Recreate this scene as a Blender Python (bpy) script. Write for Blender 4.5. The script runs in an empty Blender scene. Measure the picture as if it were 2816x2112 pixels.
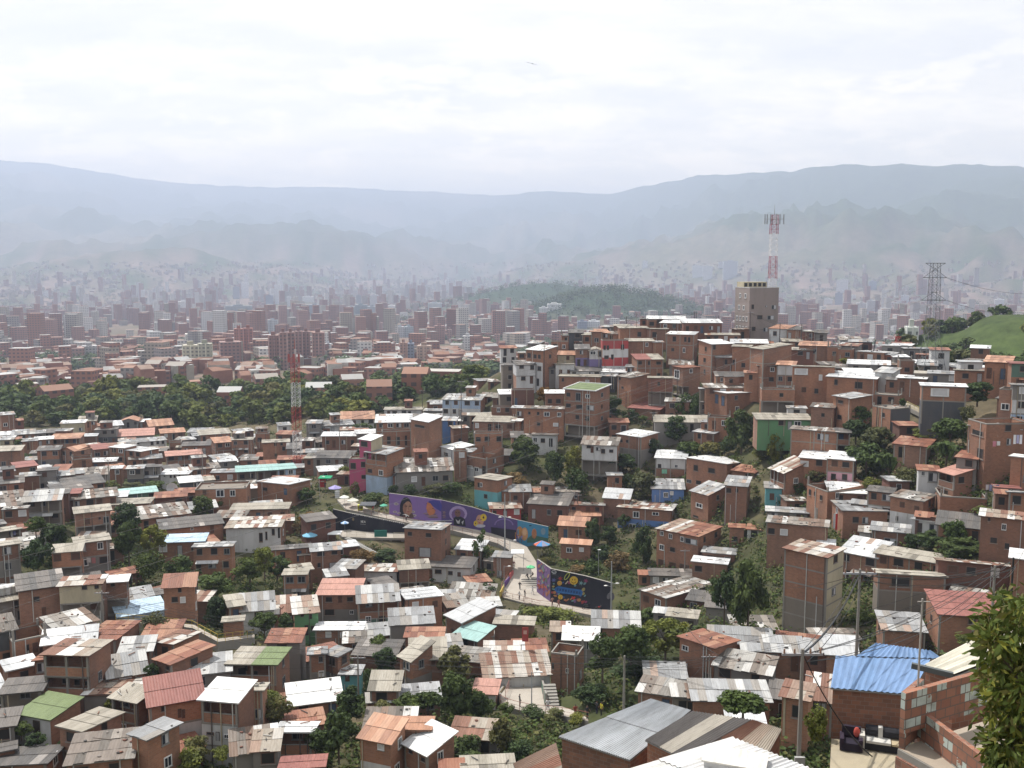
import bpy, math, random
import numpy as np
from mathutils import Vector, Matrix
R=math.radians
rng=random.Random(13)
SC=bpy.context.scene
COL=SC.collection
F=2703.0; PITCH=R(6.9); SP,CP=math.sin(PITCH),math.cos(PITCH)
ZC=100.0
# ---------------------------------------------------------------- camera
cam=bpy.data.cameras.new('camera'); co=bpy.data.objects.new('camera',cam); COL.objects.link(co)
co.location=(0,0,ZC); co.rotation_euler=(R(90)-PITCH,0,0)
cam.sensor_width=36; cam.lens=36*F/2816; cam.clip_start=0.5; cam.clip_end=60000
SC.camera=co
# ---------------------------------------------------------------- image <-> world
VX,VY,VS=0.0,0.0,1.0
def V(x0,y0,w):
    global VX,VY,VS
    VX,VY,VS=x0,y0,w/2212.0
def Qd(i,j): V(704*i,528*j,704)
def S(x,y): return VX+x*VS, VY+y*VS
def ray(sx,sy):
    x=(sx-1408)/F; y=-(sy-1056)/F
    return Vector((x, y*SP+CP, y*CP-SP))
def P(sx,sy,d): return Vector((0,0,ZC))+ray(sx,sy)*d
def zat(X,Y,sy):
    m=-(sy-1056)/F
    return ZC+Y*(m*CP-SP)/(CP+m*SP)
def onz(sx,sy,z):
    r=ray(sx,sy); t=(z-ZC)/r.z
    return Vector((0,0,ZC))+r*t
DM="""0 768 90;150 768 91;300 768 92;450 768 94;600 768 92;760 768 88;900 768 84;1024 768 80
0 700 103;150 700 103;300 700 108;420 700 112;540 700 118;620 700 112;700 700 105;800 700 100;900 700 97;1024 700 93
0 640 120;200 640 120;300 640 138;400 640 145;500 640 150;600 640 148;700 640 142;800 640 133;900 640 124;1024 640 114
0 600 135;200 600 146;300 600 156;400 600 164;500 600 174;600 600 174;700 600 170;800 600 148;900 600 136;1024 600 124
0 560 151;100 560 153;200 560 164;300 560 172;400 560 180;500 560 190;600 560 191;700 560 187;800 560 162;900 560 147;1024 560 132
0 500 195;100 500 195;200 500 205;300 500 212;400 500 208;500 500 211;600 500 210;700 500 207;800 500 181;900 500 162;1024 500 142
0 450 265;100 450 280;200 450 295;300 450 266;400 450 243;500 450 233;600 450 227;700 450 222;800 450 194;900 450 177;1024 450 151
0 400 420;100 400 420;200 400 420;300 400 385;400 400 318;450 400 285;500 400 264;600 400 248;700 400 240;800 400 212;900 400 196;1024 400 164
480 370 282;560 360 270;620 360 264;700 360 256;800 360 244;900 360 230;1024 360 198
560 330 296;700 330 274;800 330 268;920 330 266;1024 330 275"""
_dm=np.array([[float(a) for a in t.split()] for l in DM.split('\n') for t in l.split(';')])
_px=_dm[:,:2]/100.0; _pl=np.log(_dm[:,2])
def _U(r2): return np.where(r2>0, r2*np.log(np.maximum(r2,1e-12))*0.5, 0.0)
def _tps():
    n=len(_px); K=_U(((_px[:,None]-_px[None])**2).sum(-1))+np.eye(n)*0.02
    Pm=np.hstack([np.ones((n,1)),_px]); A=np.zeros((n+3,n+3)); A[:n,:n]=K; A[:n,n:]=Pm; A[n:,:n]=Pm.T
    return np.linalg.solve(A,np.concatenate([_pl,np.zeros(3)]))
_w=_tps()
def dmap(sx,sy):
    q=np.array([sx/2.75,max(sy/2.75,318)])/100.0
    q[0]=min(max(q[0],-0.8),11.0)
    k=_U(((_px-q)**2).sum(-1))
    return float(math.exp(min(6.1,max(3.6,(_w[:-3]*k).sum()+_w[-3]+_w[-2]*q[0]+_w[-1]*q[1]))))
GP=[]      # ground control points
def G(sx,sy,d=None,reg=True,dz=0.0):
    d=d or dmap(sx,sy); p=P(sx,sy,d)
    if reg: GP.append((p.x,p.y,p.z-0.25+dz))
    return p
# ---------------------------------------------------------------- objects
def tag(o,label=None,cat=None,group=None,kind=None):
    if label: o['label']=label
    if cat: o['category']=cat
    if group: o['group']=group
    if kind: o['kind']=kind
    return o
def empty(name,loc,label,cat,group=None,rz=0.0):
    o=bpy.data.objects.new(name,None); COL.objects.link(o); o.location=loc; o.rotation_euler=(0,0,rz)
    o.empty_display_size=0.5
    return tag(o,label,cat,group)
def link(name,me,parent=None,loc=(0,0,0),rz=0.0,sc=None):
    o=bpy.data.objects.new(name,me); COL.objects.link(o); o.location=loc; o.rotation_euler=(0,0,rz)
    if sc is not None: o.scale=sc
    if parent: o.parent=parent
    return o
class MB:
    """collects faces into one mesh"""
    def __init__(s): s.v=[]; s.f=[]; s.m=[]; s.c=[]; s.uv=[]; s.mats=[]
    def mat(s,m):
        if m not in s.mats: s.mats.append(m)
        return s.mats.index(m)
    def face(s,pts,m,c=(1,1,1),uv=None):
        b=len(s.v); s.v+= [tuple(p) for p in pts]; s.f.append(tuple(range(b,b+len(pts))))
        s.m.append(s.mat(m)); s.c.append(c)
        if uv is None:
            p0=Vector(pts[0]); e=Vector(pts[1])-p0
            n=e.cross(Vector(pts[2])-p0)
            if n.length<1e-9: uv=[(0,0)]*len(pts)
            else:
                n.normalize()
                if abs(n.z)>0.8: uv=[(p[0],p[1]) for p in pts]
                else:
                    h=Vector((-n.y,n.x,0)).normalized(); uv=[(Vector(p).dot(h),p[2]) for p in pts]
        s.uv.append(uv)
    def box(s,a,b,m,c=(1,1,1),skip=''):
        (x0,y0,z0),(x1,y1,z1)=a,b
        q=lambda *k:[(x0 if i==0 else x1,y0 if j==0 else y1,z0 if l==0 else z1) for i,j,l in k]
        if 'f' not in skip: s.face(q((0,0,0),(1,0,0),(1,0,1),(0,0,1)),m,c)
        if 'r' not in skip: s.face(q((1,0,0),(1,1,0),(1,1,1),(1,0,1)),m,c)
        if 'k' not in skip: s.face(q((1,1,0),(0,1,0),(0,1,1),(1,1,1)),m,c)
        if 'l' not in skip: s.face(q((0,1,0),(0,0,0),(0,0,1),(0,1,1)),m,c)
        if 't' not in skip: s.face(q((0,0,1),(1,0,1),(1,1,1),(0,1,1)),m,c)
        if 'b' not in skip: s.face(q((0,1,0),(1,1,0),(1,0,0),(0,0,0)),m,c)
    def tube(s,a,b,r0,r1,m,c=(1,1,1),n=6,cap=True):
        a,b=Vector(a),Vector(b); d=b-a
        if d.length<1e-6: return
        d.normalize(); u=d.orthogonal().normalized(); w=d.cross(u)
        A=[a+(u*math.cos(t)+w*math.sin(t))*r0 for t in [2*math.pi*i/n for i in range(n)]]
        B=[b+(u*math.cos(t)+w*math.sin(t))*r1 for t in [2*math.pi*i/n for i in range(n)]]
        for i in range(n):
            j=(i+1)%n; s.face([A[i],A[j],B[j],B[i]],m,c)
        if cap: s.face(B,m,c); s.face(A[::-1],m,c)
    def prism(s,poly,z0,z1,m,c=(1,1,1),mt=None,ct=None):
        n=len(poly)
        for i in range(n):
            a,b=poly[i],poly[(i+1)%n]
            s.face([(a[0],a[1],z0),(b[0],b[1],z0),(b[0],b[1],z1),(a[0],a[1],z1)],m,c)
        s.face([(p[0],p[1],z1) for p in poly],mt or m,ct or c)
        s.face([(p[0],p[1],z0) for p in poly[::-1]],m,c)
    def blob(s,c0,r,m,c=(1,1,1),n=6,k=4,j=0.0,rg=None):
        c0=Vector(c0); rr=r if hasattr(r,'__len__') else (r,r,r); rows=[]
        for i in range(k+1):
            t=math.pi*i/k; row=[]
            for q in range(n):
                f=2*math.pi*q/n; e=1+(rg.uniform(-j,j) if j else 0)
                row.append(c0+Vector((rr[0]*math.sin(t)*math.cos(f)*e,rr[1]*math.sin(t)*math.sin(f)*e,rr[2]*math.cos(t)*e)))
            rows.append(row)
        for i in range(k):
            for q in range(n):
                w=(q+1)%n
                if i==0: s.face([rows[0][0],rows[1][q],rows[1][w]],m,c)
                elif i==k-1: s.face([rows[i][q],rows[k][0],rows[i][w]],m,c)
                else: s.face([rows[i][q],rows[i+1][q],rows[i+1][w],rows[i][w]],m,c)
    def mesh(s,name,smooth=False):
        me=bpy.data.meshes.new(name); me.from_pydata(s.v,[],s.f)
        for m in s.mats: me.materials.append(m)
        me.polygons.foreach_set('material_index',s.m)
        ln=[len(f) for f in s.f]
        uvl=me.uv_layers.new(name='UV'); flat=np.array([x for u in s.uv for p in u for x in p],dtype=np.float32); uvl.data.foreach_set('uv',flat)
        ca=me.color_attributes.new('Col','FLOAT_COLOR','CORNER')
        cc=np.repeat(np.array([(c[0],c[1],c[2],1.0) for c in s.c],dtype=np.float32),ln,axis=0); ca.data.foreach_set('color',cc.ravel())
        if smooth: me.polygons.foreach_set('use_smooth',[True]*len(s.f))
        me.update(); return me
    def build(s,name,parent=None,**k): return link(name,s.mesh(name,k.pop('smooth',False)),parent,**k)
# ---------------------------------------------------------------- materials
def nodes(name):
    m=bpy.data.materials.new(name); m.use_nodes=True; nt=m.node_tree; b=nt.nodes['Principled BSDF']
    return m,nt,b
def N(nt,t,**k):
    n=nt.nodes.new(t)
    for a,v in k.items():
        if a in('ins',):
            for i,x in v.items(): n.inputs[i].default_value=x
        else: setattr(n,a,v)
    return n
def mixc(nt,fac,a,b,mode='MIX'):
    n=nt.nodes.new('ShaderNodeMix'); n.data_type='RGBA'; n.blend_type=mode
    for i,x in ((0,fac),(6,a),(7,b)):
        if isinstance(x,bpy.types.NodeSocket): nt.links.new(x,n.inputs[i])
        elif x is not None: n.inputs[i].default_value=x if i==0 else (*x[:3],1)
    return n.outputs[2]
def math_(nt,op,a,b=0.0,c=None):
    n=nt.nodes.new('ShaderNodeMath'); n.operation=op
    for i,x in ((0,a),(1,b),(2,c)):
        if x is None: continue
        if isinstance(x,bpy.types.NodeSocket): nt.links.new(x,n.inputs[i])
        else: n.inputs[i].default_value=x
    return n.outputs[0]
def ramp(nt,fac,pts):
    n=nt.nodes.new('ShaderNodeValToRGB'); e=n.color_ramp.elements
    while len(e)<len(pts): e.new(0.5)
    for q,(p,c) in zip(e,pts): q.position=p; q.color=(*c,1) if len(c)==3 else c
    nt.links.new(fac,n.inputs[0]); return n.outputs[0]
def noise(nt,vec,scale,detail=4,rough=0.6):
    n=N(nt,'ShaderNodeTexNoise',ins={'Scale':scale,'Detail':detail,'Roughness':rough})
    if vec is not None: nt.links.new(vec,n.inputs['Vector'])
    return n.outputs['Fac']
def attr(nt,name='Col'):
    return N(nt,'ShaderNodeAttribute',attribute_name=name).outputs['Color']
def pos(nt): return N(nt,'ShaderNodeNewGeometry').outputs['Position']
def uvn(nt): return N(nt,'ShaderNodeUVMap',uv_map='UV').outputs[0]
def mp(nt,vec,sc):
    n=N(nt,'ShaderNodeMapping'); n.inputs['Scale'].default_value=sc; nt.links.new(vec,n.inputs['Vector']); return n.outputs[0]
def brick_mat(name,c1,c2,mortar,bw=0.4,bh=0.2,dirt=0.55):
    m,nt,b=nodes(name); L=nt.links
    bt=N(nt,'ShaderNodeTexBrick',ins={'Scale':1.0,'Brick Width':bw,'Row Height':bh,'Mortar Size':0.012,'Color1':(*c1,1),'Color2':(*c2,1),'Mortar':(*mortar,1)})
    L.new(uvn(nt),bt.inputs['Vector'])
    oi=N(nt,'ShaderNodeObjectInfo').outputs['Random']
    tint=ramp(nt,oi,[(0,(0.66,0.62,0.62)),(0.3,(1.0,0.96,0.92)),(0.6,(1.22,1.10,0.98)),(0.8,(.85,.80,.76)),(1,(1.0,1.06,1.12))])
    c=mixc(nt,1.0,bt.outputs['Color'],tint,'MULTIPLY')
    st=noise(nt,mp(nt,pos(nt),(0.35,0.35,0.12)),1.0,6,0.65)
    c=mixc(nt,math_(nt,'MULTIPLY',ramp(nt,st,[(0.42,(0,0,0)),(0.72,(1,1,1))]),dirt),c,(0.10,0.075,0.06))
    st2=noise(nt,pos(nt),0.9,5,0.7)
    c=mixc(nt,ramp(nt,st2,[(0.66,(0,0,0)),(0.72,(0.55,0.55,0.55))]),c,(0.33,0.27,0.22))
    L.new(c,b.inputs['Base Color']); b.inputs['Roughness'].default_value=0.9
    return m
def plaster_mat(name,col,dirt=0.5,dc=(0.16,0.14,0.12)):
    m,nt,b=nodes(name); L=nt.links
    st=noise(nt,mp(nt,pos(nt),(0.5,0.5,0.13)),1.0,6,0.7)
    c=mixc(nt,math_(nt,'MULTIPLY',ramp(nt,st,[(0.45,(0,0,0)),(0.75,(1,1,1))]),dirt),col,dc)
    c=mixc(nt,math_(nt,'MULTIPLY',noise(nt,pos(nt),2.3,3),0.25),c,tuple(0.6*x for x in col))
    L.new(c,b.inputs['Base Color']); b.inputs['Roughness'].default_value=0.85
    return m
def col_mat(name,rough=0.8,var=0.2,metal=0.0,sc=1.5,spec=0.3):
    """colour comes from the Col attribute, roughened by noise"""
    m,nt,b=nodes(name); L=nt.links
    n=noise(nt,pos(nt),sc,4,0.65)
    c=mixc(nt,1.0,attr(nt),ramp(nt,n,[(0.25,(1-var,)*3),(0.75,(1+var*0.5,)*3)]),'MULTIPLY')
    L.new(c,b.inputs['Base Color']); b.inputs['Roughness'].default_value=rough; b.inputs['Metallic'].default_value=metal
    b.inputs['Specular IOR Level'].default_value=spec
    return m
def roof_mat(name,wave=False):
    m,nt,b=nodes(name); L=nt.links
    uv=uvn(nt)
    st=noise(nt,mp(nt,uv,(2.6,0.5,1)),1.0,6,0.7)
    c=mixc(nt,1.0,attr(nt),ramp(nt,st,[(0.3,(0.72,0.71,0.70)),(0.55,(1,1,1)),(0.8,(1.08,1.07,1.05))]),'MULTIPLY')
    ru=noise(nt,mp(nt,uv,(1.4,0.35,1)),0.8,7,0.7)
    c=mixc(nt,ramp(nt,ru,[(0.58,(0,0,0)),(0.72,(0.6,0.6,0.6))]),c,mixc(nt,0.45,attr(nt),(0.17,0.10,0.07)))
    L.new(c,b.inputs['Base Color']); b.inputs['Roughness'].default_value=0.6; b.inputs['Specular IOR Level'].default_value=0.25
    if wave:
        w=N(nt,'ShaderNodeTexWave',ins={'Scale':0.45,'Distortion':0.0}); L.new(uv,w.inputs['Vector'])
    else:
        sep=N(nt,'ShaderNodeSeparateXYZ'); L.new(uv,sep.inputs[0])
        s=math_(nt,'SINE',math_(nt,'MULTIPLY',sep.outputs[0],22.0))
        bp=N(nt,'ShaderNodeBump',ins={'Strength':0.35,'Distance':0.03}); L.new(s,bp.inputs['Height']); L.new(bp.outputs[0],b.inputs['Normal'])
    return m
M={}
M['b']=brick_mat('brick',(0.335,0.168,0.108),(0.262,0.130,0.085),(0.26,0.20,0.155))
M['B']=brick_mat('dark_red_brick',(0.215,0.092,0.068),(0.17,0.074,0.056),(0.19,0.125,0.095))
for k,n,c in (('w','white_plaster',(0.56,0.56,0.56)),('c','cement_plaster',(0.215,0.20,0.187)),('y','cream_plaster',(0.50,0.44,0.31)),
  ('g','green_plaster',(0.12,0.27,0.13)),('G','dark_green_plaster',(0.09,0.17,0.13)),('t','turquoise_plaster',(0.12,0.36,0.40)),
  ('l','pale_blue_plaster',(0.36,0.46,0.60)),('u','blue_plaster',(0.10,0.20,0.45)),('p','pink_plaster',(0.55,0.30,0.36)),
  ('m','magenta_plaster',(0.42,0.08,0.16)),('r','red_plaster',(0.38,0.06,0.06)),('k','black_plaster',(0.07,0.075,0.085)),
  ('v','violet_plaster',(0.20,0.16,0.34)),('s','stone_plaster',(0.21,0.18,0.15)),('a','slate_plaster',(0.115,0.12,0.135)),('n','taupe_plaster',(0.275,0.228,0.212))):
    M[k]=plaster_mat(n,c)
M['conc']=plaster_mat('concrete',(0.26,0.245,0.22),0.5)
M['roof']=roof_mat('roof_sheet')
M['dark'],_nt,_b=nodes('dark_opening'); _b.inputs['Base Color'].default_value=(0.018,0.018,0.02,1); _b.inputs['Roughness'].default_value=0.5
M['glass'],_nt,_b=nodes('window_glass'); _b.inputs['Base Color'].default_value=(0.03,0.035,0.045,1); _b.inputs['Roughness'].default_value=0.15
M['col']=col_mat('painted')
M['cloth']=col_mat('cloth',0.95,0.1)
M['metal']=col_mat('painted_metal',0.5,0.12,0.0)
M['city']=None
WNAME={'b':'brick','B':'dark red brick','w':'white','c':'grey cement','y':'cream','g':'green','G':'dark green','t':'turquoise','l':'pale blue','u':'blue','p':'pink','m':'magenta','r':'red','k':'black','v':'violet','s':'stone','a':'slate grey','n':'taupe','O':'brick','o':'open fronted'}
ROOFN={'w':'white tin roof','z':'grey tin roof','s':'patchwork tin roof','r':'rusty roof','R':'red roof','S':'salmon roof','G':'green roof','T':'turquoise roof','B':'blue roof','o':'orange tile roof','c':'beige roof','d':'dark grey roof','m':'rust and white roof','f':'flat walled roof','l':'pale blue roof'}
ROOFC={'w':[(0.70,0.70,0.70),(0.60,0.61,0.62),(0.74,0.74,0.72),(0.47,0.48,0.49)],
 'z':[(0.27,0.275,0.28),(0.34,0.345,0.35),(0.21,0.21,0.212),(0.46,0.46,0.45),(0.28,0.262,0.24)],
 's':[(0.32,0.31,0.29),(0.22,0.205,0.185),(0.52,0.51,0.49),(0.18,0.125,0.095),(0.19,0.16,0.137),(0.27,0.24,0.21),(0.13,0.115,0.10)],
 'r':[(0.24,0.105,0.07),(0.28,0.13,0.085),(0.20,0.09,0.062),(0.33,0.18,0.12)],
 'R':[(0.265,0.112,0.095),(0.28,0.12,0.10),(0.25,0.105,0.09)],'S':[(0.43,0.235,0.19),(0.45,0.245,0.195)],
 'G':[(0.155,0.20,0.093),(0.165,0.21,0.10)],'T':[(0.30,0.46,0.44),(0.32,0.48,0.46)],'B':[(0.145,0.24,0.41),(0.16,0.255,0.43)],
 'l':[(0.42,0.55,0.68),(0.45,0.58,0.70)],
 'o':[(0.42,0.23,0.15),(0.37,0.20,0.13),(0.47,0.28,0.19),(0.32,0.175,0.12)],
 'c':[(0.34,0.31,0.26),(0.38,0.35,0.295),(0.29,0.265,0.22)],'d':[(0.125,0.115,0.107),(0.155,0.14,0.128),(0.105,0.10,0.096)],
 'm':[(0.23,0.12,0.085),(0.47,0.44,0.40),(0.34,0.30,0.25),(0.19,0.10,0.07),(0.55,0.54,0.52),(0.28,0.195,0.15),(0.31,0.25,0.20)]}
# ---------------------------------------------------------------- windows and doors (shared meshes, unit size)
WM={}
def _win(kind):
    b=MB(); w=(0.72,0.72,0.72) if kind in('frame','curtain') else ((0.12,0.09,0.07) if kind in('plain','wood') else (0.22,0.22,0.22))
    if kind=='plain': w=(0.20,0.13,0.10)
    t=0.10 if kind!='plain' else 0.06
    for a in ((( -.5,-.06,0),(-.5+t,.0,1)),((.5-t,-.06,0),(.5,.0,1)),((-.5+t,-.06,0),(.5-t,.0,t)),((-.5+t,-.06,1-t),(.5-t,.0,1))):
        b.box(a[0],a[1],M['col'],w,'k')
    inner=(-.5+t,.5-t)
    if kind=='curtain':
        b.box((inner[0],-.025,t),(inner[1],0,1-t),M['cloth'],(0.55,0.55,0.56),'kb')
    elif kind=='wood':
        b.box((inner[0],-.03,t),(inner[1],0,1-t),M['col'],(0.11,0.06,0.045),'kb')
    elif kind=='half':
        b.box((inner[0],-.02,t),(0,0,1-t),M['glass'],skip='kb'); b.box((0.0,-.03,t),(inner[1],0,1-t),M['cloth'],(0.5,0.5,0.52),'kb')
    else:
        b.box((inner[0],-.02,t),(inner[1],0,1-t),M['glass'] if kind!='plain' else M['dark'],skip='kb')
    if kind in('frame','grille'):
        b.box((-.03,-.05,t),(.03,-.022,1-t),M['col'],w,'k')
    if kind=='grille':
        for i in range(1,4):
            z=i/4; b.box((inner[0],-.05,z-.015),(inner[1],-.022,z+.015),M['col'],(0.05,0.05,0.05),'k')
    if kind not in('wood',):
        b.box((-.56,-.13,-.06),(.56,.0,0.0),M['conc'],skip='k')
    return b.mesh(kind+'_window')
for k in('plain','frame','curtain','half','grille','wood'): WM[k]=_win(k)
def _door(c):
    b=MB(); b.box((-.5,-.06,0),(-.42,0,1),M['col'],(0.1,0.08,0.07),'k'); b.box((.42,-.06,0),(.5,0,1),M['col'],(0.1,0.08,0.07),'k')
    b.box((-.42,-.06,.96),(.42,0,1),M['col'],(0.1,0.08,0.07),'k'); b.box((-.42,-.03,0),(.42,0,.96),M['col'],c,'kb'); b.box((.28,-.06,.45),(.33,-.03,.5),M['col'],(.3,.3,.3),'k')
    return b.mesh('door')
DM_=[_door(c) for c in((0.05,0.04,0.035),(0.12,0.06,0.04),(0.35,0.35,0.36),(0.07,0.10,0.16),(0.02,0.02,0.02))]
# ---------------------------------------------------------------- roofs
def sheets(b,quads,code,rg,stones=0.0,th=0.07,sw=0.85,sl=2.2):
    """corrugated sheets laid over each quad (p00 front-left, p10 front-right, p11 back-right, p01 back-left)"""
    pal=ROOFC[code]; cur=rg.choice(pal)
    for q in quads:
        p00,p10,p11,p01=[Vector(p) for p in q]
        W=((p10-p00).length+(p11-p01).length)/2; D=((p01-p00).length+(p11-p10).length)/2
        n=(p10-p00).cross(p01-p00)
        if n.length<1e-6: continue
        n.normalize()
        if n.z<0: n=-n
        bl=lambda s,t:(p00*(1-s)+p10*s)*(1-t)+(p01*(1-s)+p11*s)*t
        nx=max(1,round(W/sw)); ny=max(1,round(D/sl)); messy={'s':1.0,'m':.8,'z':.6,'r':.6,'o':.4}.get(code,.15)
        lo=[p-n*th for p in(p00,p10,p11,p01)]
        b.face(lo[::-1],M['col'],(0.12,0.10,0.09))
        for i in range(4):
            a,c=(p00,p10,p11,p01)[i],(p00,p10,p11,p01)[(i+1)%4]
            b.face([lo[i],lo[(i+1)%4],c+n*.005,a+n*.005],M['col'],tuple(.75*x for x in pal[0]))
        for i in range(nx):
            if code in'cdl' or rg.random()<.5: cur=rg.choice(pal)
            for j in range(ny):
                if code in'sozmr' and rg.random()<.6: cur=rg.choice(pal)
                v=1+rg.uniform(-.10,.10)*(0.4+messy)
                if code=='c' and rg.random()<.07: v*=.55
                if code=='d' and rg.random()<.08: v*=2.2
                if code in 'zw' and rg.random()<.025: cc=(0.36,0.27,0.22)
                else: cc=tuple(min(.85,x*v) for x in cur)
                e=0.012; s0,s1=i/nx,(i+1)/nx; t0,t1=j/ny,(j+1)/ny
                ov=rg.uniform(0,.03)*messy; jt=lambda:rg.uniform(0.004,0.05)*messy+0.008
                zf_=0.045*(1 if ny>1 else .4)
                a=bl(max(0,s0-e*ov),t0)+n*(zf_+jt()); c=bl(min(1,s1+ov/4),t0)+n*(zf_+jt()); d=bl(min(1,s1+ov/4),t1)+n*jt(); f=bl(s0,t1)+n*jt()
                if j==0 and messy>.5: 
                    off=(p00-p01).normalized()*rg.uniform(-.05,.22)*messy; a=a+off; c=c+off
                b.face([a,c,d,f],M['roof'],cc,uv=[(s0*W,t0*D),(s1*W,t0*D),(s1*W,t1*D),(s0*W,t1*D)])
        k=int(W*D*stones)
        for _ in range(k):
            s,t=rg.uniform(.06,.94),rg.uniform(.06,.94); p=bl(s,t)+n*.12; r=rg.uniform(.10,.2)
            b.blob(p,(r*rg.uniform(.9,1.6),r,r*.6),M['col'],rg.choice([(0.13,0.12,0.11),(0.2,0.1,0.075),(0.09,0.085,0.08),(0.25,0.22,0.2)]),5,3,.25,rg)
        if code in'szm' and W*D>12 and stones>0:
            for _ in range(int(W*D*stones*.12)):
                s,t=rg.uniform(.1,.8),rg.uniform(.1,.9); a=bl(s,t)+n*.1; c=bl(min(.98,s+rg.uniform(.1,.4)),min(.98,max(.02,t+rg.uniform(-.2,.2))))+n*.1
                b.tube(a,c,.04,.04,M['col'],(0.16,0.13,0.11),4)
STONE={'s':.30,'z':.10,'m':.12,'w':.05,'r':.05}
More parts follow.
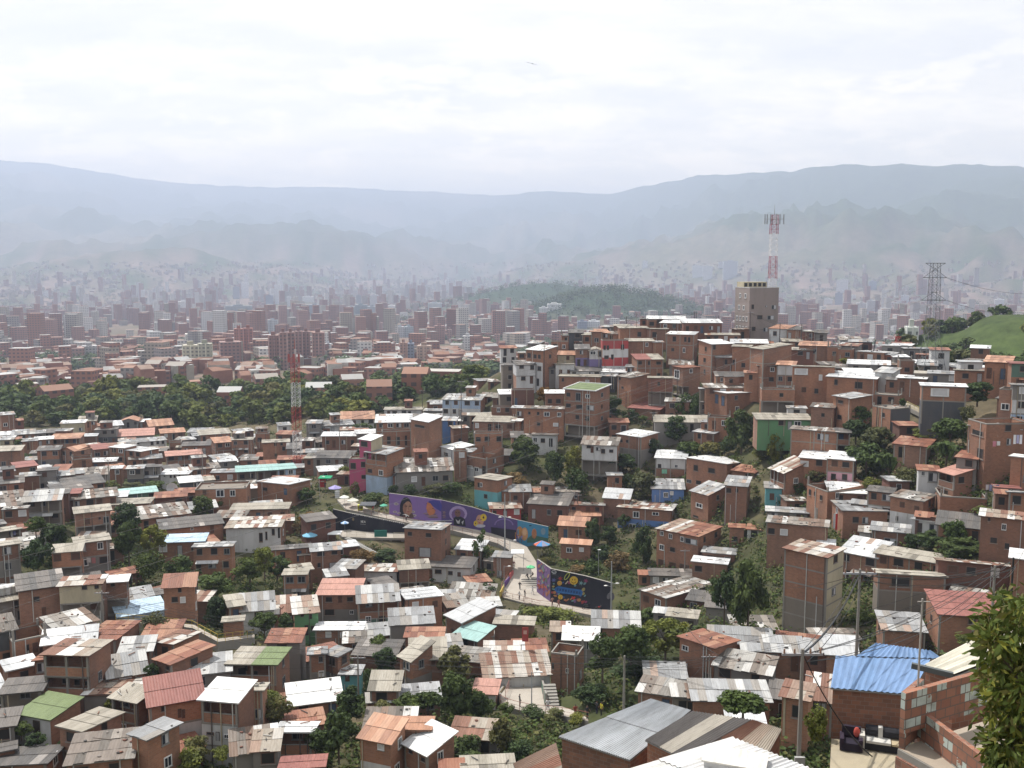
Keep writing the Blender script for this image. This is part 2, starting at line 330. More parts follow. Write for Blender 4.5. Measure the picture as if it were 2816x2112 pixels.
# ---------------------------------------------------------------- hillside houses
HS=[]; CARVE=[]
def H(xl,xr,yt,ye,yb,sd,walls,roof,where,**o):
    f=lambda x,y:S(x,y)
    HS.append(dict(xl=S(xl,0)[0],xr=S(xr,0)[0],yt=S(0,yt)[1],ye=S(0,ye)[1],yb=S(0,yb)[1],sd=sd*VS,walls=walls,roof=roof,where=where,vs=(VX,VY,VS),o=o))
def code_ok(h): return h['roof'] in 'zsmrdcw'
NUMW={1:'one-storey',2:'two-storey',3:'three-storey',4:'four-storey',5:'five-storey'}
def build_house(h,idx):
    rg=random.Random(idx*7+3); o=h['o']; n=len(h['walls'])
    fw=max(6.0,h['xr']-h['xl']); sw=abs(h['sd'])
    xc=h['xr'] if h['sd']>=0 else h['xl']
    d=o.get('d') or dmap(xc,h['yb']); pc=P(xc,h['yb'],d); k=F/d
    psi=0.0
    if sw>0: psi=math.atan2(sw,fw*o.get('ratio',1.0)); psi=max(R(8),min(R(62),psi))
    elif 'rot' in o: psi=R(o['rot'])
    else: psi=R(rg.uniform(-13,13))
    if h['sd']<0: psi=-psi
    W=fw/(k*math.cos(psi)); Dp=sw/(k*abs(math.sin(psi))) if sw>0 else None
    al=math.atan2(pc.x,pc.y); th=-al-psi
    ex=Vector((math.cos(th),math.sin(th),0)); ey=Vector((-math.sin(th),math.cos(th),0))
    org=pc-ex*W if h['sd']>=0 else pc.copy()
    zb0=pc.z; zf=zat(pc.x,pc.y,h['ye'])
    hh=(zf-zb0)/n
    if hh<2.15: zb0=zf-2.3*n
    org.z=zb0
    mid=org+ex*W*.5
    def zback(D): q=mid+ey*D; return zat(q.x,q.y,h['yt'])
    if Dp is None:
        best=None
        for D in [3+.25*i for i in range(40)]:
            sl=(zback(D)-zf)/D; e=abs(sl-o.get('slope',.10))
            if best is None or e<best[0]: best=(e,D)
        Dp=min(max(best[1],W*.45),max(9.0,W*1.3))
    Dp=max(2.2,min(Dp,14.0))
    sl=max(-.30,min(.42,(zback(Dp)-zf)/Dp))
    Ht=zf-zb0; zfl=Ht; zbk=max(Ht+sl*Dp,Ht*(n-1)/n+1.7)
    e=org+ex*W; off=o.get('sink',2.0); CARVE.extend([(org.x+(e.x-org.x)*q,org.y+(e.y-org.y)*q,zb0-off) for q in(0,.25,.5,.75,1)]); GP.append((org.x,org.y,zb0-off)); GP.append((e.x,e.y,zb0-off))
    if Dp>5: q=mid+ey*Dp; GP.append((q.x,q.y,zb0+min(1.5,Ht*.25)))
    wc=h['walls'][0]; nm={'O':'brick','o':'open_fronted'}.get(wc,WNAME[wc].replace(' ','_'))
    lab=f"{NUMW[n]} {WNAME[wc]} house, {ROOFN[h['roof']]}, {h['where']}" if not h['where'].startswith('=') else h['where'][1:]
    if len(lab.split())>16: lab=lab.replace(NUMW[n]+' ','',1)
    root=empty(nm+'_house',org,lab,'house','houses on the hillside',th)
    b=MB(); solid=M['b'] if 'B' not in h['walls'] else M['B']
    st=Ht/n; lastm=solid
    def wmat(ch): return M[ch] if ch not in 'Oo' else solid
    sidem=o.get('side'); band=o.get('band',rg.random()<.34); par=None
    for i,ch in enumerate(reversed(h['walls'])):
        z0=i*st; z1=(i+1)*st; top=(i==n-1); m=wmat(ch); ms=M[sidem] if sidem else (m if not(ch in 'wytgulpmvrGl' and rg.random()<.6) else solid)
        zz0=z0-(4.0 if i==0 else 0)
        yf=0.0
        if ch in'Oo': yf=min(1.3 if ch=='O' else 1.8,Dp*.4)
        tf=zfl if top else z1; tb=zbk if top else z1
        tfy=tf+(tb-tf)*(yf/Dp)
        b.face([(0,yf,zz0),(W,yf,zz0),(W,yf,tfy),(0,yf,tfy)],m if ch!='o' else M['s'],uv=[(0,zz0),(W,zz0),(W,tfy),(0,tfy)])
        b.face([(W,0 if ch!='o' else yf,zz0),(W,Dp,zz0),(W,Dp,tb),(W,0 if ch!='o' else yf,tf if ch!='o' else tfy)],ms)
        b.face([(0,Dp,zz0),(0,0 if ch!='o' else yf,zz0),(0,0 if ch!='o' else yf,tf if ch!='o' else tfy),(0,Dp,tb)],ms)
        b.face([(W,Dp,zz0),(0,Dp,zz0),(0,Dp,tb),(W,Dp,tb)],ms)
        if ch in'Oo':
            t=.12
            b.face([(t,0,z0+.02),(W-t,0,z0+.02),(W-t,yf,z0+.02),(t,yf,z0+.02)],M['conc'])
            b.box((0,-.05,z0-.16),(W,.1,z0+.015),M['conc'])
            if not top: b.box((0,-.05,z1-.18),(W,yf,z1-.012),M['conc'],skip='k')
            nc=max(1,round(W/3.2))
            for c in range(nc+1):
                x=min(max(.0,c*W/nc-.12),W-.24); b.box((x,.02,z0),(x+.24,.26,(tf if top else z1)-.1),M['conc'],skip='bt')
            if ch=='O':
                pb=MB(); pb.box((.25,.03,z0+.016),(W-.25,.15,z0+.95),solid,skip='b'); pb.box((.2,.0,z0+.95),(W-.2,.18,z0+1.02),M['conc'])
                pb.build('balcony',root)
                b.face([(t,.1,z0),(t,yf,z0),(t,yf,z1),(t,.1,z1)],solid); b.face([(W-t,yf,z0),(W-t,.1,z0),(W-t,.1,z1),(W-t,yf,z1)],solid)
        elif band and i>0 and o.get('slab',1):
            b.box((-.03,-.03,z0-.10),(W+.03,Dp+.03,z0+.10),M['conc'],skip='tb')
    if band and 'b' in h['walls'] and o.get('slab',1) and not any(c in h['walls'] for c in'Oo'):
        for x in((-.025,.2),(W-.2,W+.025)):
            b.box((x[0],-.025,-1.5),(x[1],.2,Ht-.05),M['conc'],skip='tbk')
        if W>6.5: b.box((W*.5-.1,-.022,-1.5),(W*.5+.1,.1,Ht-.05),M['conc'],skip='tbk')
    for _ in range(rg.randint(0,3)):       # drain pipes on the front
        x=rg.uniform(.15,W-.15); pc_=rg.choice([(.5,.5,.47),(.42,.36,.26),(.12,.1,.09),(.5,.5,.5)]); b.box((x-.05,-.10,-1),(x+.05,-.032,Ht*rg.choice([.5,1,1])-.06),M['col'],pc_,'k')
    if n>1 and W>3 and rg.random()<.42 and not o.get('blank') and 'win' not in o:      # tin awning over a storey
        i=rg.randint(1,n-1); x0=rg.uniform(0,W*.4); x1=min(W,x0+rg.uniform(2,4.5)); a=MB(); z=i*st-.02; dd=rg.uniform(.6,1.2)
        sheets(a,[[(x0,-dd,z-.28),(x1,-dd,z-.28),(x1,-.04,z+.02),(x0,-.04,z+.02)]],rg.choice('zszmrw'),rg,0); a.build('awning',root)
    if W>3.2 and rg.random()<.5 and code_ok(h) and not o.get('blank') and 'win' not in o:        # annex leaning on one side
        aw=rg.uniform(1.6,3.2); ad=Dp*rg.uniform(.45,.8); ah=max(2.2,Ht*rg.uniform(.4,.8)); s_=1 if (h['sd']>0 or (h['sd']==0 and rg.random()<.5)) else -1
        if sw==0 or rg.random()<.25:
            x0,x1=(W+.01,W+aw) if s_>0 else (-aw,-.01); y0=rg.uniform(.2,Dp-ad) if Dp-ad>.3 else .1; a=MB(); am=M[rg.choice('bbcsB')]
            a.box((x0,y0,-4),(x1,y0+ad,ah),am,skip='tb'); sheets(a,[[(x0-.2,y0-.3,ah),(x1+.2,y0-.3,ah),(x1+.2,y0+ad+.1,ah+.35),(x0-.2,y0+ad+.1,ah+.35)]],rg.choice('zszmrdc'),rg,.15)
            a.box(((x0+x1)/2-.4,y0-.03,ah-1.6),((x0+x1)/2+.4,y0-.001,ah-.5),M['dark'],skip='k'); a.build('annex',root)
    b.build('wall',root)
    # roof
    r=MB(); code=h['roof']
    if code=='f':
        ph=o.get('ph',.7)
        r.box((-.04,-.04,zfl-.12),(W+.04,.14,zfl+.05),M['conc']); r.box((-.04,Dp-.14,zfl-.12),(W+.04,Dp+.04,zfl+.05),M['conc'])
        
        for x in (.02,W-.27):
            for y in (.02,max(.4,Dp-.27)):
                if rg.random()<.6:
                    ch_=rg.uniform(.3,1.5); r.box((x,y,zfl),(x+.25,y+.25,zfl+ch_),M['conc'],skip='b')
                    for q in(.05,.2): r.tube((x+q,y+q,zfl+ch_),(x+q+rg.uniform(-.1,.1),y+q,zfl+ch_+rg.uniform(.4,.9)),.02,.02,M['metal'],(.12,.08,.06),4)
        r.box((-.04,.14,zfl-.12),(.14,Dp-.14,zfl+.05),M['conc']); r.box((W-.14,.14,zfl-.12),(W+.04,Dp-.14,zfl+.05),M['conc'])
        fl=zfl-ph; r.face([(.02,.02,fl),(W-.02,.02,fl),(W-.02,Dp-.02,fl),(.02,Dp-.02,fl)],M['s'])
        for a,c in(((.14,.14),(W-.14,.14)),((W-.14,.14),(W-.14,Dp-.14)),((W-.14,Dp-.14),(.14,Dp-.14)),((.14,Dp-.14),(.14,.14))):
            r.face([(c[0],c[1],fl),(a[0],a[1],fl),(a[0],a[1],zfl),(c[0],c[1],zfl)],solid)
        if rg.random()<.7:
            for _ in range(rg.randint(2,7)):
                x,y=rg.uniform(.5,W-.8),rg.uniform(.5,max(.6,Dp-.8)); s_=rg.uniform(.15,.5); r.box((x,y,fl),(x+s_*1.5,y+s_,fl+s_*.6),M['col'],rg.choice([(.3,.12,.08),(.5,.48,.45),(.1,.1,.11),(.2,.17,.14)]),'b')
    else:
        oh=o.get('oh',.32); zs=lambda y:zfl+(zbk-zfl)*y/Dp+.06
        g=o.get('g')
        if g=='x':
            rh=zfl+.06+Dp*.5*o.get('gp',.35); quads=[[(-oh,-oh,zfl+.06-oh*.3),(W+oh,-oh,zfl+.06-oh*.3),(W+oh,Dp/2,rh),(-oh,Dp/2,rh)],[(W+oh,Dp+oh,zfl-oh*.3),(-oh,Dp+oh,zfl-oh*.3),(-oh,Dp/2,rh),(W+oh,Dp/2,rh)]]
            b2=MB(); b2.face([(W,0,zfl),(W,Dp,zfl),(W,Dp/2,rh-.08)],wmat(wc)); b2.face([(0,Dp,zfl),(0,0,zfl),(0,Dp/2,rh-.08)],wmat(wc)); b2.build('gable',root)
        elif g=='y':
            rh=zfl+.06+W*.5*o.get('gp',.3); quads=[[(-oh,Dp+oh,zfl-oh*.2),(-oh,-oh,zfl-oh*.2),(W/2,-oh,rh),(W/2,Dp+oh,rh)],[(W+oh,-oh,zfl-oh*.2),(W+oh,Dp+oh,zfl-oh*.2),(W/2,Dp+oh,rh),(W/2,-oh,rh)]]
            b2=MB(); b2.face([(0,0,zfl),(W,0,zfl),(W/2,0,rh-.08)],wmat(wc)); b2.face([(W,Dp,zfl),(0,Dp,zfl),(W/2,Dp,rh-.08)],wmat(wc)); b2.build('gable',root)
        else:
            tl=o.get('tl',0.0)
            quads=[[(-oh,-oh,zs(-oh)),(W+oh,-oh,zs(-oh)+tl),(W+oh,Dp+oh,zs(Dp+oh)+tl),(-oh,Dp+oh,zs(Dp+oh))]]
        if 'two' in o and g is None:   # second roof colour on part of the width
            s=o.get('cut',.5); q=[Vector(p) for p in quads[0]]
            a=q[0].lerp(q[1],s); c=q[3].lerp(q[2],s)
            sheets(r,[[q[0],a,c,q[3]]],code,rg,STONE.get(code,0)); sheets(r,[[a,q[1],q[2],c]],o['two'],rg,STONE.get(o['two'],0))
        else: sheets(r,quads,code,rg,o.get('stones',STONE.get(code,0)))
        if code in 'zsmcdrw' and rg.random()<.5:      # boards, pipes and tyres lying on the sheets
            for _ in range(rg.randint(1,4)):
                x,y=rg.uniform(.3,W-.5),rg.uniform(.3,Dp-.4); L_=rg.uniform(.5,1.8); t_=rg.uniform(0,3.1); r.tube((x,y,zs(y)+.14),(x+L_*math.cos(t_)*.6,min(Dp,y+abs(L_*math.sin(t_))*.6),zs(min(Dp,y+abs(L_*math.sin(t_))*.6))+.14),.05,.05,M['col'],rg.choice([(.15,.12,.1),(.45,.44,.42),(.08,.08,.08),(.22,.11,.07)]),4)
        if o.get('edge'):
            ec=o['edge']; e_=quads[0]
            for i in range(4):
                r.tube(Vector(e_[i])+Vector((0,0,.08)),Vector(e_[(i+1)%4])+Vector((0,0,.08)),.16,.16,M['col'],ec,4)
    r.build('roof',root)
    if code in 'zsmdc' and W>4.5 and Dp>4.2 and rg.random()<.34 and not o.get('blank') and 'win' not in o and 'two' not in o and 'g' not in o:      # a half built room on the roof
        a=MB(); rw=rg.uniform(2.0,min(3.6,W*.6)); rd=rg.uniform(1.8,Dp*.5); x0=rg.uniform(.1,W-rw-.1); y0=Dp-rd-rg.uniform(.1,.5); z0=min(zfl,zbk)-.3; hz=max(zfl,zbk)+rg.uniform(1.5,2.3)
        a.box((x0,y0,z0),(x0+rw,y0+rd,hz),rg.choice([M['b'],M['b'],M['c'],M['B']]),skip='tb'); a.box((x0+rw*.3,y0-.03,hz-1.5),(x0+rw*.3+.8,y0-.001,hz-.5),M['dark'],skip='k')
        sheets(a,[[(x0-.25,y0-.3,hz),(x0+rw+.25,y0-.3,hz),(x0+rw+.25,y0+rd+.2,hz+.25),(x0-.25,y0+rd+.2,hz+.25)]],rg.choice('zsmdr'),rg,.2); a.build('roof_room',root)
    # windows given by pixel rectangle on the front wall
    def front_xy(px,py):
        rr=ray(px,py); nrm=-ey; t=(org-Vector((0,0,ZC))).dot(nrm)/rr.dot(nrm); p=Vector((0,0,ZC))+rr*t-org
        return p.dot(ex),p.z
    vx,vy,vs=h['vs']
    if 'win' in o:
        for t_ in o['win'].split(';'):
            a=t_.split(); kd=a[0]; x,y,w,hp=[float(z) for z in a[1:]]
            x0,z1=front_xy(vx+x*vs,vy+y*vs); x1,z0=front_xy(vx+(x+w)*vs,vy+(y+hp)*vs)
            x0=max(.1,x0); x1=min(W-.1,x1)
            if x1-x0<.25: continue
            i=max(0,min(n-1,int((z0+z1)/2/st))); ch=h['walls'][n-1-i]; yf=0 if ch not in'Oo' else min(1.3 if ch=='O' else 1.8,Dp*.4)
            z0=max(z0,.05); z1=min(z1,Ht-.12)
            if z1-z0<.2: continue
            if kd=='d': link('door',DM_[idx%5],root,((x0+x1)/2,yf,z0),0,(x1-x0,1,z1-z0))
            else: link('window',WM[{'p':'plain','f':'frame','c':'curtain','h':'half','g':'grille','w':'wood'}[kd]],root,((x0+x1)/2,yf,z0),0,(x1-x0,1,z1-z0))
    elif not o.get('blank'):
        for i in range(n):
            ch=h['walls'][n-1-i]; yf=0 if ch not in'Oo' else min(1.3 if ch=='O' else 1.8,Dp*.4)
            nw=max(1,int(W/2.3+rg.random()*.8)); z0=i*st
            for c in range(nw):
                if rg.random()<.16: continue
                x=(c+.5+rg.uniform(-.15,.15))*W/nw; w=min(rg.uniform(.85,1.45),W/nw*.72); hw=min(rg.uniform(1.0,1.35),st*.5)
                kd=rg.choices(['plain','frame','curtain','half','grille','wood'],[.48,.11,.05,.12,.16,.08])[0]
                if (i==0 or ch in'Oo') and rg.random()<.35 and st>2: link('door',rg.choice(DM_),root,(x,yf,z0+.03),0,(.85,1,min(2.0,st*.82)))
                else: link('window',WM[kd],root,(x,yf,z0+(.95 if st>2.1 else st*.4)),0,(w,1,hw))
    if sw>0 and not o.get('sideblank'):
        for i in range(n):
            if h['walls'][n-1-i]=='o': continue
            for c in range(max(1,int(Dp/4.2))):
                if rg.random()<.35: continue
                y=(c+.5)*Dp/max(1,int(Dp/4.2))+rg.uniform(-.4,.4)
                link('window',WM[rg.choice(['plain','frame','plain','half','grille'])],root,(W if h['sd']>0 else 0,y,i*st+.95),R(90) if h['sd']>0 else R(-90),(rg.uniform(.7,1.2),1,min(1.1,st*.48)))
    h['root']=root; h['fxy']=front_xy; h['dim']=(W,Dp,Ht,st)
    return root
# ================================================================ hillside houses, read off the photograph
# H(left, right, roof back edge, eave, base, visible side width, storeys from the top, roof, where)
Qd(0,2)
H(30,135,243,262,410,0,'bbb','z','terraced at the edge of the wood')
H(130,300,395,430,480,0,'b','z','below the wood at the far left')
H(0,110,412,437,470,0,'b','w','cut by the left picture edge under the wood')
H(375,475,388,420,460,0,'c','d','low between trees and the cream tower')
H(545,735,312,335,430,20,'y','w','cream gable end below the far wood')
H(690,830,278,318,365,15,'b','c','highest roof against the left wood')
H(915,1065,320,355,390,0,'c','w','left of the tan gabled house by the wood')
H(1045,1195,280,320,375,0,'c','o','tan gable facing us under the wood',g='y')
H(1200,1310,305,322,370,0,'b','w','right of the tan gable house')
H(1305,1500,305,352,390,0,'b','o','broad tile roof at the wood edge',g='x')
H(1405,1600,385,415,460,0,'b','o','tan roof above the long white house')
H(1630,1820,380,415,460,30,'w','z','beside the strip of lawn')
H(1745,1995,392,425,490,0,'b','c','long wall right below the lawn')
H(840,1010,375,392,495,20,'ck','d','dark block behind the long white house')
H(1030,1330,388,440,500,0,'c','S','pale pink roof above the long white house',slope=.2)
H(1080,1440,470,485,545,0,'w','z','long front with a row of small windows',win='p 1120 495 25 25;p 1180 495 25 25;p 1300 495 28 32;p 1350 490 25 28;p 1395 488 25 28')
H(690,835,430,450,500,0,'b','w','white awning left of the dark block')
H(455,690,428,470,540,40,'O','o','orange roof over a yellow balcony')
H(320,460,455,475,535,0,'b','w','flat white strip left of the orange roof')
H(210,325,470,490,565,0,'b','z','behind the small tree on the far left')
H(0,115,450,480,535,0,'y','z','cream wall with one window at the left edge')
H(1585,1815,500,530,610,0,'b','d','dark roof below the lawn walls')
H(1470,1570,490,500,600,0,'b','f','bare cube right of the long white house')
H(1870,2010,460,500,610,0,'bb','o','small tile roof between plain brick blocks')
H(2010,2180,462,482,610,20,'bb','c','two rows of windows below the lawn')
H(0,180,535,575,695,0,'bb','c','pale roof touching the left edge')
H(345,515,535,570,685,0,'bc','d','striped dark roof above a blue door')
H(540,650,525,580,700,130,'bb','o','orange gable left of a blank brick wall',g='y')
H(645,800,610,640,720,0,'b','f','blank brick wall below the orange gable')
H(830,955,520,555,645,0,'b','R','red strip roof above a dark balcony')
H(960,1080,525,555,675,100,'bb','w','white roof beside the red strip roof')
H(1065,1220,550,585,695,150,'bb','w','white roof sloping right in the left district')
H(1225,1400,610,640,705,0,'b','z','low grey roof under the white sloping one')
H(1460,1750,575,605,720,0,'Ob','S','brownish canopy over an open terrace')
H(800,1000,640,668,725,20,'b','w','lone pale roof beside two thin poles')
H(900,1050,710,730,800,0,'b','w','thin white awning over a dark yard')
H(165,325,672,705,770,0,'b','R','bright red roof near the left edge')
H(0,125,718,750,800,0,'c','z','grey sheets at the left edge under the red roof')
H(345,492,722,745,875,20,'cc','d','tall grey plaster front left of centre')
H(490,640,755,785,870,0,'b','z','patched roof right of the grey plaster house')
H(640,930,725,780,850,0,'c','s','long patched roof above the dark strip roof')
H(200,350,765,790,880,0,'b','z','left of the grey plaster house')
H(0,205,800,850,935,0,'b','d','brown slab roof at the left edge')
H(590,905,795,850,905,0,'b','d','long dark roof with a pale front edge',two='d')
H(1110,1240,705,730,830,0,'ck','z','dark ruin like house in the left middle')
H(1240,1390,700,715,825,0,'c','d','mossy walled house left of the small white one')
H(1395,1625,735,780,832,55,'w','w','small white house with a row of windows',win='f 1410 775 22 30;p 1465 785 20 25;p 1500 788 16 22;p 1540 785 18 25')
H(1570,1750,798,840,885,0,'k','w','white awning right of the small white house')
H(1680,1900,690,722,800,0,'b','s','pale patched roof behind a thin mast')
H(1840,2125,735,762,855,20,'b','z','wide brick front left of the turquoise canopy')
H(1910,2050,630,662,725,0,'c','w','grey verandah under a white roof')
H(1710,2130,858,900,1085,40,'bb','f','blue grey parapet and two white framed windows',win='f 1865 910 75 65;f 1985 915 50 55;w 1750 905 35 50',band=0,ph=.4)
H(500,800,855,895,965,0,'b','d','weathered flat roofs in the left centre')
H(10,235,930,1040,1155,0,'b','s','messy tin roof at the left edge')
H(60,235,1060,1075,1235,20,'bo','s','lone window above an open ground floor')
H(240,530,922,1000,1160,0,'oo','z','pale tin roof over open dark storeys',slope=.25,o=1)
H(670,1020,912,965,1065,0,'b','s','ragged white roof edge over a dark front')
H(530,690,910,945,1045,0,'b','R','dull red roof between ragged tin roofs')
H(970,1290,988,1032,1110,45,'b','c','long pale roof above the green gully')
H(1035,1360,900,930,990,0,'G','T','long green shed in the left half')
H(690,965,1055,1090,1315,0,'bo','c','blind brick top floor on dark stilts',win='g 890 1145 55 55;w 730 1160 50 50;p 850 1150 22 20')
H(690,955,1312,1345,1545,0,'bcc','c','stacked storeys with laundry below the stilts')
H(480,705,1385,1440,1610,20,'bo','c','pale roof among trees on stilts')
H(0,185,1360,1380,1640,0,'bcb','c','left edge tower with pale slabs')
H(0,185,1240,1252,1372,0,'o','c','left edge balcony with hanging laundry')
H(1250,1645,1045,1118,1205,0,'b','s','rust streaked roof beside a leafy tree')
H(1430,1930,1150,1205,1315,0,'b','d','long dark roof with pale strips',win='f 1450 1210 40 45;f 1645 1230 30 30;d 1815 1215 35 70',band=0)
H(1365,1765,1300,1358,1485,0,'b','l','bluish tin roof under the dark striped one')
H(1690,2005,1368,1402,1575,0,'bb','z','pipes on the roof beside the round trees')
Qd(1,2)
H(-240,215,1150,1235,1395,45,'w','m','rust and white roof over a row of windows',win='p 25 1285 35 80;p 80 1275 20 70;p 135 1250 28 55;d 188 1240 24 90')
H(-200,275,1030,1078,1190,25,'b','c','long beige roof left of the dry slope')
H(0,110,415,428,525,0,'b','f','plain cube behind the lattice mast')
H(70,290,480,500,645,0,'bb','c','four small windows behind the mast foot',win='p 155 505 25 30;p 210 503 22 28;p 160 600 22 28;p 225 540 28 35')
H(440,560,312,342,485,20,'cc','z','tall grey front right of the mast')
H(560,845,315,350,415,0,'w','z','long pale house below the wood')
H(575,875,415,450,550,0,'b','w','wide brick house behind the pale roofs')
H(690,930,285,305,335,0,'w','z','garden house at the wood edge')
H(740,1020,235,300,335,0,'w','o','orange gables at the end of the dirt lane',g='x')
H(500,820,578,642,715,0,'c','d','double dark roof near the green canopy')
H(195,440,620,650,700,0,'b','r','rusty roof at the mast foot')
H(440,580,560,590,650,0,'c','z','low sheets right of the mast foot')
H(190,345,692,728,812,0,'l','T','pale blue walled terrace under a teal canopy')
H(-150,190,702,742,850,0,'o','T','open terrace bar under a teal canopy')
H(20,285,830,870,1050,190,'bb','w','broad white roof left of the market path',win='p 60 890 40 35;p 190 985 45 50;d 240 900 30 60')
H(900,1000,440,490,880,95,'mmm','w','magenta upper tower with cream side',side='y',win='p 905 490 60 55;p 930 595 40 40',slab=0)
H(812,962,635,645,880,0,'mm','f','magenta lower block above the market path',win='p 815 680 50 55;p 905 670 40 50;p 910 785 40 35',slab=0,ph=.3)
H(880,1180,392,418,470,0,'c','w','white strip roof behind the magenta tower')
H(1340,1495,268,330,640,112,'bbb','w','large blind brick block in the centre',win='p 1370 345 90 40',ratio=.6,sideblank=1)
H(1040,1345,262,330,480,0,'bb','w','white roofed wing of the blind brick block')
H(1095,1340,398,405,565,0,'bb','f','jagged dark openings below the white roof',win='p 1130 450 35 70;p 1205 455 40 75;p 1285 440 22 95',blank=1)
H(950,1130,545,612,905,150,'Obl','z','balcony on top and a mural wall below',win='d 1085 640 30 60;p 965 730 40 40;f 1060 740 40 55')
H(1612,1725,285,318,480,20,'uu','z','bright blue narrow front beside a stair',slab=0)
H(1610,1940,88,142,290,0,'lw','z','pale blue balcony house below the ridge',slab=0)
H(1110,1430,200,222,265,0,'w','c','flat pale roof beneath the dirt lane')
H(1450,1600,215,235,270,0,'c','z','left of the pale blue balcony house')
H(1840,2030,250,272,345,0,'b','c','pale strip roof left of the wide beige roof')
H(1875,2225,278,332,420,30,'b','c','wide beige roof over a bright balcony')
H(1885,2130,405,425,530,0,'b','f','brick base under the wide beige roof')
H(2035,2230,182,200,275,0,'b','f','blank brick box below the ridge')
H(1600,1712,515,572,660,170,'w','w','white gable with one window in the centre',win='p 1625 588 35 38',sideblank=1)
H(1815,1995,540,650,790,150,'bw','f','roofless brick rooms over a white front',win='f 1890 715 35 45;d 1955 705 32 80;c 1825 700 45 35',ph=1.9)
H(1715,1820,560,575,765,0,'bb','f','narrow brick front between two white ones')
H(1220,1700,650,745,870,0,'c','s','broad crumbling tin roof in the centre',slope=.3)
H(1195,1425,745,785,875,0,'w','m','low verandah below the crumbling roof')
H(1885,2085,788,835,1045,130,'bt','c','turquoise ground floor above the purple mural',win='p 1915 850 30 45;f 1935 850 22 40;f 2085 850 30 32;p 1970 950 30 40')
H(2085,2310,898,935,1035,0,'b','z','pale tin roof right of the turquoise front')
H(2030,2290,1025,1072,1135,0,'r','m','low awning roof above the purple mural')
H(1285,1600,1200,1262,1545,85,'bbb','z','white awnings below the purple mural',win='p 1310 1275 40 38;p 1465 1285 52 40;p 1325 1400 45 50;d 1405 1410 110 85')
H(1420,1690,1163,1178,1215,0,'c','w','thin white roof under the mural walk')
H(1245,1500,1522,1592,1770,0,'bo','c','cream slab roof below the awning house')
H(1725,1945,1348,1442,1560,60,'b','w','dazzling white roof beside a wispy tree',win='p 1765 1455 48 50')
H(1475,1850,1488,1592,1710,70,'w','d','dark fibre roof over white walls',win='p 1545 1600 60 40;p 1660 1615 40 35;d 1490 1600 35 80;d 1740 1625 30 40',slope=.35)
H(490,735,1378,1430,1615,0,'bb','z','two dark window rows below the market',win='p 525 1435 70 50;p 650 1440 55 32;p 530 1545 30 40;d 630 1545 80 60')
H(155,480,1392,1412,1525,0,'b','d','flat dark roof left of the market below')
H(270,490,1562,1600,1690,0,'b','c','small pale roof over round trees')
H(375,480,1422,1472,1535,0,'b','s','crooked sheet lean to beside a balcony')
H(740,1215,1555,1622,1705,0,'w','m','long rust patched roof under the stairway',win='p 900 1665 45 35;p 1050 1665 40 35;p 1140 1660 40 40')
H(2050,2195,1450,1502,1660,0,'bb','z','small brick box beside the ramp')
Qd(2,2)
H(450,712,0,62,470,130,'bbbo','G','green roof with white rim',win='p 470 72 35 38;g 550 72 45 80;f 635 85 40 40;p 465 165 45 40;p 552 175 60 45;h 640 180 70 50;p 548 265 35 42;p 632 275 38 45',edge=(.7,.7,.7),slope=0.0)
H(290,450,52,82,200,0,'b','w','white edged lean to on the green roofed block')
H(100,447,192,218,410,0,'bb','s','long front with small white framed windows',win='p 140 238 20 25;p 215 240 22 30;f 275 240 50 40;f 390 245 35 40;c 355 335 45 32;p 215 330 30 30')
H(0,100,188,208,310,0,'b','w','between the tile tree and the long front')
H(0,72,302,322,400,0,'b','w','low white edged roof on the left slope')
H(0,190,35,48,185,0,'B','f','red washed wall under an autumn tree')
H(0,175,410,462,505,0,'b','d','dark roof above a dense tree')
H(170,380,428,446,545,0,'w','d','stained white wall above the rubble')
H(1000,1270,155,225,285,100,'b','R','coral roof in the middle of the slope',slope=.25)
H(1240,1690,268,332,410,0,'c','c','hipped pale roof behind a broad tree',g='x')
H(1690,1870,282,292,400,0,'b','f','plain brick box left of a tall tree')
H(1565,1740,385,432,525,90,'b','z','ribbed tin roof left of the dark tree')
H(905,1110,405,462,690,150,'bc','w','bright white roof right of the stilt house',win='p 935 475 22 30;p 985 480 22 30')
H(600,905,460,532,800,20,'wo','s','white front on stilts with potted plants',win='p 645 530 40 25;d 680 535 30 60;h 725 545 40 32;p 770 560 35 40;p 840 565 35 28')
H(1240,1500,575,650,780,0,'wb','w','white front hung with a green cloth',win='p 1260 690 30 40;f 1405 695 28 30')
H(1500,1850,640,692,915,215,'bb','w','long white roof above a twin window front',win='p 1570 695 38 60;p 1695 720 60 55;p 1590 830 45 45;g 1505 820 45 55')
H(1900,2090,710,772,875,80,'b','r','dark red roof behind the kinked roof')
H(1540,1690,860,962,1250,150,'bbb','z','kinked grey roof on plain brick walls',win='f 1590 1022 55 55;p 1685 1030 25 55;p 1565 1128 45 32',slope=.3)
H(1835,2020,800,888,1215,30,'bbb','z','rear wing of the kinked roof house',win='p 1850 895 45 48;p 1930 900 25 40',ratio=2)
H(830,950,765,792,895,0,'b','z','small brick cube beside an olive tree')
H(1210,1485,822,912,1015,0,'u','z','deep blue front with laundry',win='c 1365 925 30 35;f 1310 935 40 45')
H(790,1010,908,995,1115,0,'b','w','blinding white tin roof mid slope',slope=.3)
H(910,1370,1010,1098,1265,60,'bu','m','long rust roof over a blue painted base',win='f 1045 1098 55 60;f 1210 1105 60 32;f 1010 1205 60 50',band=0)
H(135,480,922,1052,1180,60,'B','d','black roof above a red awning',slope=.3)
H(590,795,1030,1052,1130,0,'B','s','red wall between black and clay roofs')
H(180,580,892,935,970,0,'b','s','white patched strip above the black roof')
H(-20,160,870,932,1040,0,'b','z','tin roof left of the black roof house')
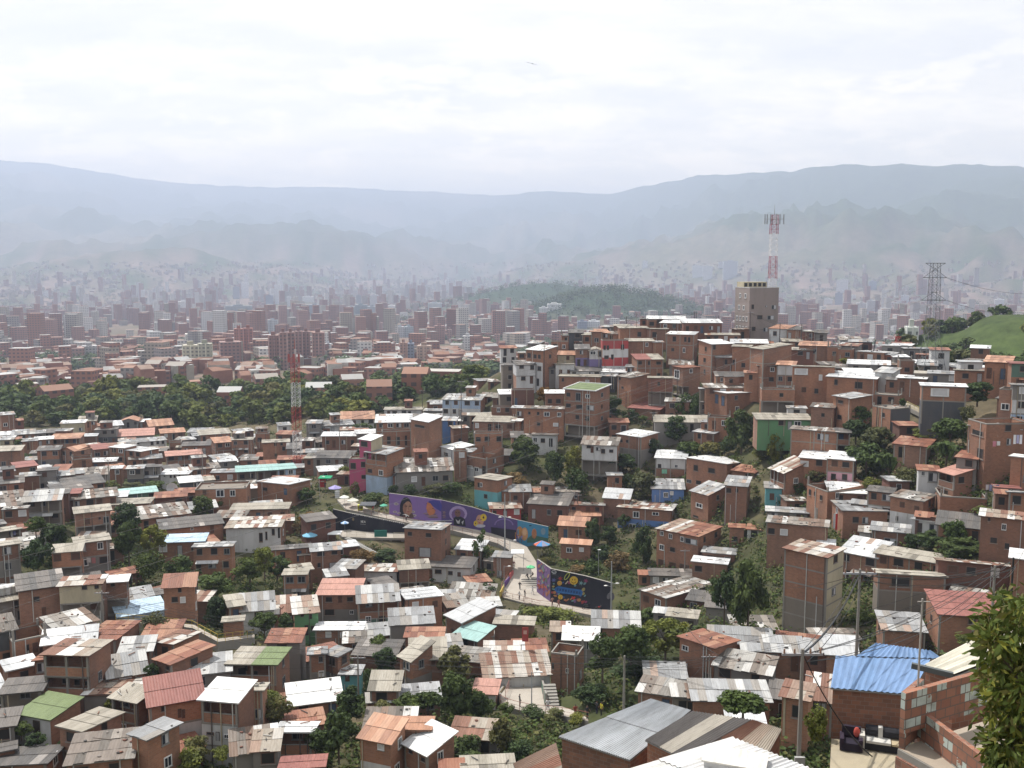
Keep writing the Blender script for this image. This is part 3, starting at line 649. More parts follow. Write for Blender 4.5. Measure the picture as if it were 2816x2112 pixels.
H(400,650,1150,1232,1350,15,'b','o','upper clay roof beside the path bend',slab=0)
H(420,672,1345,1392,1515,10,'b','o','lower clay roof beside the path bend',win='f 470 1412 50 45;c 580 1412 40 38',slab=0)
H(500,760,1075,1142,1190,0,'b','o','rear clay roof with a torn edge')
H(1240,1600,1200,1322,1660,200,'bbb','m','glazed white corner balcony',win='f 1280 1268 30 45;f 1355 1290 30 50;f 1455 1315 30 50;h 1490 1325 110 70;f 1275 1382 40 58;p 1365 1405 45 50;w 1265 1510 55 65;w 1360 1535 55 70;w 1450 1550 80 80',two='r')
H(1880,2000,1210,1247,1410,0,'b','r','small rust roof beside the white corner')
H(1560,1850,1500,1560,1690,0,'b','w','ribbed white roof above the big dark tree',slope=.3)
H(1200,1560,1600,1662,1730,0,'c','d','dark shed under the glazed balcony')
Qd(3,2)
H(-75,370,255,312,410,0,'g','c','green walls under a cream roof',win='p 90 315 60 42;d 170 320 35 75;f 225 320 60 60',slab=0)
H(375,562,170,208,380,0,'b','s','stone strewn roof next to a tall brick box',win='p 460 250 30 35')
H(560,705,85,128,380,165,'bb','z','tall brick box left of a dark tree',win='p 605 135 45 38;p 600 262 38 48')
H(900,1050,200,216,440,160,'bb','f','grey painted blind side',side='a',win='p 985 245 25 45',sideblank=1,ph=.1)
H(1350,1700,-5,28,285,0,'bk','w','white panel above a blue mural',win='c 1408 35 155 75')
H(205,600,375,418,590,0,'bb','s','ragged sheets over a shaded balcony',win='h 425 425 55 60;d 490 430 35 70')
H(595,705,385,425,560,0,'Oo','d','grey balcony against the big tree')
H(280,512,580,655,770,0,'b','w','long white wavy roof left half',win='p 415 650 55 60;c 280 660 70 55')
H(512,735,590,662,865,25,'bp','w','white wavy roof right half with pink parapet')
H(10,135,648,770,1050,195,'Ob','m','rust streaked roof facing a brick side',win='p 40 900 40 50')
H(-20,115,850,905,1050,0,'t','z','dim turquoise hut under sheets')
H(330,505,832,930,1190,360,'bbb','f','open roof with a dark parapet',win='p 355 905 18 60;p 400 925 16 48;p 450 955 20 55',ratio=1.5,ph=1.2)
H(555,860,850,950,985,0,'b','w','white sheet laid over the open roof')
H(640,1000,1012,1095,1355,-95,'bb','z','red and white flag on its corner',win='p 730 1145 55 55;h 815 1148 50 58;p 790 1230 25 35')
H(865,1065,890,945,1115,0,'bw','d','white lower wall behind the flag house')
H(1065,1330,938,1015,1225,95,'bw','s','stones along its tin roof and a white base',win='w 1140 1015 40 55;w 1265 1050 40 55;p 1105 1140 20 40')
H(1480,1845,945,968,1140,-45,'b','f','long blank brick wall by a grassy bank',blank=1,sideblank=1)
H(1310,1470,705,755,890,0,'w','r','white front left of the vermilion roof',win='f 1325 745 30 50;h 1385 760 80 90')
H(1470,1600,720,790,935,145,'Ob','S','vermilion roof with a caged balcony')
H(1720,1868,302,345,700,345,'bbb','f','big corner block with hung laundry',win='p 1765 385 95 75;p 1810 545 50 110',ratio=1.4)
H(1770,2180,368,395,470,0,'b','w','white canopy jutting from the corner block')
H(1640,1800,588,652,715,0,'c','r','rust awning left of the corner block')
H(1100,1370,465,545,650,60,'b','r','rusty lean to right of the leafy tree')
H(1990,2170,876,908,1010,0,'c','R','faded red awning over laundry')
H(2110,2330,620,652,890,0,'bb','w','right edge house under the corner block')
H(2105,2330,930,952,1110,0,'b','z','right edge house by the grassy bank')
H(1860,2215,1100,1180,1490,0,'bb','m','two rows of white windows above dark bushes',win='p 1900 1145 22 40;f 2020 1205 38 60;p 1920 1320 60 60;p 2045 1370 40 60')
H(910,1210,1208,1292,1420,0,'b','z','chequered sheets over a glazed door',win='h 1000 1325 110 75')
H(1255,1480,1170,1202,1340,0,'w','w','small white cube among shrubs')
H(1490,1850,1120,1255,1300,0,'b','d','wide dark roof behind the shrubs',slope=.3)
H(125,485,1385,1500,2200,135,'bbbss','m','tall house with faded red and tin roof',win='p 10 10 1 1',side='y',ratio=.8)
H(430,560,1345,1440,1640,0,'b','w','white roof corner behind the tall house')
H(625,930,1345,1505,1740,110,'bb','w','huge white roof right of the tall house')
H(950,1520,1440,1562,1670,0,'b','c','striped cream roof above bare rafters',slope=.3)
H(1520,2080,1528,1582,1740,0,'B','m','low wide rust roof at the right')
H(0,500,1160,1238,1560,0,'bb','s','brick laden roof with white pipes',win='p 0 1240 60 60;c 105 1250 65 60')
H(0,340,1068,1120,1170,0,'c','z','grey slab behind the brick laden roof')
H(2110,2330,1440,1532,1800,0,'b','w','right edge house under the bushes')
H(1440,1690,1150,1180,1240,0,'b','r','fallen red sheets behind the shrubs')
Qd(0,3)
H(220,560,-30,78,360,0,'bbo','d','wide grey slab roof above a green tree',win='p 260 85 70 45;p 285 180 60 35;d 360 270 40 75')
H(560,890,5,68,390,0,'yoy','m','cream storeys with red laundry',win='p 705 75 50 40;p 815 68 40 38;w 760 265 70 50')
H(890,1105,0,45,330,20,'bo','w','white sheet roof above a veranda',win='p 955 50 40 40')
H(0,215,110,190,375,0,'cc','c','roof terrace crowded with tanks',win='p 105 215 60 60;p 70 305 35 30;d 150 300 45 70')
H(0,150,345,460,720,0,'kb','s','sheet roof over a black band at the left edge')
H(150,415,420,505,700,0,'b','f','roofless ochre floor with high brick walls',ph=2.2,win='p 225 590 30 65;d 280 580 50 75;d 340 585 40 70')
H(420,830,452,545,700,0,'b','w','brilliant white double roof',slope=.3)
H(740,1000,430,552,700,210,'b','r','deep red rusted roof beside the white one',ratio=2)
H(430,780,555,692,1090,190,'OObc','m','four tiers with open balconies',win='d 530 690 50 60;d 620 690 50 60;p 480 925 50 50;p 585 935 55 55;p 680 950 30 40')
H(1060,1310,530,645,760,40,'b','z','pale tin with dark stains',win='p 1065 625 40 35')
H(970,1270,680,825,905,0,'b','z','lone pale roof beside a bright bush',slope=.35)
H(1355,1500,480,592,690,220,'b','m','rust and tin roof under the yellow railing',ratio=2)
H(1360,1480,585,765,890,360,'b','r','long dark rust roof with white rear',ratio=2.2,two='r',win='p 1435 770 35 50')
H(1655,1990,680,822,910,0,'c','z','white and grey sheets under the rail')
H(1985,2390,620,768,990,120,'Ob','c','half green roof beside the dirt track',two='G',win='d 2060 800 50 60;d 2160 860 40 90')
H(1330,1760,858,1045,1245,0,'bw','R','large dull red roof at lower left',win='p 1370 1030 40 50;p 1435 1040 70 50;p 1390 1125 40 42;d 1535 1150 35 70;d 1570 1155 30 70',slope=.35)
H(1760,2060,900,1092,1450,150,'Oww','w','white roof joined to the dull red one',win='p 1790 1215 80 60;p 1785 1345 65 30;d 1865 1345 35 80;f 1935 1365 45 40',slope=.35)
H(765,1190,870,1012,1110,130,'c','m','striped tin roof above the cream one',slope=.35)
H(985,1190,955,1092,1290,150,'Ob','c','cream tin roof over a corner balcony',ratio=.8)
H(100,320,710,765,860,0,'b','w','white strip roof left of the four tiers')
H(320,430,690,725,870,0,'b','r','rusty sheets left of the four tiers')
H(50,360,880,992,1150,75,'ow','d','brown roof over a white verandah',slope=.3)
H(-60,50,870,1000,1110,0,'b','w','white roof cut by the left edge')
H(190,440,1035,1238,1365,250,'w','G','lime green roof at lower left',slope=.4)
H(545,720,1165,1342,1570,330,'bo','c','two step beige roof at lower left',ratio=1.8)
H(640,1150,1350,1565,1810,70,'bb','s','broken stripes of tin at the bottom',slope=.35)
H(1165,1290,1255,1412,1800,270,'bbb','z','high brick cube beside broken tin',ratio=1.8,win='p 1175 1430 10 10')
H(0,400,1480,1620,1710,150,'b','d','grey brown roof in the bottom corner',slope=.35)
H(0,130,1150,1290,1410,0,'c','d','mottled roof left of the lime one')
H(1060,1430,215,288,365,0,'l','l','blue canopy restaurant behind a railing',win='c 1110 310 40 30;c 1220 300 50 30',slab=0)
H(1440,1690,-10,82,395,20,'bbo','r','orange rust roof beside round trees',win='p 1535 85 35 55;p 1480 180 60 45;c 1555 180 50 50')
H(1320,1440,115,152,240,0,'w','d','small white cube left of the orange rust roof')
H(1085,1330,110,190,240,0,'c','z','grey sheet above the blue canopy',slope=.3)
H(1990,2112,165,252,350,0,'b','c','white curved roof by the tin row')
H(2100,2370,150,282,420,0,'w','z','tin row left of the rusty roof',slope=.3)
H(1940,2100,350,388,525,0,'b','c','face graffiti on a little brick hut',blank=1)
H(2030,2400,1320,1485,1610,0,'c','s','scrap tin roof at lower left',slope=.35)
H(-10,130,1450,1500,1600,0,'b','d','dim roof behind bushes at the left edge')
Qd(1,3)
H(80,345,180,312,430,0,'b','m','brown rust roof above mango trees',slope=.3)
H(342,542,180,312,515,0,'gg','m','lime green two level front',win='p 385 320 30 30;d 455 320 30 50;d 420 425 35 85;p 475 430 35 40',slab=0)
H(540,888,28,162,390,50,'bc','S','salmon roof over open laundry storey',win='p 600 180 60 45;d 710 170 35 60;p 785 180 55 40;p 590 285 90 55;f 810 295 35 35')
H(892,1238,85,212,490,0,'OG','z','dark green ground floor',win='f 945 350 50 42;p 1060 345 60 60;p 1130 335 40 40;h 950 230 60 60',slope=.3)
H(1310,1612,110,202,510,-62,'bb','w','blank wall with a broken white window',win='c 1350 225 55 45;w 1525 215 45 50',blank=1)
H(245,437,-60,-12,165,0,'bc','c','half brick half cement box above lime house')
H(520,915,402,465,600,25,'b','w','two pale curtained windows',win='c 600 480 52 50;c 725 485 52 45')
H(470,605,620,672,905,0,'bc','z','narrow brick front with white window',win='g 540 690 40 55;c 540 820 50 45')
H(605,710,625,695,905,90,'bc','z','narrow front with a painted figure')
H(735,890,775,852,945,0,'t','z','tiny turquoise house by a pole',win='w 770 860 40 50')
H(1640,1780,225,402,610,300,'b','w','glaring white roof below the ramp',ratio=1.6)
H(1650,2030,70,242,300,0,'b','s','shattered tin roof above the glaring one',slope=.35)
H(1700,1910,415,562,690,150,'O','T','teal roof beside a brick box',slope=.35)
H(2060,2390,350,425,650,0,'bb','c','cream topped brick box below the path',win='p 1960 545 70 55;p 2100 540 60 50')
H(1910,2060,455,525,660,0,'b','f','flat pale yard behind the teal roof',ph=.3)
H(1245,1345,555,735,960,185,'bc','c','big beige roof with dark patches',ratio=1.5)
H(1345,1640,545,712,950,0,'bb','c','right half of the big beige roof',win='f 1370 720 70 55;w 1490 715 60 60;d 1280 860 40 60',slope=.3)
H(990,1230,832,985,1110,30,'b','c','ribbed beige roof under the mango tree',slope=.4)
H(1135,1590,945,1050,1120,0,'b','z','grey sheets behind the hedge of trees',slope=.3)
H(310,740,918,1062,1150,0,'b','w','brightest white roof at lower centre left',slope=.35)
H(270,590,1170,1272,1320,0,'b','r','maroon roof under the brightest one',slope=.3)
H(180,480,1268,1350,1490,0,'O','w','white awning over a dark balcony',slope=.3)
H(905,1165,1228,1445,1680,130,'bw','o','orange tile roof in the lower centre',win='c 1050 1440 60 70',ratio=.9,slope=.3)
H(1160,1500,1225,1330,1600,0,'b','o','rear arm of the orange tile roof')
H(1285,1480,1308,1545,1720,240,'bb','w','tin roof right of the orange tiles',win='p 1320 1490 35 50;p 1425 1555 40 60',ratio=1.1)
H(1985,2540,668,842,945,0,'w','m','flower pots on a white wall',win='p 2030 800 60 60',slope=.35)
H(1880,2070,900,1022,1100,0,'w','S','pinkish ribbed roof by the lower bend',slope=.35)
H(-20,60,930,992,1310,0,'b','c','brick corner behind the lower left bushes')
H(225,580,1560,1650,1810,0,'B','R','half white maroon roof at the bottom',two='R',slope=.35)
H(-15,190,1340,1500,1650,0,'c','m','rust striped roof by the bottom yard',slope=.35)
H(1800,2230,1560,1700,1810,0,'c','c','pale roof cut by the bottom edge',slope=.35)
Qd(2,3)
H(1100,1330,35,192,330,420,'b','s','vast roof weighted with stones',ratio=2.2)
H(335,560,615,690,940,60,'bb','f','walled roof terrace above the stair',win='f 465 795 25 45;p 345 745 18 60',ph=.9,band=0)
H(340,490,400,482,610,0,'b','m','small rust roof behind the walled terrace')
H(445,740,445,560,680,0,'c','w','crumpled white tarp roof by the terrace',slope=.35)
H(700,1100,310,450,520,0,'b','z','stone dotted tin roof by the lamp post',slope=.35)
H(1440,1738,510,625,915,200,'bb','r','dark red roof over graffiti wall',win='f 1470 590 55 65;f 1475 745 38 85;d 1660 830 60 85')
H(1750,2230,670,855,930,0,'c','s','tin roof covered with loose bricks',slope=.35)
H(1720,2240,450,600,780,0,'b','z','long grey roof behind a thin pole',slope=.3)
H(1085,1600,908,1075,1180,0,'b','s','rock strewn roof left of the grey one',slope=.35)
H(1590,2225,908,1085,1150,0,'b','z','rusty seamed grey roof low right',slope=.35)
H(1340,1590,290,370,480,0,'c','c','pale slab with a white chair',slope=.2)
Qd(3,3)
H(1470,2000,140,330,570,-118,'b','R','brick red hipped roof at the right',win='p 1730 350 65 70',g=None,slope=.35)
H(990,1325,318,462,615,-60,'b','z','square grey roof shed at the right',slope=.35,blank=1)
H(985,1520,-30,12,300,0,'bs','c','broken wall showing white shelves',win='p 1060 0 170 100')
H(310,512,558,650,800,0,'b','z','stub of grey roof left of the blue one',win='w 375 670 60 55')
H(0,300,528,665,830,0,'b','z','long grey roof left of the blue one',slope=.3)
H(520,765,525,690,820,0,'b','w','folded white roof behind the blue one',slope=.4)
H(120,340,925,1075,1330,0,'b','m','patched house wedged under the blue roof',slope=.3)
H(340,550,860,1085,1200,0,'b','m','mixed sheets beside the blue roof wall',slope=.35)
V(1420,840,400)
H(20,132,715,727,835,0,'b','c','left end of the ridge')
H(145,400,612,690,1235,215,'bww','w','bare gable over white storeys at the ridge end',ratio=.9)
H(0,290,835,902,1240,0,'ww','d','white house with outside stair',win='p 45 905 70 55;p 210 905 60 70;d 205 1070 50 120;p 70 1080 70 60')
H(530,785,538,548,710,0,'b','f','dark brick cube near the ridge end')
H(685,802,433,447,590,0,'b','f','lone square window on the ridge',win='p 725 465 55 55')
H(800,1000,370,420,600,0,'kk','d','black rendered house on the ridge')
H(1000,1140,415,450,600,0,'b','c','between black house and tile heap')
H(1140,1300,385,402,610,0,'b','o','narrow pillar like brick front')
H(1240,1420,362,420,540,0,'b','o','heaped tiles on the ridge')
H(1395,1700,398,440,530,0,'b','s','dark loft above the red bands')
H(1310,1700,518,528,870,0,'rwrwr','f','red and white bands on the ridge',win='p 1325 605 35 70;p 1375 605 35 70;p 1590 590 50 80;p 1335 760 70 55;d 1440 745 40 75',slab=0,ph=.2)
H(900,1110,592,668,910,0,'bv','d','violet shutters under a dark roof',slab=0)
H(1110,1312,612,688,910,0,'wv','c','little white gable above violet shutters',g='y',slab=0,win='f 1120 695 90 55;p 1240 690 50 90')
H(630,882,695,755,870,0,'y','o','glazed front under old tiles')
H(600,880,885,895,1090,0,'w','c','white lower front beside a hanging cable')
H(820,1290,905,1000,1065,0,'w','d','long mossy roof with a white gable end')
H(645,1270,1045,1092,1260,0,'b','c','pale coping above a curtained window',win='c 1050 1130 60 65;p 690 1100 35 60')
H(1280,1500,1040,1080,1195,0,'k','z','dark shop box with glass front')
H(1300,1660,930,1022,1070,0,'c','w','shiny white lean to above the shop box')
H(1530,1740,1025,1105,1480,265,'bbb','s','tall streaked brick block',win='p 1555 1090 35 45;p 1600 1225 30 45',sideblank=1)
H(1840,2230,740,822,1080,0,'bb','R','bright red edge roof under the ridge',win='p 2000 845 35 60;p 2125 850 75 50;p 1850 845 60 55;p 2130 1030 60 40',two='c',cut=.55)
H(1660,1842,900,942,1020,0,'b','z','small box left of the red edge roof')
H(1690,2090,505,545,770,0,'bb','c','broad plain brick wall under the ridge',win='f 1960 565 45 60')
H(2080,2230,540,562,760,0,'b','z','stub house right of the broad wall')
H(1580,2000,318,345,510,0,'b','c','long brick top of the ridge',win='p 2065 400 60 75;p 1840 400 60 75')
H(1480,1710,288,312,390,0,'b','c','cream capped box on the ridge top')
H(1310,1485,310,332,390,0,'c','z','grey lean to on the ridge top')
V(1780,860,400)
H(10,580,52,97,165,0,'b','w','white topmost roof of the ridge')
H(195,620,105,165,300,0,'bc','w','strip tin roof on the ridge crest')
H(0,135,95,108,250,0,'b','f','square stair head on the ridge')
H(560,1130,98,157,315,0,'B','w','dark red wall left of the tall block')
H(0,300,238,252,410,0,'b','c','brick front below the stair head',win='p 75 290 70 85')
H(290,702,288,337,660,60,'bb','w','two double windows below the crest',win='p 385 355 55 85;p 560 365 38 80;p 620 370 35 85;p 365 535 45 50;f 540 530 38 80')
H(970,1290,410,482,1000,-200,'bbb','w','long white cantilevered roof',win='p 1000 490 40 70;f 885 630 60 70')
H(1290,1830,405,470,530,0,'b','w','right arm of the white cantilevered roof')
H(1290,1555,492,522,880,0,'bb','c','recessed brick front under pale sheets',win='p 1180 710 50 80;p 1270 710 60 80;p 1430 760 60 70')
H(1550,1745,470,560,1210,420,'bbb','c','greenish roof on a tall brick shaft',win='p 10 10 1 1',ratio=1.6)
H(1050,1285,622,682,910,0,'b','z','small front below white roof shade',win='p 1175 705 45 85')
H(1060,1525,900,972,1080,0,'b','d','striped grey roof between brick shafts',win='f 1110 985 40 60;p 1225 1000 55 70')
H(1680,1972,740,815,1110,0,'bb','d','grey sheet roof beside white balconies')
H(375,532,812,842,1230,260,'bbo','r','tall window above open ground floor',win='f 415 860 75 150;f 430 1080 35 65;p 155 1050 40 60')
H(15,378,970,998,1410,0,'Bo','c','red washed wall over pillars',win='p 155 1050 40 60')
H(340,695,700,795,840,0,'c','s','shiny torn sheets over the tall window')
H(910,1540,1080,1145,1215,0,'b','s','brick weighted pale roof above a tree')
H(1012,1205,1185,1228,1570,540,'bb','w','long side wall above a round tree',win='d 1035 1235 45 150;d 1130 1260 45 160',ratio=2.2)
H(790,912,1140,1162,1550,0,'oo','z','stacked grey balconies')
H(1750,2230,1148,1168,1535,0,'bo','f','three dark garages',win='p 2010 1220 60 60')
H(1970,2230,738,802,1155,0,'wbw','o','white balconies under old tiles')
H(1000,1400,312,342,420,0,'b','c','low brick top by the tall block')
V(2140,860,400)
H(-130,130,190,250,410,120,'w','o','tiled house at the foot of the tall block')
H(130,350,205,262,420,0,'b','d','wire topped box right of the tiled house')
H(360,560,278,292,440,0,'B','c','dark red cube on the right ridge')
H(570,740,260,312,450,0,'c','d','grey end house of the right ridge')
H(90,370,395,442,490,0,'b','c','pale roof under the dark red cube')
H(330,760,440,512,690,0,'b','o','low tile roof on the right ridge')
H(750,912,508,522,715,0,'b','f','blank cube right of the low tiles')
H(910,1108,545,557,735,0,'b','f','last blank cube of the right ridge')
H(0,530,528,572,710,0,'B','c','greenish slab on dark red wall')
H(1215,1605,588,612,780,150,'b','w','far brick pair behind a leaning pole')
H(230,842,808,832,1300,0,'bb','c','white painted corner panel',win='c 620 940 50 90;p 550 1150 60 80;w 355 1130 70 80;c 250 845 200 100')
H(760,1472,905,1012,1330,0,'bb','w','long white eave and one big window',win='p 855 1010 50 90;p 1165 1045 120 115;p 710 1165 35 50')
H(845,1060,785,850,940,0,'b','d','tin striped roof behind the white eave')
H(1090,1690,722,800,870,0,'c','w','wide shiny roof near the pylon')
H(1075,1470,848,935,1000,0,'k','w','shiny raised canopy near the pylon')
H(1470,1720,838,922,1250,110,'w','z','grey blind wall near the pylon')
H(1855,2065,712,728,970,0,'b','f','stub tower by the pylon')
H(1830,2230,958,1012,1220,0,'b','w','low brick house at the pylon foot')
H(1480,1830,1240,1260,1420,0,'b','f','sloping stair wall under the grey blind wall',ph=.1)
V(2416,900,400)
H(1640,1990,440,545,800,0,'b','o','old tiles at the right edge ridge')
H(2040,2330,528,562,970,0,'Gb','R','green panel under a red eave at the right edge')
H(1200,1650,648,672,870,0,'b','c','long bare wall right of the pylon')
H(790,1200,668,720,840,0,'c','z','white doors and barrels by the pylon')
H(1840,2070,930,952,1360,0,'bb','f','brick tower behind the right trees')
H(2050,2330,862,892,1390,0,'cwl','z','pale blue and white storeys at the right edge')
# ================================================================ vegetation
def foliage_mat(name,c,tr=0.25):
    m,nt,b=nodes(name); L=nt.links
    oi=N(nt,'ShaderNodeObjectInfo').outputs['Random']
    n=noise(nt,pos(nt),0.55,3,0.6); n2=noise(nt,pos(nt),4.0,2,0.5)
    col=mixc(nt,ramp(nt,n,[(.32,(0,0,0)),(.68,(1,1,1))]),tuple(x*.62 for x in c),tuple(min(1,x*y) for x,y in zip(c,(1.5,1.35,1.1))))
    col=mixc(nt,1.0,col,ramp(nt,n2,[(.3,(.7,.7,.7)),(.7,(1.25,1.25,1.2))]),'MULTIPLY')
    col=mixc(nt,1.0,col,ramp(nt,oi,[(0,(.8,.85,.95)),(.5,(1,1,1)),(1,(1.25,1.12,.9))]),'MULTIPLY')
    L.new(col,b.inputs['Base Color']); b.inputs['Roughness'].default_value=.7; b.inputs['Specular IOR Level'].default_value=.2
    t=N(nt,'ShaderNodeBsdfTranslucent'); L.new(col,t.inputs['Color'])
    mx=N(nt,'ShaderNodeMixShader'); mx.inputs[0].default_value=tr
    L.new(b.outputs[0],mx.inputs[1]); L.new(t.outputs[0],mx.inputs[2]); L.new(mx.outputs[0],nt.nodes['Material Output'].inputs['Surface'])
    return m
FM={'g':foliage_mat('foliage_green',(0.066,0.105,0.034)),'k':foliage_mat('foliage_dark',(0.050,0.082,0.032)),'y':foliage_mat('foliage_yellow_green',(0.13,0.16,0.042)),
 'o':foliage_mat('foliage_olive',(0.10,0.112,0.05)),'d':foliage_mat('foliage_dry',(0.175,0.125,0.060)),'a':foliage_mat('foliage_autumn',(0.16,0.095,0.025)),'f':foliage_mat('foliage_forest',(0.062,0.10,0.038),.15)}
BARK,_nt,_b=nodes('bark'); _b.inputs['Base Color'].default_value=(0.10,0.075,0.055,1); _b.inputs['Roughness'].default_value=.9
def quads_mesh(name,Pc,U,W_,mat):
    n=len(Pc); v=np.stack([Pc-U*.5,Pc+W_*.5,Pc+U*.5,Pc-W_*.5],1).reshape(-1,3)
    me=bpy.data.meshes.new(name); me.vertices.add(4*n); me.vertices.foreach_set('co',v.ravel().astype(np.float32))
    me.loops.add(4*n); me.loops.foreach_set('vertex_index',np.arange(4*n,dtype=np.int32))
    me.polygons.add(n); me.polygons.foreach_set('loop_start',np.arange(0,4*n,4,dtype=np.int32)); 
    me.materials.append(mat); me.update(); me.validate(); return me
def leafset(rs,C,Rr,nl,size,up=.35):
    """nl leaves on the surfaces of lobes C (n,3) with radii Rr (n,3)"""
    k=rs.integers(0,len(C),nl); d=rs.normal(size=(nl,3)); d/=np.linalg.norm(d,axis=1)[:,None]
    Pc=C[k]+d*Rr[k]*rs.uniform(.55,1.06,(nl,1))
    nn=d+rs.normal(size=(nl,3))*.55+np.array([0,0,up]); nn/=np.linalg.norm(nn,axis=1)[:,None]
    a=np.cross(nn,rs.normal(size=(nl,3))); a/=np.linalg.norm(a,axis=1)[:,None]; b=np.cross(nn,a)
    s=size*rs.uniform(.6,1.35,(nl,1)); return Pc,a*s*1.25,b*s*.8
def crown(seed,lobes,nl,size,flat=1.0,spread=1.0,lr=(.2,.42),low=0.0):
    rs=np.random.default_rng(seed); C=[];RR=[]
    for i in range(lobes):
        t=rs.uniform(0,2*np.pi); h=rs.uniform(low,1.0); rad=math.sqrt(max(0.02,1-(h*2-1)**2*.92))*rs.uniform(.3,.86)*spread
        C.append((math.cos(t)*rad,math.sin(t)*rad,(.32+h*1.36)*flat)); r=rs.uniform(*lr); RR.append((r,r,r*.78))
    Pc,U,W_=leafset(rs,np.array(C),np.array(RR),nl,size); return quads_mesh('crown',Pc,U,W_,FM['g'])
def trunk(seed,h=1.1,r=.10):
    rg=random.Random(seed); b=MB(); b.tube((0,0,-.5),(0,0,h*.45),r,r*.75,BARK,n=7)
    for i in range(5):
        t=i*1.3+rg.random(); e=(math.cos(t)*.5,math.sin(t)*.5,h*rg.uniform(.8,1.2)); m=(e[0]*.35,e[1]*.35,h*.65)
        b.tube((0,0,h*.42),m,r*.55,r*.4,BARK,n=5); b.tube(m,e,r*.4,r*.12,BARK,n=5)
    return b.mesh('trunk')
CR={'r':[crown(s,17+s*3,2900,.15+.012*(s%3),spread=.9+.07*(s%4)) for s in range(7)],'w':[crown(31,14,900,.14,spread=1.1,lr=(.2,.34))],'b':[crown(s,20,2000,.15,low=-.1,lr=(.3,.5)) for s in(41,42,43)],
 'c':[crown(51,26,2600,.15,spread=.8)],'s':[crown(s,15,800,.26) for s in(61,62,63,64,65)]}
TR=[trunk(s) for s in range(3)]
def banana_mesh():
    rs=random.Random(5); b=MB()
    for i in range(34):
        t=rs.uniform(0,6.28); l=rs.uniform(.7,1.15); base=Vector((rs.uniform(-.45,.45),rs.uniform(-.45,.45),rs.uniform(.5,.8))); prev=None
        for k in range(5):
            f=k/4; r=l*f; z=base.z+math.sin(f*2.3)*.75*l-(f**2)*.15; p=Vector((base.x+math.cos(t)*r*.8,base.y+math.sin(t)*r*.8,z)); w=.16*math.sin(math.pi*min(.98,f*.9+.1)); s=Vector((-math.sin(t),math.cos(t),0))*w
            if prev: b.face([prev[0],prev[1],p+s,p-s],FM['g'])
            prev=(p-s,p+s)
    return b.mesh('crown')
CR['n']=[banana_mesh()]
TREES=[]
def T(x,yt,yb,w,kind,mat,label,d=None,name=None):
    sx,sy=S(x,yb); _,st_=S(x,yt); TREES.append((sx,st_,sy,w*VS,kind,mat,label,d,name))
TN={'r':('leafy_tree','tree'),'w':('wispy_tree','tree'),'b':('shrub','shrub'),'c':('tall_tree','tree'),'n':('banana_plant','banana plant'),'s':('forest_tree','tree')}
def put_tree(p,w,h,kind,mat,label,group,rg,name=None):
    nm,cat=TN[kind]; o=empty(name or nm,p,label,cat,group,rg.uniform(0,6.28))
    me=rg.choice(CR[kind]); s=(w*.5/.98,w*.5/.98*rg.uniform(.85,1.05),h/(2.05 if kind!='n' else 1.5))
    c=link('crown',me,o,sc=s,loc=(0,0,0 if kind in'rwsc' else -h*.12))
    c.material_slots[0].link='OBJECT'; c.material_slots[0].material=FM[mat]
    if kind in'rwsc': link('trunk',rg.choice(TR),o,sc=(max(.8,w*.3),max(.8,w*.3),h*.5))
    elif kind=='n': link('trunk',TR[0],o,sc=(w*.35,w*.35,h*.4))
    return o
Qd(0,2)
T(155,470,560,95,'r','g','small tree between cream walls at the far left')
T(215,590,655,100,'b','g','shrub above the bright red strip roof on the left')
T(950,835,905,170,'b','y','yellowish hedge shrub left of the white house row')
T(1120,850,905,180,'b','o','olive shrub on the wasteland behind the green shed')
T(1300,835,910,200,'b','g','green shrub on the wasteland in front of the small white house')
T(1500,835,915,120,'b','y','bright little bush left of the white awning')
T(1740,965,1180,215,'r','k','round tree beside the blue grey parapet house')
T(290,1150,1300,170,'r','g','lighter treetop above the laundry stilts at left',d=150)
T(420,1200,1500,300,'r','k','largest dark tree under the left stilts')
T(300,1330,1650,250,'r','k','lower dark tree beside the left edge tower')
T(1060,1030,1300,250,'r','k','upper tree in the left gully')
T(1090,1180,1520,260,'r','k','middle tree in the left gully')
T(1300,1205,1480,240,'r','y','lit yellow green tree in the left gully')
T(1270,1420,1660,260,'b','k','dark undergrowth bush at the gully bottom')
T(1520,1480,1660,260,'b','g','climber covered shrub below the bluish roof')
T(1900,960,1060,120,'b','g','shrub between leafy tree and pale beige roof')
T(1980,1090,1160,150,'b','o','weedy shrub under the pale beige roof')
T(80,1150,1230,90,'b','k','shrub under the left edge balcony')
Qd(1,2)
T(430,890,1030,145,'r','g','white flowering tree beside the market path')
T(760,690,800,135,'b','y','yellow green shrub next to the green canopy')
T(900,330,415,180,'b','g','bush right of the long pale house')
T(980,255,320,90,'r','g','small tree by the orange gables')
T(1330,865,950,160,'b','k','first creeper bush on top of the purple mural wall')
T(1540,860,945,210,'b','o','second creeper bush on top of the purple mural wall')
T(1690,840,935,180,'b','g','third creeper bush by the turquoise stair')
T(1185,860,935,85,'b','k','round potted bush at the mural wall corner')
T(850,830,960,110,'b','o','bush under the magenta tower')
T(1000,930,1020,190,'b','k','bush behind the white market umbrellas')
T(60,1400,1650,220,'r','y','right treetop of the round clump',d=150)
T(170,1480,1670,230,'r','g','lowest right tree of the round clump')
T(-70,1500,1710,280,'r','g','central tree of the round clump')
T(450,1090,1210,160,'b','d','dry bush on the bare slope below the market')
T(370,1170,1290,140,'b','d','straw coloured bush left of the blue parasol')
T(900,1410,1550,210,'b','d','dry bush on the rock under the deck')
T(1100,1440,1520,260,'b','k','dark grass bush under the deck pillars')
T(1965,1230,1570,210,'w','g','wispy pine like tree before the white roof')
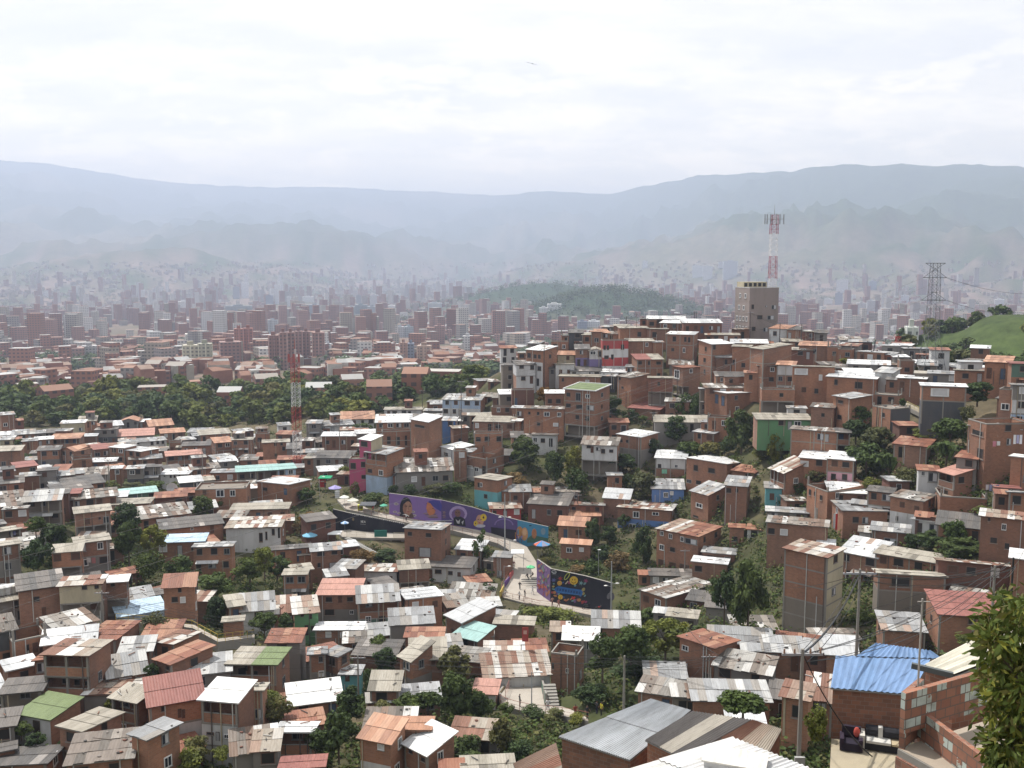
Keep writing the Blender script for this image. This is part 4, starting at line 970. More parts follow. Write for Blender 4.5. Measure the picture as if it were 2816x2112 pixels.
T(620,1180,1240,90,'b','k','shrub beside the dark painted wall')
T(1430,1000,1020,1,'b','k','tiny weed on the mural path') if 0 else None
Qd(2,2)
T(280,15,175,165,'r','a','autumn coloured tree left of the green roofed block')
T(890,85,295,160,'r','g','small tree right of the green roofed block')
T(1540,40,300,220,'b','g','green bank left of the open pillars')
T(1600,60,200,140,'b','g','upper shrub on the green bank')
T(1430,268,520,310,'r','k','broad tree in front of the hipped pale roof')
T(2000,195,590,330,'c','k','tallest dark tree mid slope')
T(1230,465,630,140,'r','k','slim tree beside the white roofed stilt pair')
T(110,450,730,290,'r','k','dense dark tree left of the rubble heap')
T(370,580,860,240,'r','k','dark tree under the rubble heap')
T(540,500,760,200,'b','y','bright green slope shrub left of the stilts')
T(570,700,930,220,'b','g','lower bright shrub left of the stilts')
T(950,605,770,295,'r','k','rounded tree under the potted plant balcony')
T(1540,490,650,220,'r','g','left crown of the pair under the ribbed roof')
T(1730,500,650,230,'r','o','right crown of the pair under the ribbed roof')
T(1880,430,570,160,'b','k','ivy shrub at the foot of the tallest dark tree')
T(1130,755,1010,270,'r','o','olive tree above the deep blue front')
T(1020,755,900,120,'b','k','dark shrub beside the brick cube')
T(1010,205,315,170,'b','k','shrub below the coral roof')
T(1130,270,340,110,'n','g','banana plant on the steps below the coral roof')
T(700,1150,1400,155,'r','k','dark tree right of the clay roofs')
T(850,1220,1380,165,'r','k','second dark tree right of the clay roofs')
T(970,1120,1250,115,'r','k','little tree against the long rust roof')
T(1140,1205,1590,215,'c','k','tall thin tree left of the glazed balcony')
T(690,1490,1660,175,'b','g','bush by the lamp post on the dry terrace')
T(560,1560,1640,170,'b','d','dry grass clump along the black mural top')
T(920,1450,1640,300,'b','d','straw slope in the shade beneath the trees')
T(300,1490,1570,150,'b','o','hedge on top of the ramp mural wall')
T(800,1380,1520,200,'b','k','shaded undergrowth right of the clay hut')
T(2180,430,650,160,'b','y','yellow green bank at the right of the tallest tree')
T(40,760,900,240,'b','d','dead shrubs below the dense dark tree')
Qd(3,2)
T(80,390,650,190,'b','y','sunny bank below the green walled house')
T(790,165,340,245,'r','g','upper tree before the grey blind side')
T(780,305,490,245,'r','k','lower tree before the grey blind side')
T(960,365,630,330,'r','o','big broad leaved tree at the right')
T(880,500,770,370,'r','g','spreading lower crown of the right centre')
T(1065,590,800,220,'n','g','banana plant under the big broad leaved tree')
T(430,740,840,175,'b','o','shrub above the roofless dark parapet')
T(270,845,935,115,'b','g','little bush beside the dim turquoise hut')
T(1610,295,520,340,'r','g','tree between walkway and corner block')
T(1390,365,480,260,'b','y','grassy shrubs under the yellow walkway')
T(1570,490,690,270,'n','g','banana plants left of the corner block')
T(1840,-25,160,270,'r','k','dark crown above the right walkway')
T(1740,165,310,170,'b','o','bush at the end of the flowery bank')
T(1600,210,300,130,'b','a','pink flowering bush beside the blue mural')
T(1165,115,205,65,'r','g','tiny tree at the start of the yellow walkway')
T(400,1225,1390,240,'n','g','banana plants behind the huge white roof')
T(1440,1265,1450,250,'r','k','left dark shrub below the small white cube')
T(1640,1175,1430,240,'r','g','middle treetop below the small white cube')
T(1720,1340,1540,390,'r','k','right dark mass below the small white cube')
T(1245,1285,1460,135,'r','k','narrow bush beside the chequered sheets')
T(1900,1055,1125,185,'b','y','grassy tuft above two rows of white windows')
T(1200,700,870,260,'b','o','tangled garden left of the vermilion roof')
T(900,790,900,160,'b','y','yellowing weeds beside the pink parapet')
T(2050,930,1010,170,'b','o','weeds below the corner block laundry')
Qd(0,3)
T(500,98,310,215,'r','g','bright green tree before the wide grey slab',d=132)
T(1300,755,905,125,'r','g','bright round bush beside the lone pale roof')
T(1320,310,500,260,'b','o','weeds hanging under the yellow railing')
T(1820,-20,220,330,'r','g','upper left tree of the round clump',d=146)
T(1850,190,490,260,'r','k','lower left tree of the round clump',d=140)
T(165,1275,1410,185,'r','g','left dark bush under the lime green roof')
T(290,1365,1500,175,'r','k','right dark bush under the lime green roof')
T(940,1060,1150,85,'b','y','yellow shrub beside the cream balcony house')
T(1600,1490,1680,270,'b','y','sunlit weeds at the bottom left of centre')
T(1700,1400,1570,310,'b','o','weeds below the white lower storeys')
T(1900,1480,1590,180,'b','y','yellow weeds next to the scrap tin roof')
T(1190,1060,1130,70,'b','k','shrub by the striped tin roof')
Qd(1,3)
T(60,315,520,230,'r','k','left mango tree before the brown rust roof')
T(250,335,520,180,'r','k','right mango tree before the brown rust roof')
T(1050,530,770,230,'r','g','upper tree left of the big beige roof')
T(1110,630,870,260,'r','k','lower tree left of the big beige roof')
T(960,765,1010,155,'b','k','dark shrub behind the turquoise hut pole')
T(1260,390,510,130,'b','o','shrub at the foot of the blank broken window wall')
T(150,1030,1260,260,'b','o','shaded weeds beside the dirt track')
T(110,975,1140,210,'b','y','sunlit weeds at the track end')
T(800,960,1300,300,'c','k','tall blue green tree at bottom centre')
T(700,1170,1570,330,'r','k','lower bulk beside the tall blue green tree')
T(1700,610,1000,340,'c','o','brownish mango tree before the beige roof')
T(1720,860,1260,340,'r','k','dark lower crown of the mango tree')
T(1300,1040,1210,270,'r','g','left tree of the hedge above orange tiles')
T(1480,1010,1190,270,'r','k','right tree of the hedge above orange tiles')
T(1090,1095,1270,240,'r','o','thin tree at the left end of the hedge')
T(1920,1000,1250,210,'r','k','dark tree under the pinkish roof')
T(2120,1220,1570,260,'c','o','columnar creeper below the lower bend')
T(1960,50,250,210,'w','k','feathery tree at the ramp foot')
T(520,1300,1520,220,'b','k','dark weeds right of the white awning')
T(2000,1060,1200,180,'b','g','bush under the bend scaffold')
T(1850,1400,1640,420,'b','k','deep shade shrub right of the tin roof')
Qd(2,3)
T(300,280,430,430,'b','y','yellow green hedge below the walkway')
T(140,435,650,190,'b','y','lime bush left of the walled terrace')
T(790,510,870,340,'r','k','left crown of the big central thicket',d=112)
T(1040,440,760,340,'r','g','middle crown of the big central thicket',d=116)
T(1340,360,690,370,'r','y','brightest crown of the big central thicket',d=122)
T(1500,395,580,250,'b','y','yellow leaved edge of the central thicket')
T(1190,275,430,205,'r','g','upper small tree by the stone dotted roof')
T(1120,700,950,460,'r','k','shaded base of the big central thicket')
T(2020,1020,1270,430,'r','g','low spreading bush above the beige foreground roof',d=72)
T(1850,-60,360,270,'r','k','left lobe of the huge dark tree',d=128)
T(2060,-170,500,390,'c','k','huge dark tree left of the tall house',d=124)
T(700,930,1130,300,'b','k','shaded shrubs beside the lower path')
T(60,1430,1600,300,'b','k','dark slope shrub under the lower path')
Qd(3,3)
T(430,1110,1400,240,'b','y','wild bush beside the transformer pole',d=47)
T(850,270,440,190,'b','g','bush on the steps behind the grey pole')
T(985,145,300,105,'r','k','dark shrub at the broken wall foot')
T(1700,520,590,160,'b','y','grass tuft below the brick red roof')
V(2140,860,400)
T(1020,688,785,185,'r','y','lone bright bush on the right ridge')
T(2120,790,960,150,'b','o','brown shrub by the stub tower')
# ================================================================ terrain
PROF=[(-900,345),(-400,350),(-100,350),(0,345),(100,352),(200,366),(300,384),(420,396),(550,404),(700,403),(800,408),(900,413),(1060,422),(1100,420),(1180,413),(1250,417),(1320,419),(1345,410),(1420,396),(1500,378),(1600,374),(1700,370),(1830,356),(1900,358),(1950,354),(2000,358),(2100,355),(2140,360),(2212,366),(2400,362),(3000,360)]
_pa=np.array([math.atan2((x/.78551-1408)/F,1) for x,_ in PROF]); RR_=9200.0
def RRf(a): return np.interp(a,[-.6,-.2,-.02,.12,.3,.6],[14500,14000,13000,11000,8000,7400])
_ph=np.array([zat(0,float(RRf(a))*math.cos(a),y/.78551)-ZC for a,(x,y) in zip(_pa,PROF)])
def _fb(x,y,seed=0.0):
    s=0
    for k,(f,a) in enumerate(((1/2600.,1.0),(1/1300.,.55),(1/610.,.3),(1/270.,.15))):
        s=s+a*np.sin(x*f*6.28+seed+k*1.7+1.6*np.sin(y*f*4.1+k))*np.cos(y*f*5.3+seed*2+k*2.3)
    return s
def hfar(x,y):
    x=np.asarray(x,float); y=np.asarray(y,float); r=np.hypot(x,y); a=np.arctan2(x,y)
    base=np.interp(r,[0,400,600,1000,1600,2600,5200,9000],[-45,-60,-74,-96,-118,-134,-140,-140])
    hr=np.interp(a,_pa,_ph)+9*_fb(a*52000,a*31000,1.)
    rs=np.interp(a,[-.7,-.42,-.2,-.05,.1,.25,.45,.7],[3300,3500,4400,5200,4600,3600,3200,3200])
    RR=RRf(a); t=np.clip((r-rs)/(RR-rs),0,1.0); tt=t**1.35
    z=base+(hr-base)*tt+ (_fb(x,y)*95-np.abs(_fb(x*2.2,y*2.2,4.))*85)*np.clip(t*3,0,1)*np.clip((1-t)*5,0,1)
    z=np.where(r>RR,hr-(r-RR)*.12,z)
    def bump(cx,cy,w,h,w2=None): return h*np.exp(-(((x-cx)/w)**2+((y-cy)/(w2 or w))**2))
    az=lambda D:math.atan((D/.78551-1408)/F)
    for D,rr,w,h in((1175,2900,260,82),(1290,2150,180,52),(1390,2300,210,36),(640,7000,900,230),(330,5200,800,110),(1400,5600,700,120),(1700,5200,900,140)):
        q=az(D); z=z+bump(rr*math.sin(q),rr*math.cos(q),w,h)
    return z+ZC
for a in range(-64,65,8):        # guard points round the mapped slope
    s,c=math.sin(R(a)),math.cos(R(a))
    for r,z in((8,-7),(20,-15.5),(32,-22),(45,-28),(58,-36),(74,-43)):
        GP.append((r*s,r*c,ZC+z-(0 if a>6 else 2.5)))
for sx in(-420,-200,3000,3200):
    for sy in(1240,1330,1430,1540,1650,1760,1880,2000): G(sx,sy)
for a in range(-46,0,4):
    for r,z in((430,-60),(520,-67),(620,-75),(760,-84)): GP.append((r*math.sin(R(a)),r*math.cos(R(a)),ZC+z))
for a in range(2,22,3):
    for r,z in((330,-44),(420,-62),(560,-74),(760,-84)): GP.append((r*math.sin(R(a)),r*math.cos(R(a)),ZC+z))
for a in range(23,60,4):
    for r,z in((250,-26),(330,-30),(430,-27 if a<26 else -19),(560,-52),(760,-80)): GP.append((r*math.sin(R(a)),r*math.cos(R(a)),ZC+z))
for x,y,z in((0,0,-1.7),(-15,-10,0),(15,-10,0),(0,-60,14),(-60,-60,10),(60,-60,12),(-200,-100,30),(200,-100,30),(0,-300,70)): GP.append((x,y,ZC+z))
def gz(x,y):
    x=np.atleast_1d(np.asarray(x,float)); y=np.atleast_1d(np.asarray(y,float)); r=np.hypot(x,y)
    far=hfar(x,y); out=far.copy(); sel=np.where(r<950)[0]; g=np.array(GP)
    for s in range(0,len(sel),4000):
        q=sel[s:s+4000]; d2=(x[q,None]-g[None,:,0])**2+(y[q,None]-g[None,:,1])**2
        sg=(4.0+.012*r[q])**2; w=1/(d2+sg[:,None])**2
        near=(w*g[None,:,2]).sum(1)/w.sum(1); k=np.clip((r[q]-620)/300,0,1); k=k*k*(3-2*k)
        out[q]=near*(1-k)+far[q]*k
    return out
def build_ground():
    ang=list(np.arange(-42,42.01,.25)); a=46
    while a<318-4: ang.append(a); a+=4
    ang=np.radians(np.array(ang)); rad=np.concatenate([[2,4,6.5,9,12,15,18],np.arange(20,320,1.4),320*(26000/320.)**(np.arange(0,105)/104.)]); rad=np.sort(np.append(rad,14000.0)); nr=len(rad)
    A,Rd=np.meshgrid(ang,rad); Aw=(A+math.pi)%(2*math.pi)-math.pi; Rd=np.where(Rd>3000,3000+(Rd-3000)*(RRf(Aw)-3000)/11000.,Rd); X=Rd*np.sin(A); Y=Rd*np.cos(A)
    Z=gz(X.ravel(),Y.ravel()).reshape(X.shape)
    if PATHPT:
        pp=np.array(PATHPT); xs,ys,zs=X.ravel(),Y.ravel(),Z.ravel(); near=np.where((np.hypot(xs,ys)<330)&(ys>0))[0]
        for s_ in range(0,len(near),3000):
            q=near[s_:s_+3000]; d2=(xs[q,None]-pp[None,:,0])**2+(ys[q,None]-pp[None,:,1])**2
            lim=np.where(d2<3.6,pp[None,:,2],np.where(d2<16,pp[None,:,2]+(np.sqrt(d2)-1.9)*1.3,1e9)).min(1); zs[q]=np.minimum(zs[q],lim)
        Z=zs.reshape(X.shape)
    na=len(ang); v=np.stack([X,Y,Z],-1).reshape(-1,3); v=np.vstack([v,[[0,0,ZC-1.9]]])
    f=[]
    for i in range(nr-1):
        o=i*na
        for j in range(na):
            k=(j+1)%na; f.append((o+j,o+na+j,o+na+k,o+k))
    c=len(v)-1
    for j in range(na): f.append((c,j,(j+1)%na))
    me=bpy.data.meshes.new('ground'); me.from_pydata(v.tolist(),[],f)
    r=np.hypot(v[:,0],v[:,1]); hz=v[:,2]-ZC
    rs=np.random.default_rng(3)
    dirt=np.array([.135,.108,.076]); grass=np.array([.050,.058,.026]); city=np.array([.235,.165,.140]); green=np.array([.050,.075,.034]); slope=np.array([.21,.155,.135])
    n1=np.clip(.5+.6*_fb(v[:,0]*26,v[:,1]*26,2.),0,1)[:,None]; n2=np.clip(.5+.7*_fb(v[:,0]*6,v[:,1]*6,5.),0,1)[:,None]
    near=dirt*n1*.75+grass*(1-n1*.75)
    k=np.clip((r-480)/300,0,1)[:,None]; mid=city*(.35+.5*n2)+green*(.65-.5*n2)
    col=near*(1-k)+mid*k
    t=np.clip((hz+60)/330,0,1)[:,None]; hill=slope*(1-t)*n2+green*(1-(1-t)*n2)
    kk=np.clip((r-3200)/800,0,1)[:,None]; col=col*(1-kk)+hill*kk
    for D,rr,w in((1175,2900,270),(1290,2150,180),(1390,2300,210)):
        q=math.atan((D/.78551-1408)/F); e=np.exp(-(((v[:,0]-rr*math.sin(q))/w)**2+((v[:,1]-rr*math.cos(q))/w)**2))[:,None]; e=np.clip(e*2.2,0,1); col=col*(1-e)+np.array([.030,.055,.026])*e
    lawn=np.exp(-(((v[:,0]+42)/48)**2+((v[:,1]-405)/26)**2)); az_=np.arctan2(v[:,0],v[:,1])
    l2=((az_>R(25.6))&(az_<R(27.6))&(r>345)&(r<395)); lawn=np.maximum(np.clip(lawn*1.6,0,1),l2*.9)[:,None]; col=col*(1-lawn)+np.array([.085,.125,.032])*lawn
    gs=((az_>R(21.5))&(r>275)&(r<520)&(v[:,1]>0))[:,None]*.85*(1-lawn); col=col*(1-gs)+np.array([.062,.092,.030])*gs
    pt=np.clip((_fb(v[:,0]*.7,v[:,1]*.7,11.)-.35)*1.6,0,1)[:,None]*np.clip((r-3500)/1500,0,1)[:,None]; col=col*(1-pt*.7)+np.array([.16,.15,.11])*pt*.7
    ca=me.color_attributes.new('Col','FLOAT_COLOR','POINT'); ca.data.foreach_set('color',np.hstack([col,np.ones((len(v),1))]).astype(np.float32).ravel())
    m,nt,b=nodes('ground_earth'); L=nt.links
    p=pos(nt); n=noise(nt,p,.22,8,.7); nn=noise(nt,p,.02,6,.65)
    c=mixc(nt,1.0,attr(nt),ramp(nt,n,[(.28,(.55,.55,.55)),(.5,(1,1,1)),(.75,(1.5,1.45,1.35))]),'MULTIPLY')
    c=mixc(nt,1.0,c,ramp(nt,nn,[(.3,(.65,.7,.7)),(.7,(1.3,1.25,1.2))]),'MULTIPLY')
    L.new(c,b.inputs['Base Color']); b.inputs['Roughness'].default_value=.95; b.inputs['Specular IOR Level'].default_value=.1
    me.materials.append(m); me.polygons.foreach_set('use_smooth',[True]*len(f)); me.update()
    tag(link('ground',me),kind='structure')
# ================================================================ sky, sun, haze
SUN_EL,SUN_AZ=R(63),R(-52)      # azimuth from the view direction, negative = left
def build_light():
    w=bpy.data.worlds.new('World'); SC.world=w; w.use_nodes=True; nt=w.node_tree; L=nt.links; bg=nt.nodes['Background']
    sky=N(nt,'ShaderNodeTexSky'); sky.sky_type='NISHITA'; sky.sun_disc=False; sky.sun_elevation=SUN_EL; sky.sun_rotation=SUN_AZ; sky.altitude=1600; sky.dust_density=2.0
    tc=N(nt,'ShaderNodeTexCoord').outputs['Generated']
    sep=N(nt,'ShaderNodeSeparateXYZ'); L.new(tc,sep.inputs[0])
    z=math_(nt,'ADD',math_(nt,'MAXIMUM',sep.outputs[2],0.0),.20)
    cb=N(nt,'ShaderNodeCombineXYZ'); L.new(math_(nt,'DIVIDE',sep.outputs[0],z),cb.inputs[0]); L.new(math_(nt,'DIVIDE',sep.outputs[1],z),cb.inputs[1])
    big=noise(nt,mp(nt,cb.outputs[0],(.55,.8,1)),1.0,7,.55); fine=noise(nt,mp(nt,cb.outputs[0],(.9,1.9,1)),1.7,8,.6)
    dirn=noise(nt,mp(nt,tc,(7,7,19)),1.5,7,.6)
    cov=ramp(nt,big,[(.36,(.86,)*3),(.56,(1,1,1))])
    shade=ramp(nt,fine,[(.30,(6.6,6.8,7.1)),(.46,(7.2,7.3,7.4)),(.60,(8.4,8.35,8.2))])
    low=math_(nt,'MULTIPLY',ramp(nt,dirn,[(.52,(0,0,0)),(.60,(1,1,1))]),ramp(nt,sep.outputs[2],[(.0,(1,1,1)),(.16,(1,1,1)),(.24,(0,0,0))]))
    shade=mixc(nt,math_(nt,'MULTIPLY',low,.8),shade,(9.0,8.8,8.5))
    lowd=math_(nt,'MULTIPLY',ramp(nt,dirn,[(.36,(1,1,1)),(.46,(0,0,0))]),ramp(nt,sep.outputs[2],[(.0,(1,1,1)),(.16,(1,1,1)),(.24,(0,0,0))]))
    shade=mixc(nt,math_(nt,'MULTIPLY',lowd,.5),shade,(6.0,6.3,6.7))
    c=mixc(nt,cov,sky.outputs[0],shade)
    c=mixc(nt,1.0,c,ramp(nt,sep.outputs[2],[(.0,(3.7,2.9,1.75)),(.06,(3.05,2.5,1.62)),(.12,(2.1,1.85,1.42)),(.2,(1.5,1.40,1.22)),(.35,(1.2,1.16,1.08)),(.6,(1.05,1.04,1.0))]),'MULTIPLY')
    L.new(c,bg.inputs['Color']); bg.inputs['Strength'].default_value=.105
    l=bpy.data.lights.new('sun','SUN'); l.energy=4.7; l.angle=R(.6); l.color=(1,.95,.88)
    o=bpy.data.objects.new('sun',l); COL.objects.link(o)
    d=Vector((math.sin(SUN_AZ)*math.cos(SUN_EL),math.cos(SUN_AZ)*math.cos(SUN_EL),math.sin(SUN_EL)))
    o.rotation_euler=d.to_track_quat('Z','Y').to_euler(); o.location=(0,0,300)
    b=MB(); m=bpy.data.materials.new('haze_air'); m.use_nodes=True; nt=m.node_tree; nt.nodes.clear()
    out=nt.nodes.new('ShaderNodeOutputMaterial'); vol=nt.nodes.new('ShaderNodeVolumePrincipled')
    vol.inputs['Color'].default_value=(.60,.69,.90,1); vol.inputs['Density'].default_value=HAZE; vol.inputs['Anisotropy'].default_value=.2
    nt.links.new(vol.outputs[0],out.inputs['Volume'])
    s=26500; b.box((-s,-s,GMIN-1.0),(s,s,GMAX+15),m); tag(b.build('haze'),kind='stuff')
    SC.view_settings.view_transform='Standard'; SC.view_settings.look='None'; SC.view_settings.exposure=EXPO; SC.view_settings.gamma=1.0
    cy=SC.cycles; cy.use_denoising=True; cy.max_bounces=5; cy.diffuse_bounces=2; cy.glossy_bounces=1; cy.transmission_bounces=2; cy.volume_bounces=1; cy.transparent_max_bounces=8; cy.sample_clamp_indirect=6
    cy.use_adaptive_sampling=True; cy.adaptive_threshold=.02; cy.caustics_reflective=False; cy.caustics_refractive=False
HAZE=1.75e-4; EXPO=0.34; GMIN=-60; GMAX=1330
# ================================================================ the far city
def city_mat():
    m,nt,b=nodes('city_walls'); L=nt.links; sep=N(nt,'ShaderNodeSeparateXYZ'); L.new(uvn(nt),sep.inputs[0])
    fl=math_(nt,'LESS_THAN',math_(nt,'FRACT',math_(nt,'DIVIDE',sep.outputs[1],3.0)),.45)
    cl=math_(nt,'LESS_THAN',math_(nt,'FRACT',math_(nt,'DIVIDE',sep.outputs[0],3.4)),.55)
    nz=N(nt,'ShaderNodeNewGeometry'); s2=N(nt,'ShaderNodeSeparateXYZ'); L.new(nz.outputs['Normal'],s2.inputs[0])
    side=math_(nt,'LESS_THAN',math_(nt,'ABSOLUTE',s2.outputs[2]),.5)
    f=math_(nt,'MULTIPLY',math_(nt,'MULTIPLY',fl,cl),side)
    c=mixc(nt,math_(nt,'MULTIPLY',f,.75),attr(nt),(.05,.055,.065))
    L.new(c,b.inputs['Base Color']); b.inputs['Roughness'].default_value=.85; return m
M['city']=city_mat(); M['citylow']=col_mat('low_city_walls',.9,.3,sc=.15)
BR=[(.27,.125,.088),(.23,.105,.078),(.30,.15,.112),(.25,.13,.10)]; PAL=[(.36,.33,.29),(.46,.44,.41),(.28,.25,.235),(.32,.28,.23),(.55,.54,.53)]; RF=[(.27,.15,.105),(.40,.40,.39),(.30,.27,.24),(.22,.125,.09),(.28,.20,.16),(.33,.32,.31),(.25,.14,.10)]
def cbox(b,x,y,z,w,d,h,rz,cw,cr,m,pitch=0.0):
    c,s=math.cos(rz),math.sin(rz); q=[(x+c*a-s*e,y+s*a+c*e) for a,e in((-w/2,-d/2),(w/2,-d/2),(w/2,d/2),(-w/2,d/2))]
    for i in range(4):
        p0,p1=q[i],q[(i+1)%4]; l=w if i%2==0 else d
        b.face([(p0[0],p0[1],z-6),(p1[0],p1[1],z-6),(p1[0],p1[1],z+h),(p0[0],p0[1],z+h)],m,cw,uv=[(0,-6),(l,-6),(l,h),(0,h)])
    if pitch:
        r0=((q[0][0]+q[3][0])/2,(q[0][1]+q[3][1])/2,z+h+pitch); r1=((q[1][0]+q[2][0])/2,(q[1][1]+q[2][1])/2,z+h+pitch)
        b.face([(*q[0],z+h),(*q[1],z+h),r1,r0],m,cr); b.face([(*q[2],z+h),(*q[3],z+h),r0,r1],m,cr)
        b.face([(*q[1],z+h),(*q[2],z+h),r1],m,cw); b.face([(*q[3],z+h),(*q[0],z+h),r0],m,cw)
    else: b.face([(p[0],p[1],z+h) for p in q],m,cr)
def hit(sx,sy):
    r=ray(sx,sy); ts=np.concatenate([np.arange(200,1500,4),np.arange(1500,12000,20)]); X,Y,Z=r.x*ts,r.y*ts,ZC+r.z*ts
    g=gz(X,Y); i=np.where(Z<g)[0]
    return (X[i[0]],Y[i[0]],g[i[0]]) if len(i) else None
TOW=[]
def TW(x0,x1,yt,yb,c,label,**o): TOW.append((S(x0,yt),S(x1,yb),c,label,o))
Qd(0,1)
TW(1585,1722,1325,1548,(.46,.43,.33),'beige slab tower with white edges left of the red towers',st=1)
TW(1722,1842,1312,1545,(.36,.36,.28),'olive beige slab tower joined to the beige one',st=1)
TW(1612,1800,1228,1330,(.55,.53,.48),'cream block with horizontal bands behind the beige towers')
TW(1915,2088,1298,1522,(.25,.14,.125),'broad dull red block beside the tall red tower')
TW(2030,2110,1182,1452,(.32,.13,.095),'left half of the tall red tower with pale stripe',st=1)
TW(2112,2190,1178,1450,(.30,.115,.085),'right half of the tall red tower with pale stripe',st=1)
TW(850,945,1330,1492,(.29,.17,.135),'brick tower with a white edge stripe in the left city',st=1)
TW(545,722,1352,1475,(.28,.165,.135),'wide brick block in the left city')
TW(392,520,1442,1575,(.29,.15,.12),'brick block with dark balconies in the left city')
TW(524,606,1436,1568,(.31,.175,.14),'plain brick block right of the dark balcony one')
TW(722,840,1332,1465,(.36,.35,.35),'pale grey block in the left city')
TW(15,100,1267,1392,(.36,.33,.30),'grey beige tower near the left edge')
TW(30,110,1207,1305,(.60,.60,.60),'white tower behind the grey beige one')
TW(165,222,1197,1315,(.31,.18,.15),'slim brick tower near the left edge')
TW(1545,1650,945,1065,(.66,.66,.66),'white tower with a rounded crown')
TW(1340,1412,985,1075,(.60,.60,.60),'white block left of the rounded crown tower')
TW(2015,2065,820,925,(.20,.21,.24),'dark downtown tower beside the white slab')
TW(2088,2148,785,920,(.66,.66,.67),'white downtown slab tower')
TW(1955,2175,985,1090,(.22,.25,.27),'wide dark glass block with a pale roof line')
TW(1610,1728,1105,1195,(.50,.50,.50),'pale block in front of the rounded crown tower')
TW(1875,1935,990,1125,(.28,.17,.15),'brick tower left of the dark glass block')
TW(300,560,1025,1125,(.28,.16,.145),'long brick estate on the left')
TW(955,1200,1020,1130,(.27,.165,.15),'second long brick estate left of centre')
TW(1410,1500,1395,1520,(.22,.24,.24),'greenish dark block left of the beige towers')
TW(1150,1300,1385,1490,(.29,.165,.13),'wide brick block above tile roofs')
Qd(1,1)
for i,(a,b_,t,e) in enumerate(((118,206,1240,1532),(212,270,1215,1540),(280,342,1212,1520),(345,406,1205,1495),(408,474,1207,1490),(490,598,1215,1500))):
    TW(a,b_,t,e,(.27,.15,.13),('first','second','third','fourth','fifth','sixth')[i]+' from the left of the six red brick towers',st=1)
TW(105,192,1105,1228,(.45,.46,.50),'white and blue tower behind the six red towers',st=1)
TW(600,652,1312,1416,(.55,.56,.58),'small white block right of the six red towers')
TW(1245,1310,1302,1466,(.33,.20,.15),'brick half of the two tone tower',st=1)
TW(1312,1366,1308,1462,(.22,.25,.33),'blue half of the two tone tower')
TW(1390,1512,1330,1462,(.36,.25,.19),'tan block right of the two tone tower',st=1)
TW(1548,1632,1157,1315,(.29,.155,.13),'brick tower right of the tan block')
TW(1290,1362,1165,1262,(.33,.38,.43),'blue grey pair behind the two tone tower')
TW(1215,1285,1165,1260,(.45,.47,.50),'white striped block left of the blue grey pair')
TW(860,965,975,1098,(.22,.26,.29),'dark public block with pale columns')
TW(965,1045,990,1100,(.27,.30,.33),'right wing of the dark public block')
TW(800,860,992,1100,(.27,.31,.33),'left wing of the dark public block')
TW(985,1052,890,985,(.45,.45,.46),'pale tower with a white cap')
TW(868,912,892,965,(.20,.22,.25),'slim dark tower left of the white cap')
TW(1142,1203,982,1048,(.62,.62,.62),'small white cube block at centre')
TW(455,560,975,1075,(.20,.22,.27),'two dark glass blocks left of centre')
TW(163,212,802,972,(.64,.64,.65),'tallest white slab downtown')
TW(88,152,895,975,(.17,.19,.25),'dark blue block beside the tallest white slab')
TW(400,495,905,955,(.62,.62,.62),'low white block downtown')
TW(715,795,1055,1110,(.60,.59,.57),'cream hall in front of the dark public block')
TW(5,75,985,1065,(.32,.22,.19),'brick block in front of the dark blue one')
TW(265,305,905,990,(.52,.54,.54),'greenish white tower downtown')
TW(1485,1600,960,1030,(.42,.45,.47),'pale grey row right of the small white cube')
TW(1360,1392,965,1050,(.32,.27,.27),'thin brick tower near centre')
TW(1655,1690,1190,1290,(.30,.18,.15),'narrow brick tower right of the brick one')
TW(1785,1870,1245,1370,(.50,.50,.50),'white terraced block left of the ridge')
TW(2060,2105,1230,1320,(.30,.17,.14),'brick tower by the ridge end')
TW(1040,1095,1130,1220,(.31,.18,.155),'slim red tower at centre')
Qd(2,1)
TW(1557,1645,635,745,(.60,.61,.62),'left half of the white hillside towers')
TW(1650,1730,640,760,(.60,.61,.62),'right half of the white hillside towers')
TW(1825,1946,595,752,(.42,.44,.47),'grey hillside tower left of the mast')
TW(1125,1170,595,660,(.58,.58,.58),'pair of thin pale towers on the slope')
TW(350,420,1128,1215,(.33,.19,.17),'pinkish tower above the ridge end')
TW(570,650,1117,1185,(.20,.23,.30),'blue half of the office on the plain')
TW(650,752,1117,1180,(.55,.56,.57),'white half of the office on the plain')
TW(232,310,1000,1042,(.58,.58,.58),'lower wing of the white clinic on the hill')
TW(310,432,968,1036,(.64,.64,.64),'upper wing of the white clinic on the hill')
TW(1785,1830,605,660,(.48,.48,.5),'thin pale tower on the right slope')
TW(1900,1945,1000,1060,(.4,.4,.42),'grey hall left of the tall block')
Qd(3,1)
TW(590,682,757,872,(.58,.58,.59),'white twin tower in the right city')
TW(578,640,872,980,(.24,.27,.33),'dark tower under the white twin')
TW(875,935,772,838,(.26,.29,.36),'blue grey cube in the right city')
TW(855,920,938,1085,(.42,.42,.44),'grey tower in the right city')
TW(765,850,960,1075,(.46,.46,.47),'wide pale block left of the grey tower')
TW(1148,1210,895,960,(.48,.5,.54),'pale blue block left of the pylon')
TW(1283,1338,1040,1088,(.60,.62,.60),'small white block behind the pylon')
TW(925,1012,1322,1390,(.55,.56,.52),'first white block behind the right ridge',st=1,lbl=1)
TW(1018,1090,1328,1388,(.55,.56,.52),'second white block behind the right ridge',st=1)
TW(1100,1142,1312,1392,(.55,.56,.52),'third white block behind the right ridge',st=1)
TW(1195,1290,1302,1372,(.52,.54,.50),'white block beside the wooded slope',st=1)
TW(790,880,1290,1372,(.09,.095,.12),'black glazed block behind the right ridge')
TW(650,720,1262,1340,(.28,.14,.115),'red brick chimney topped block behind the right ridge')
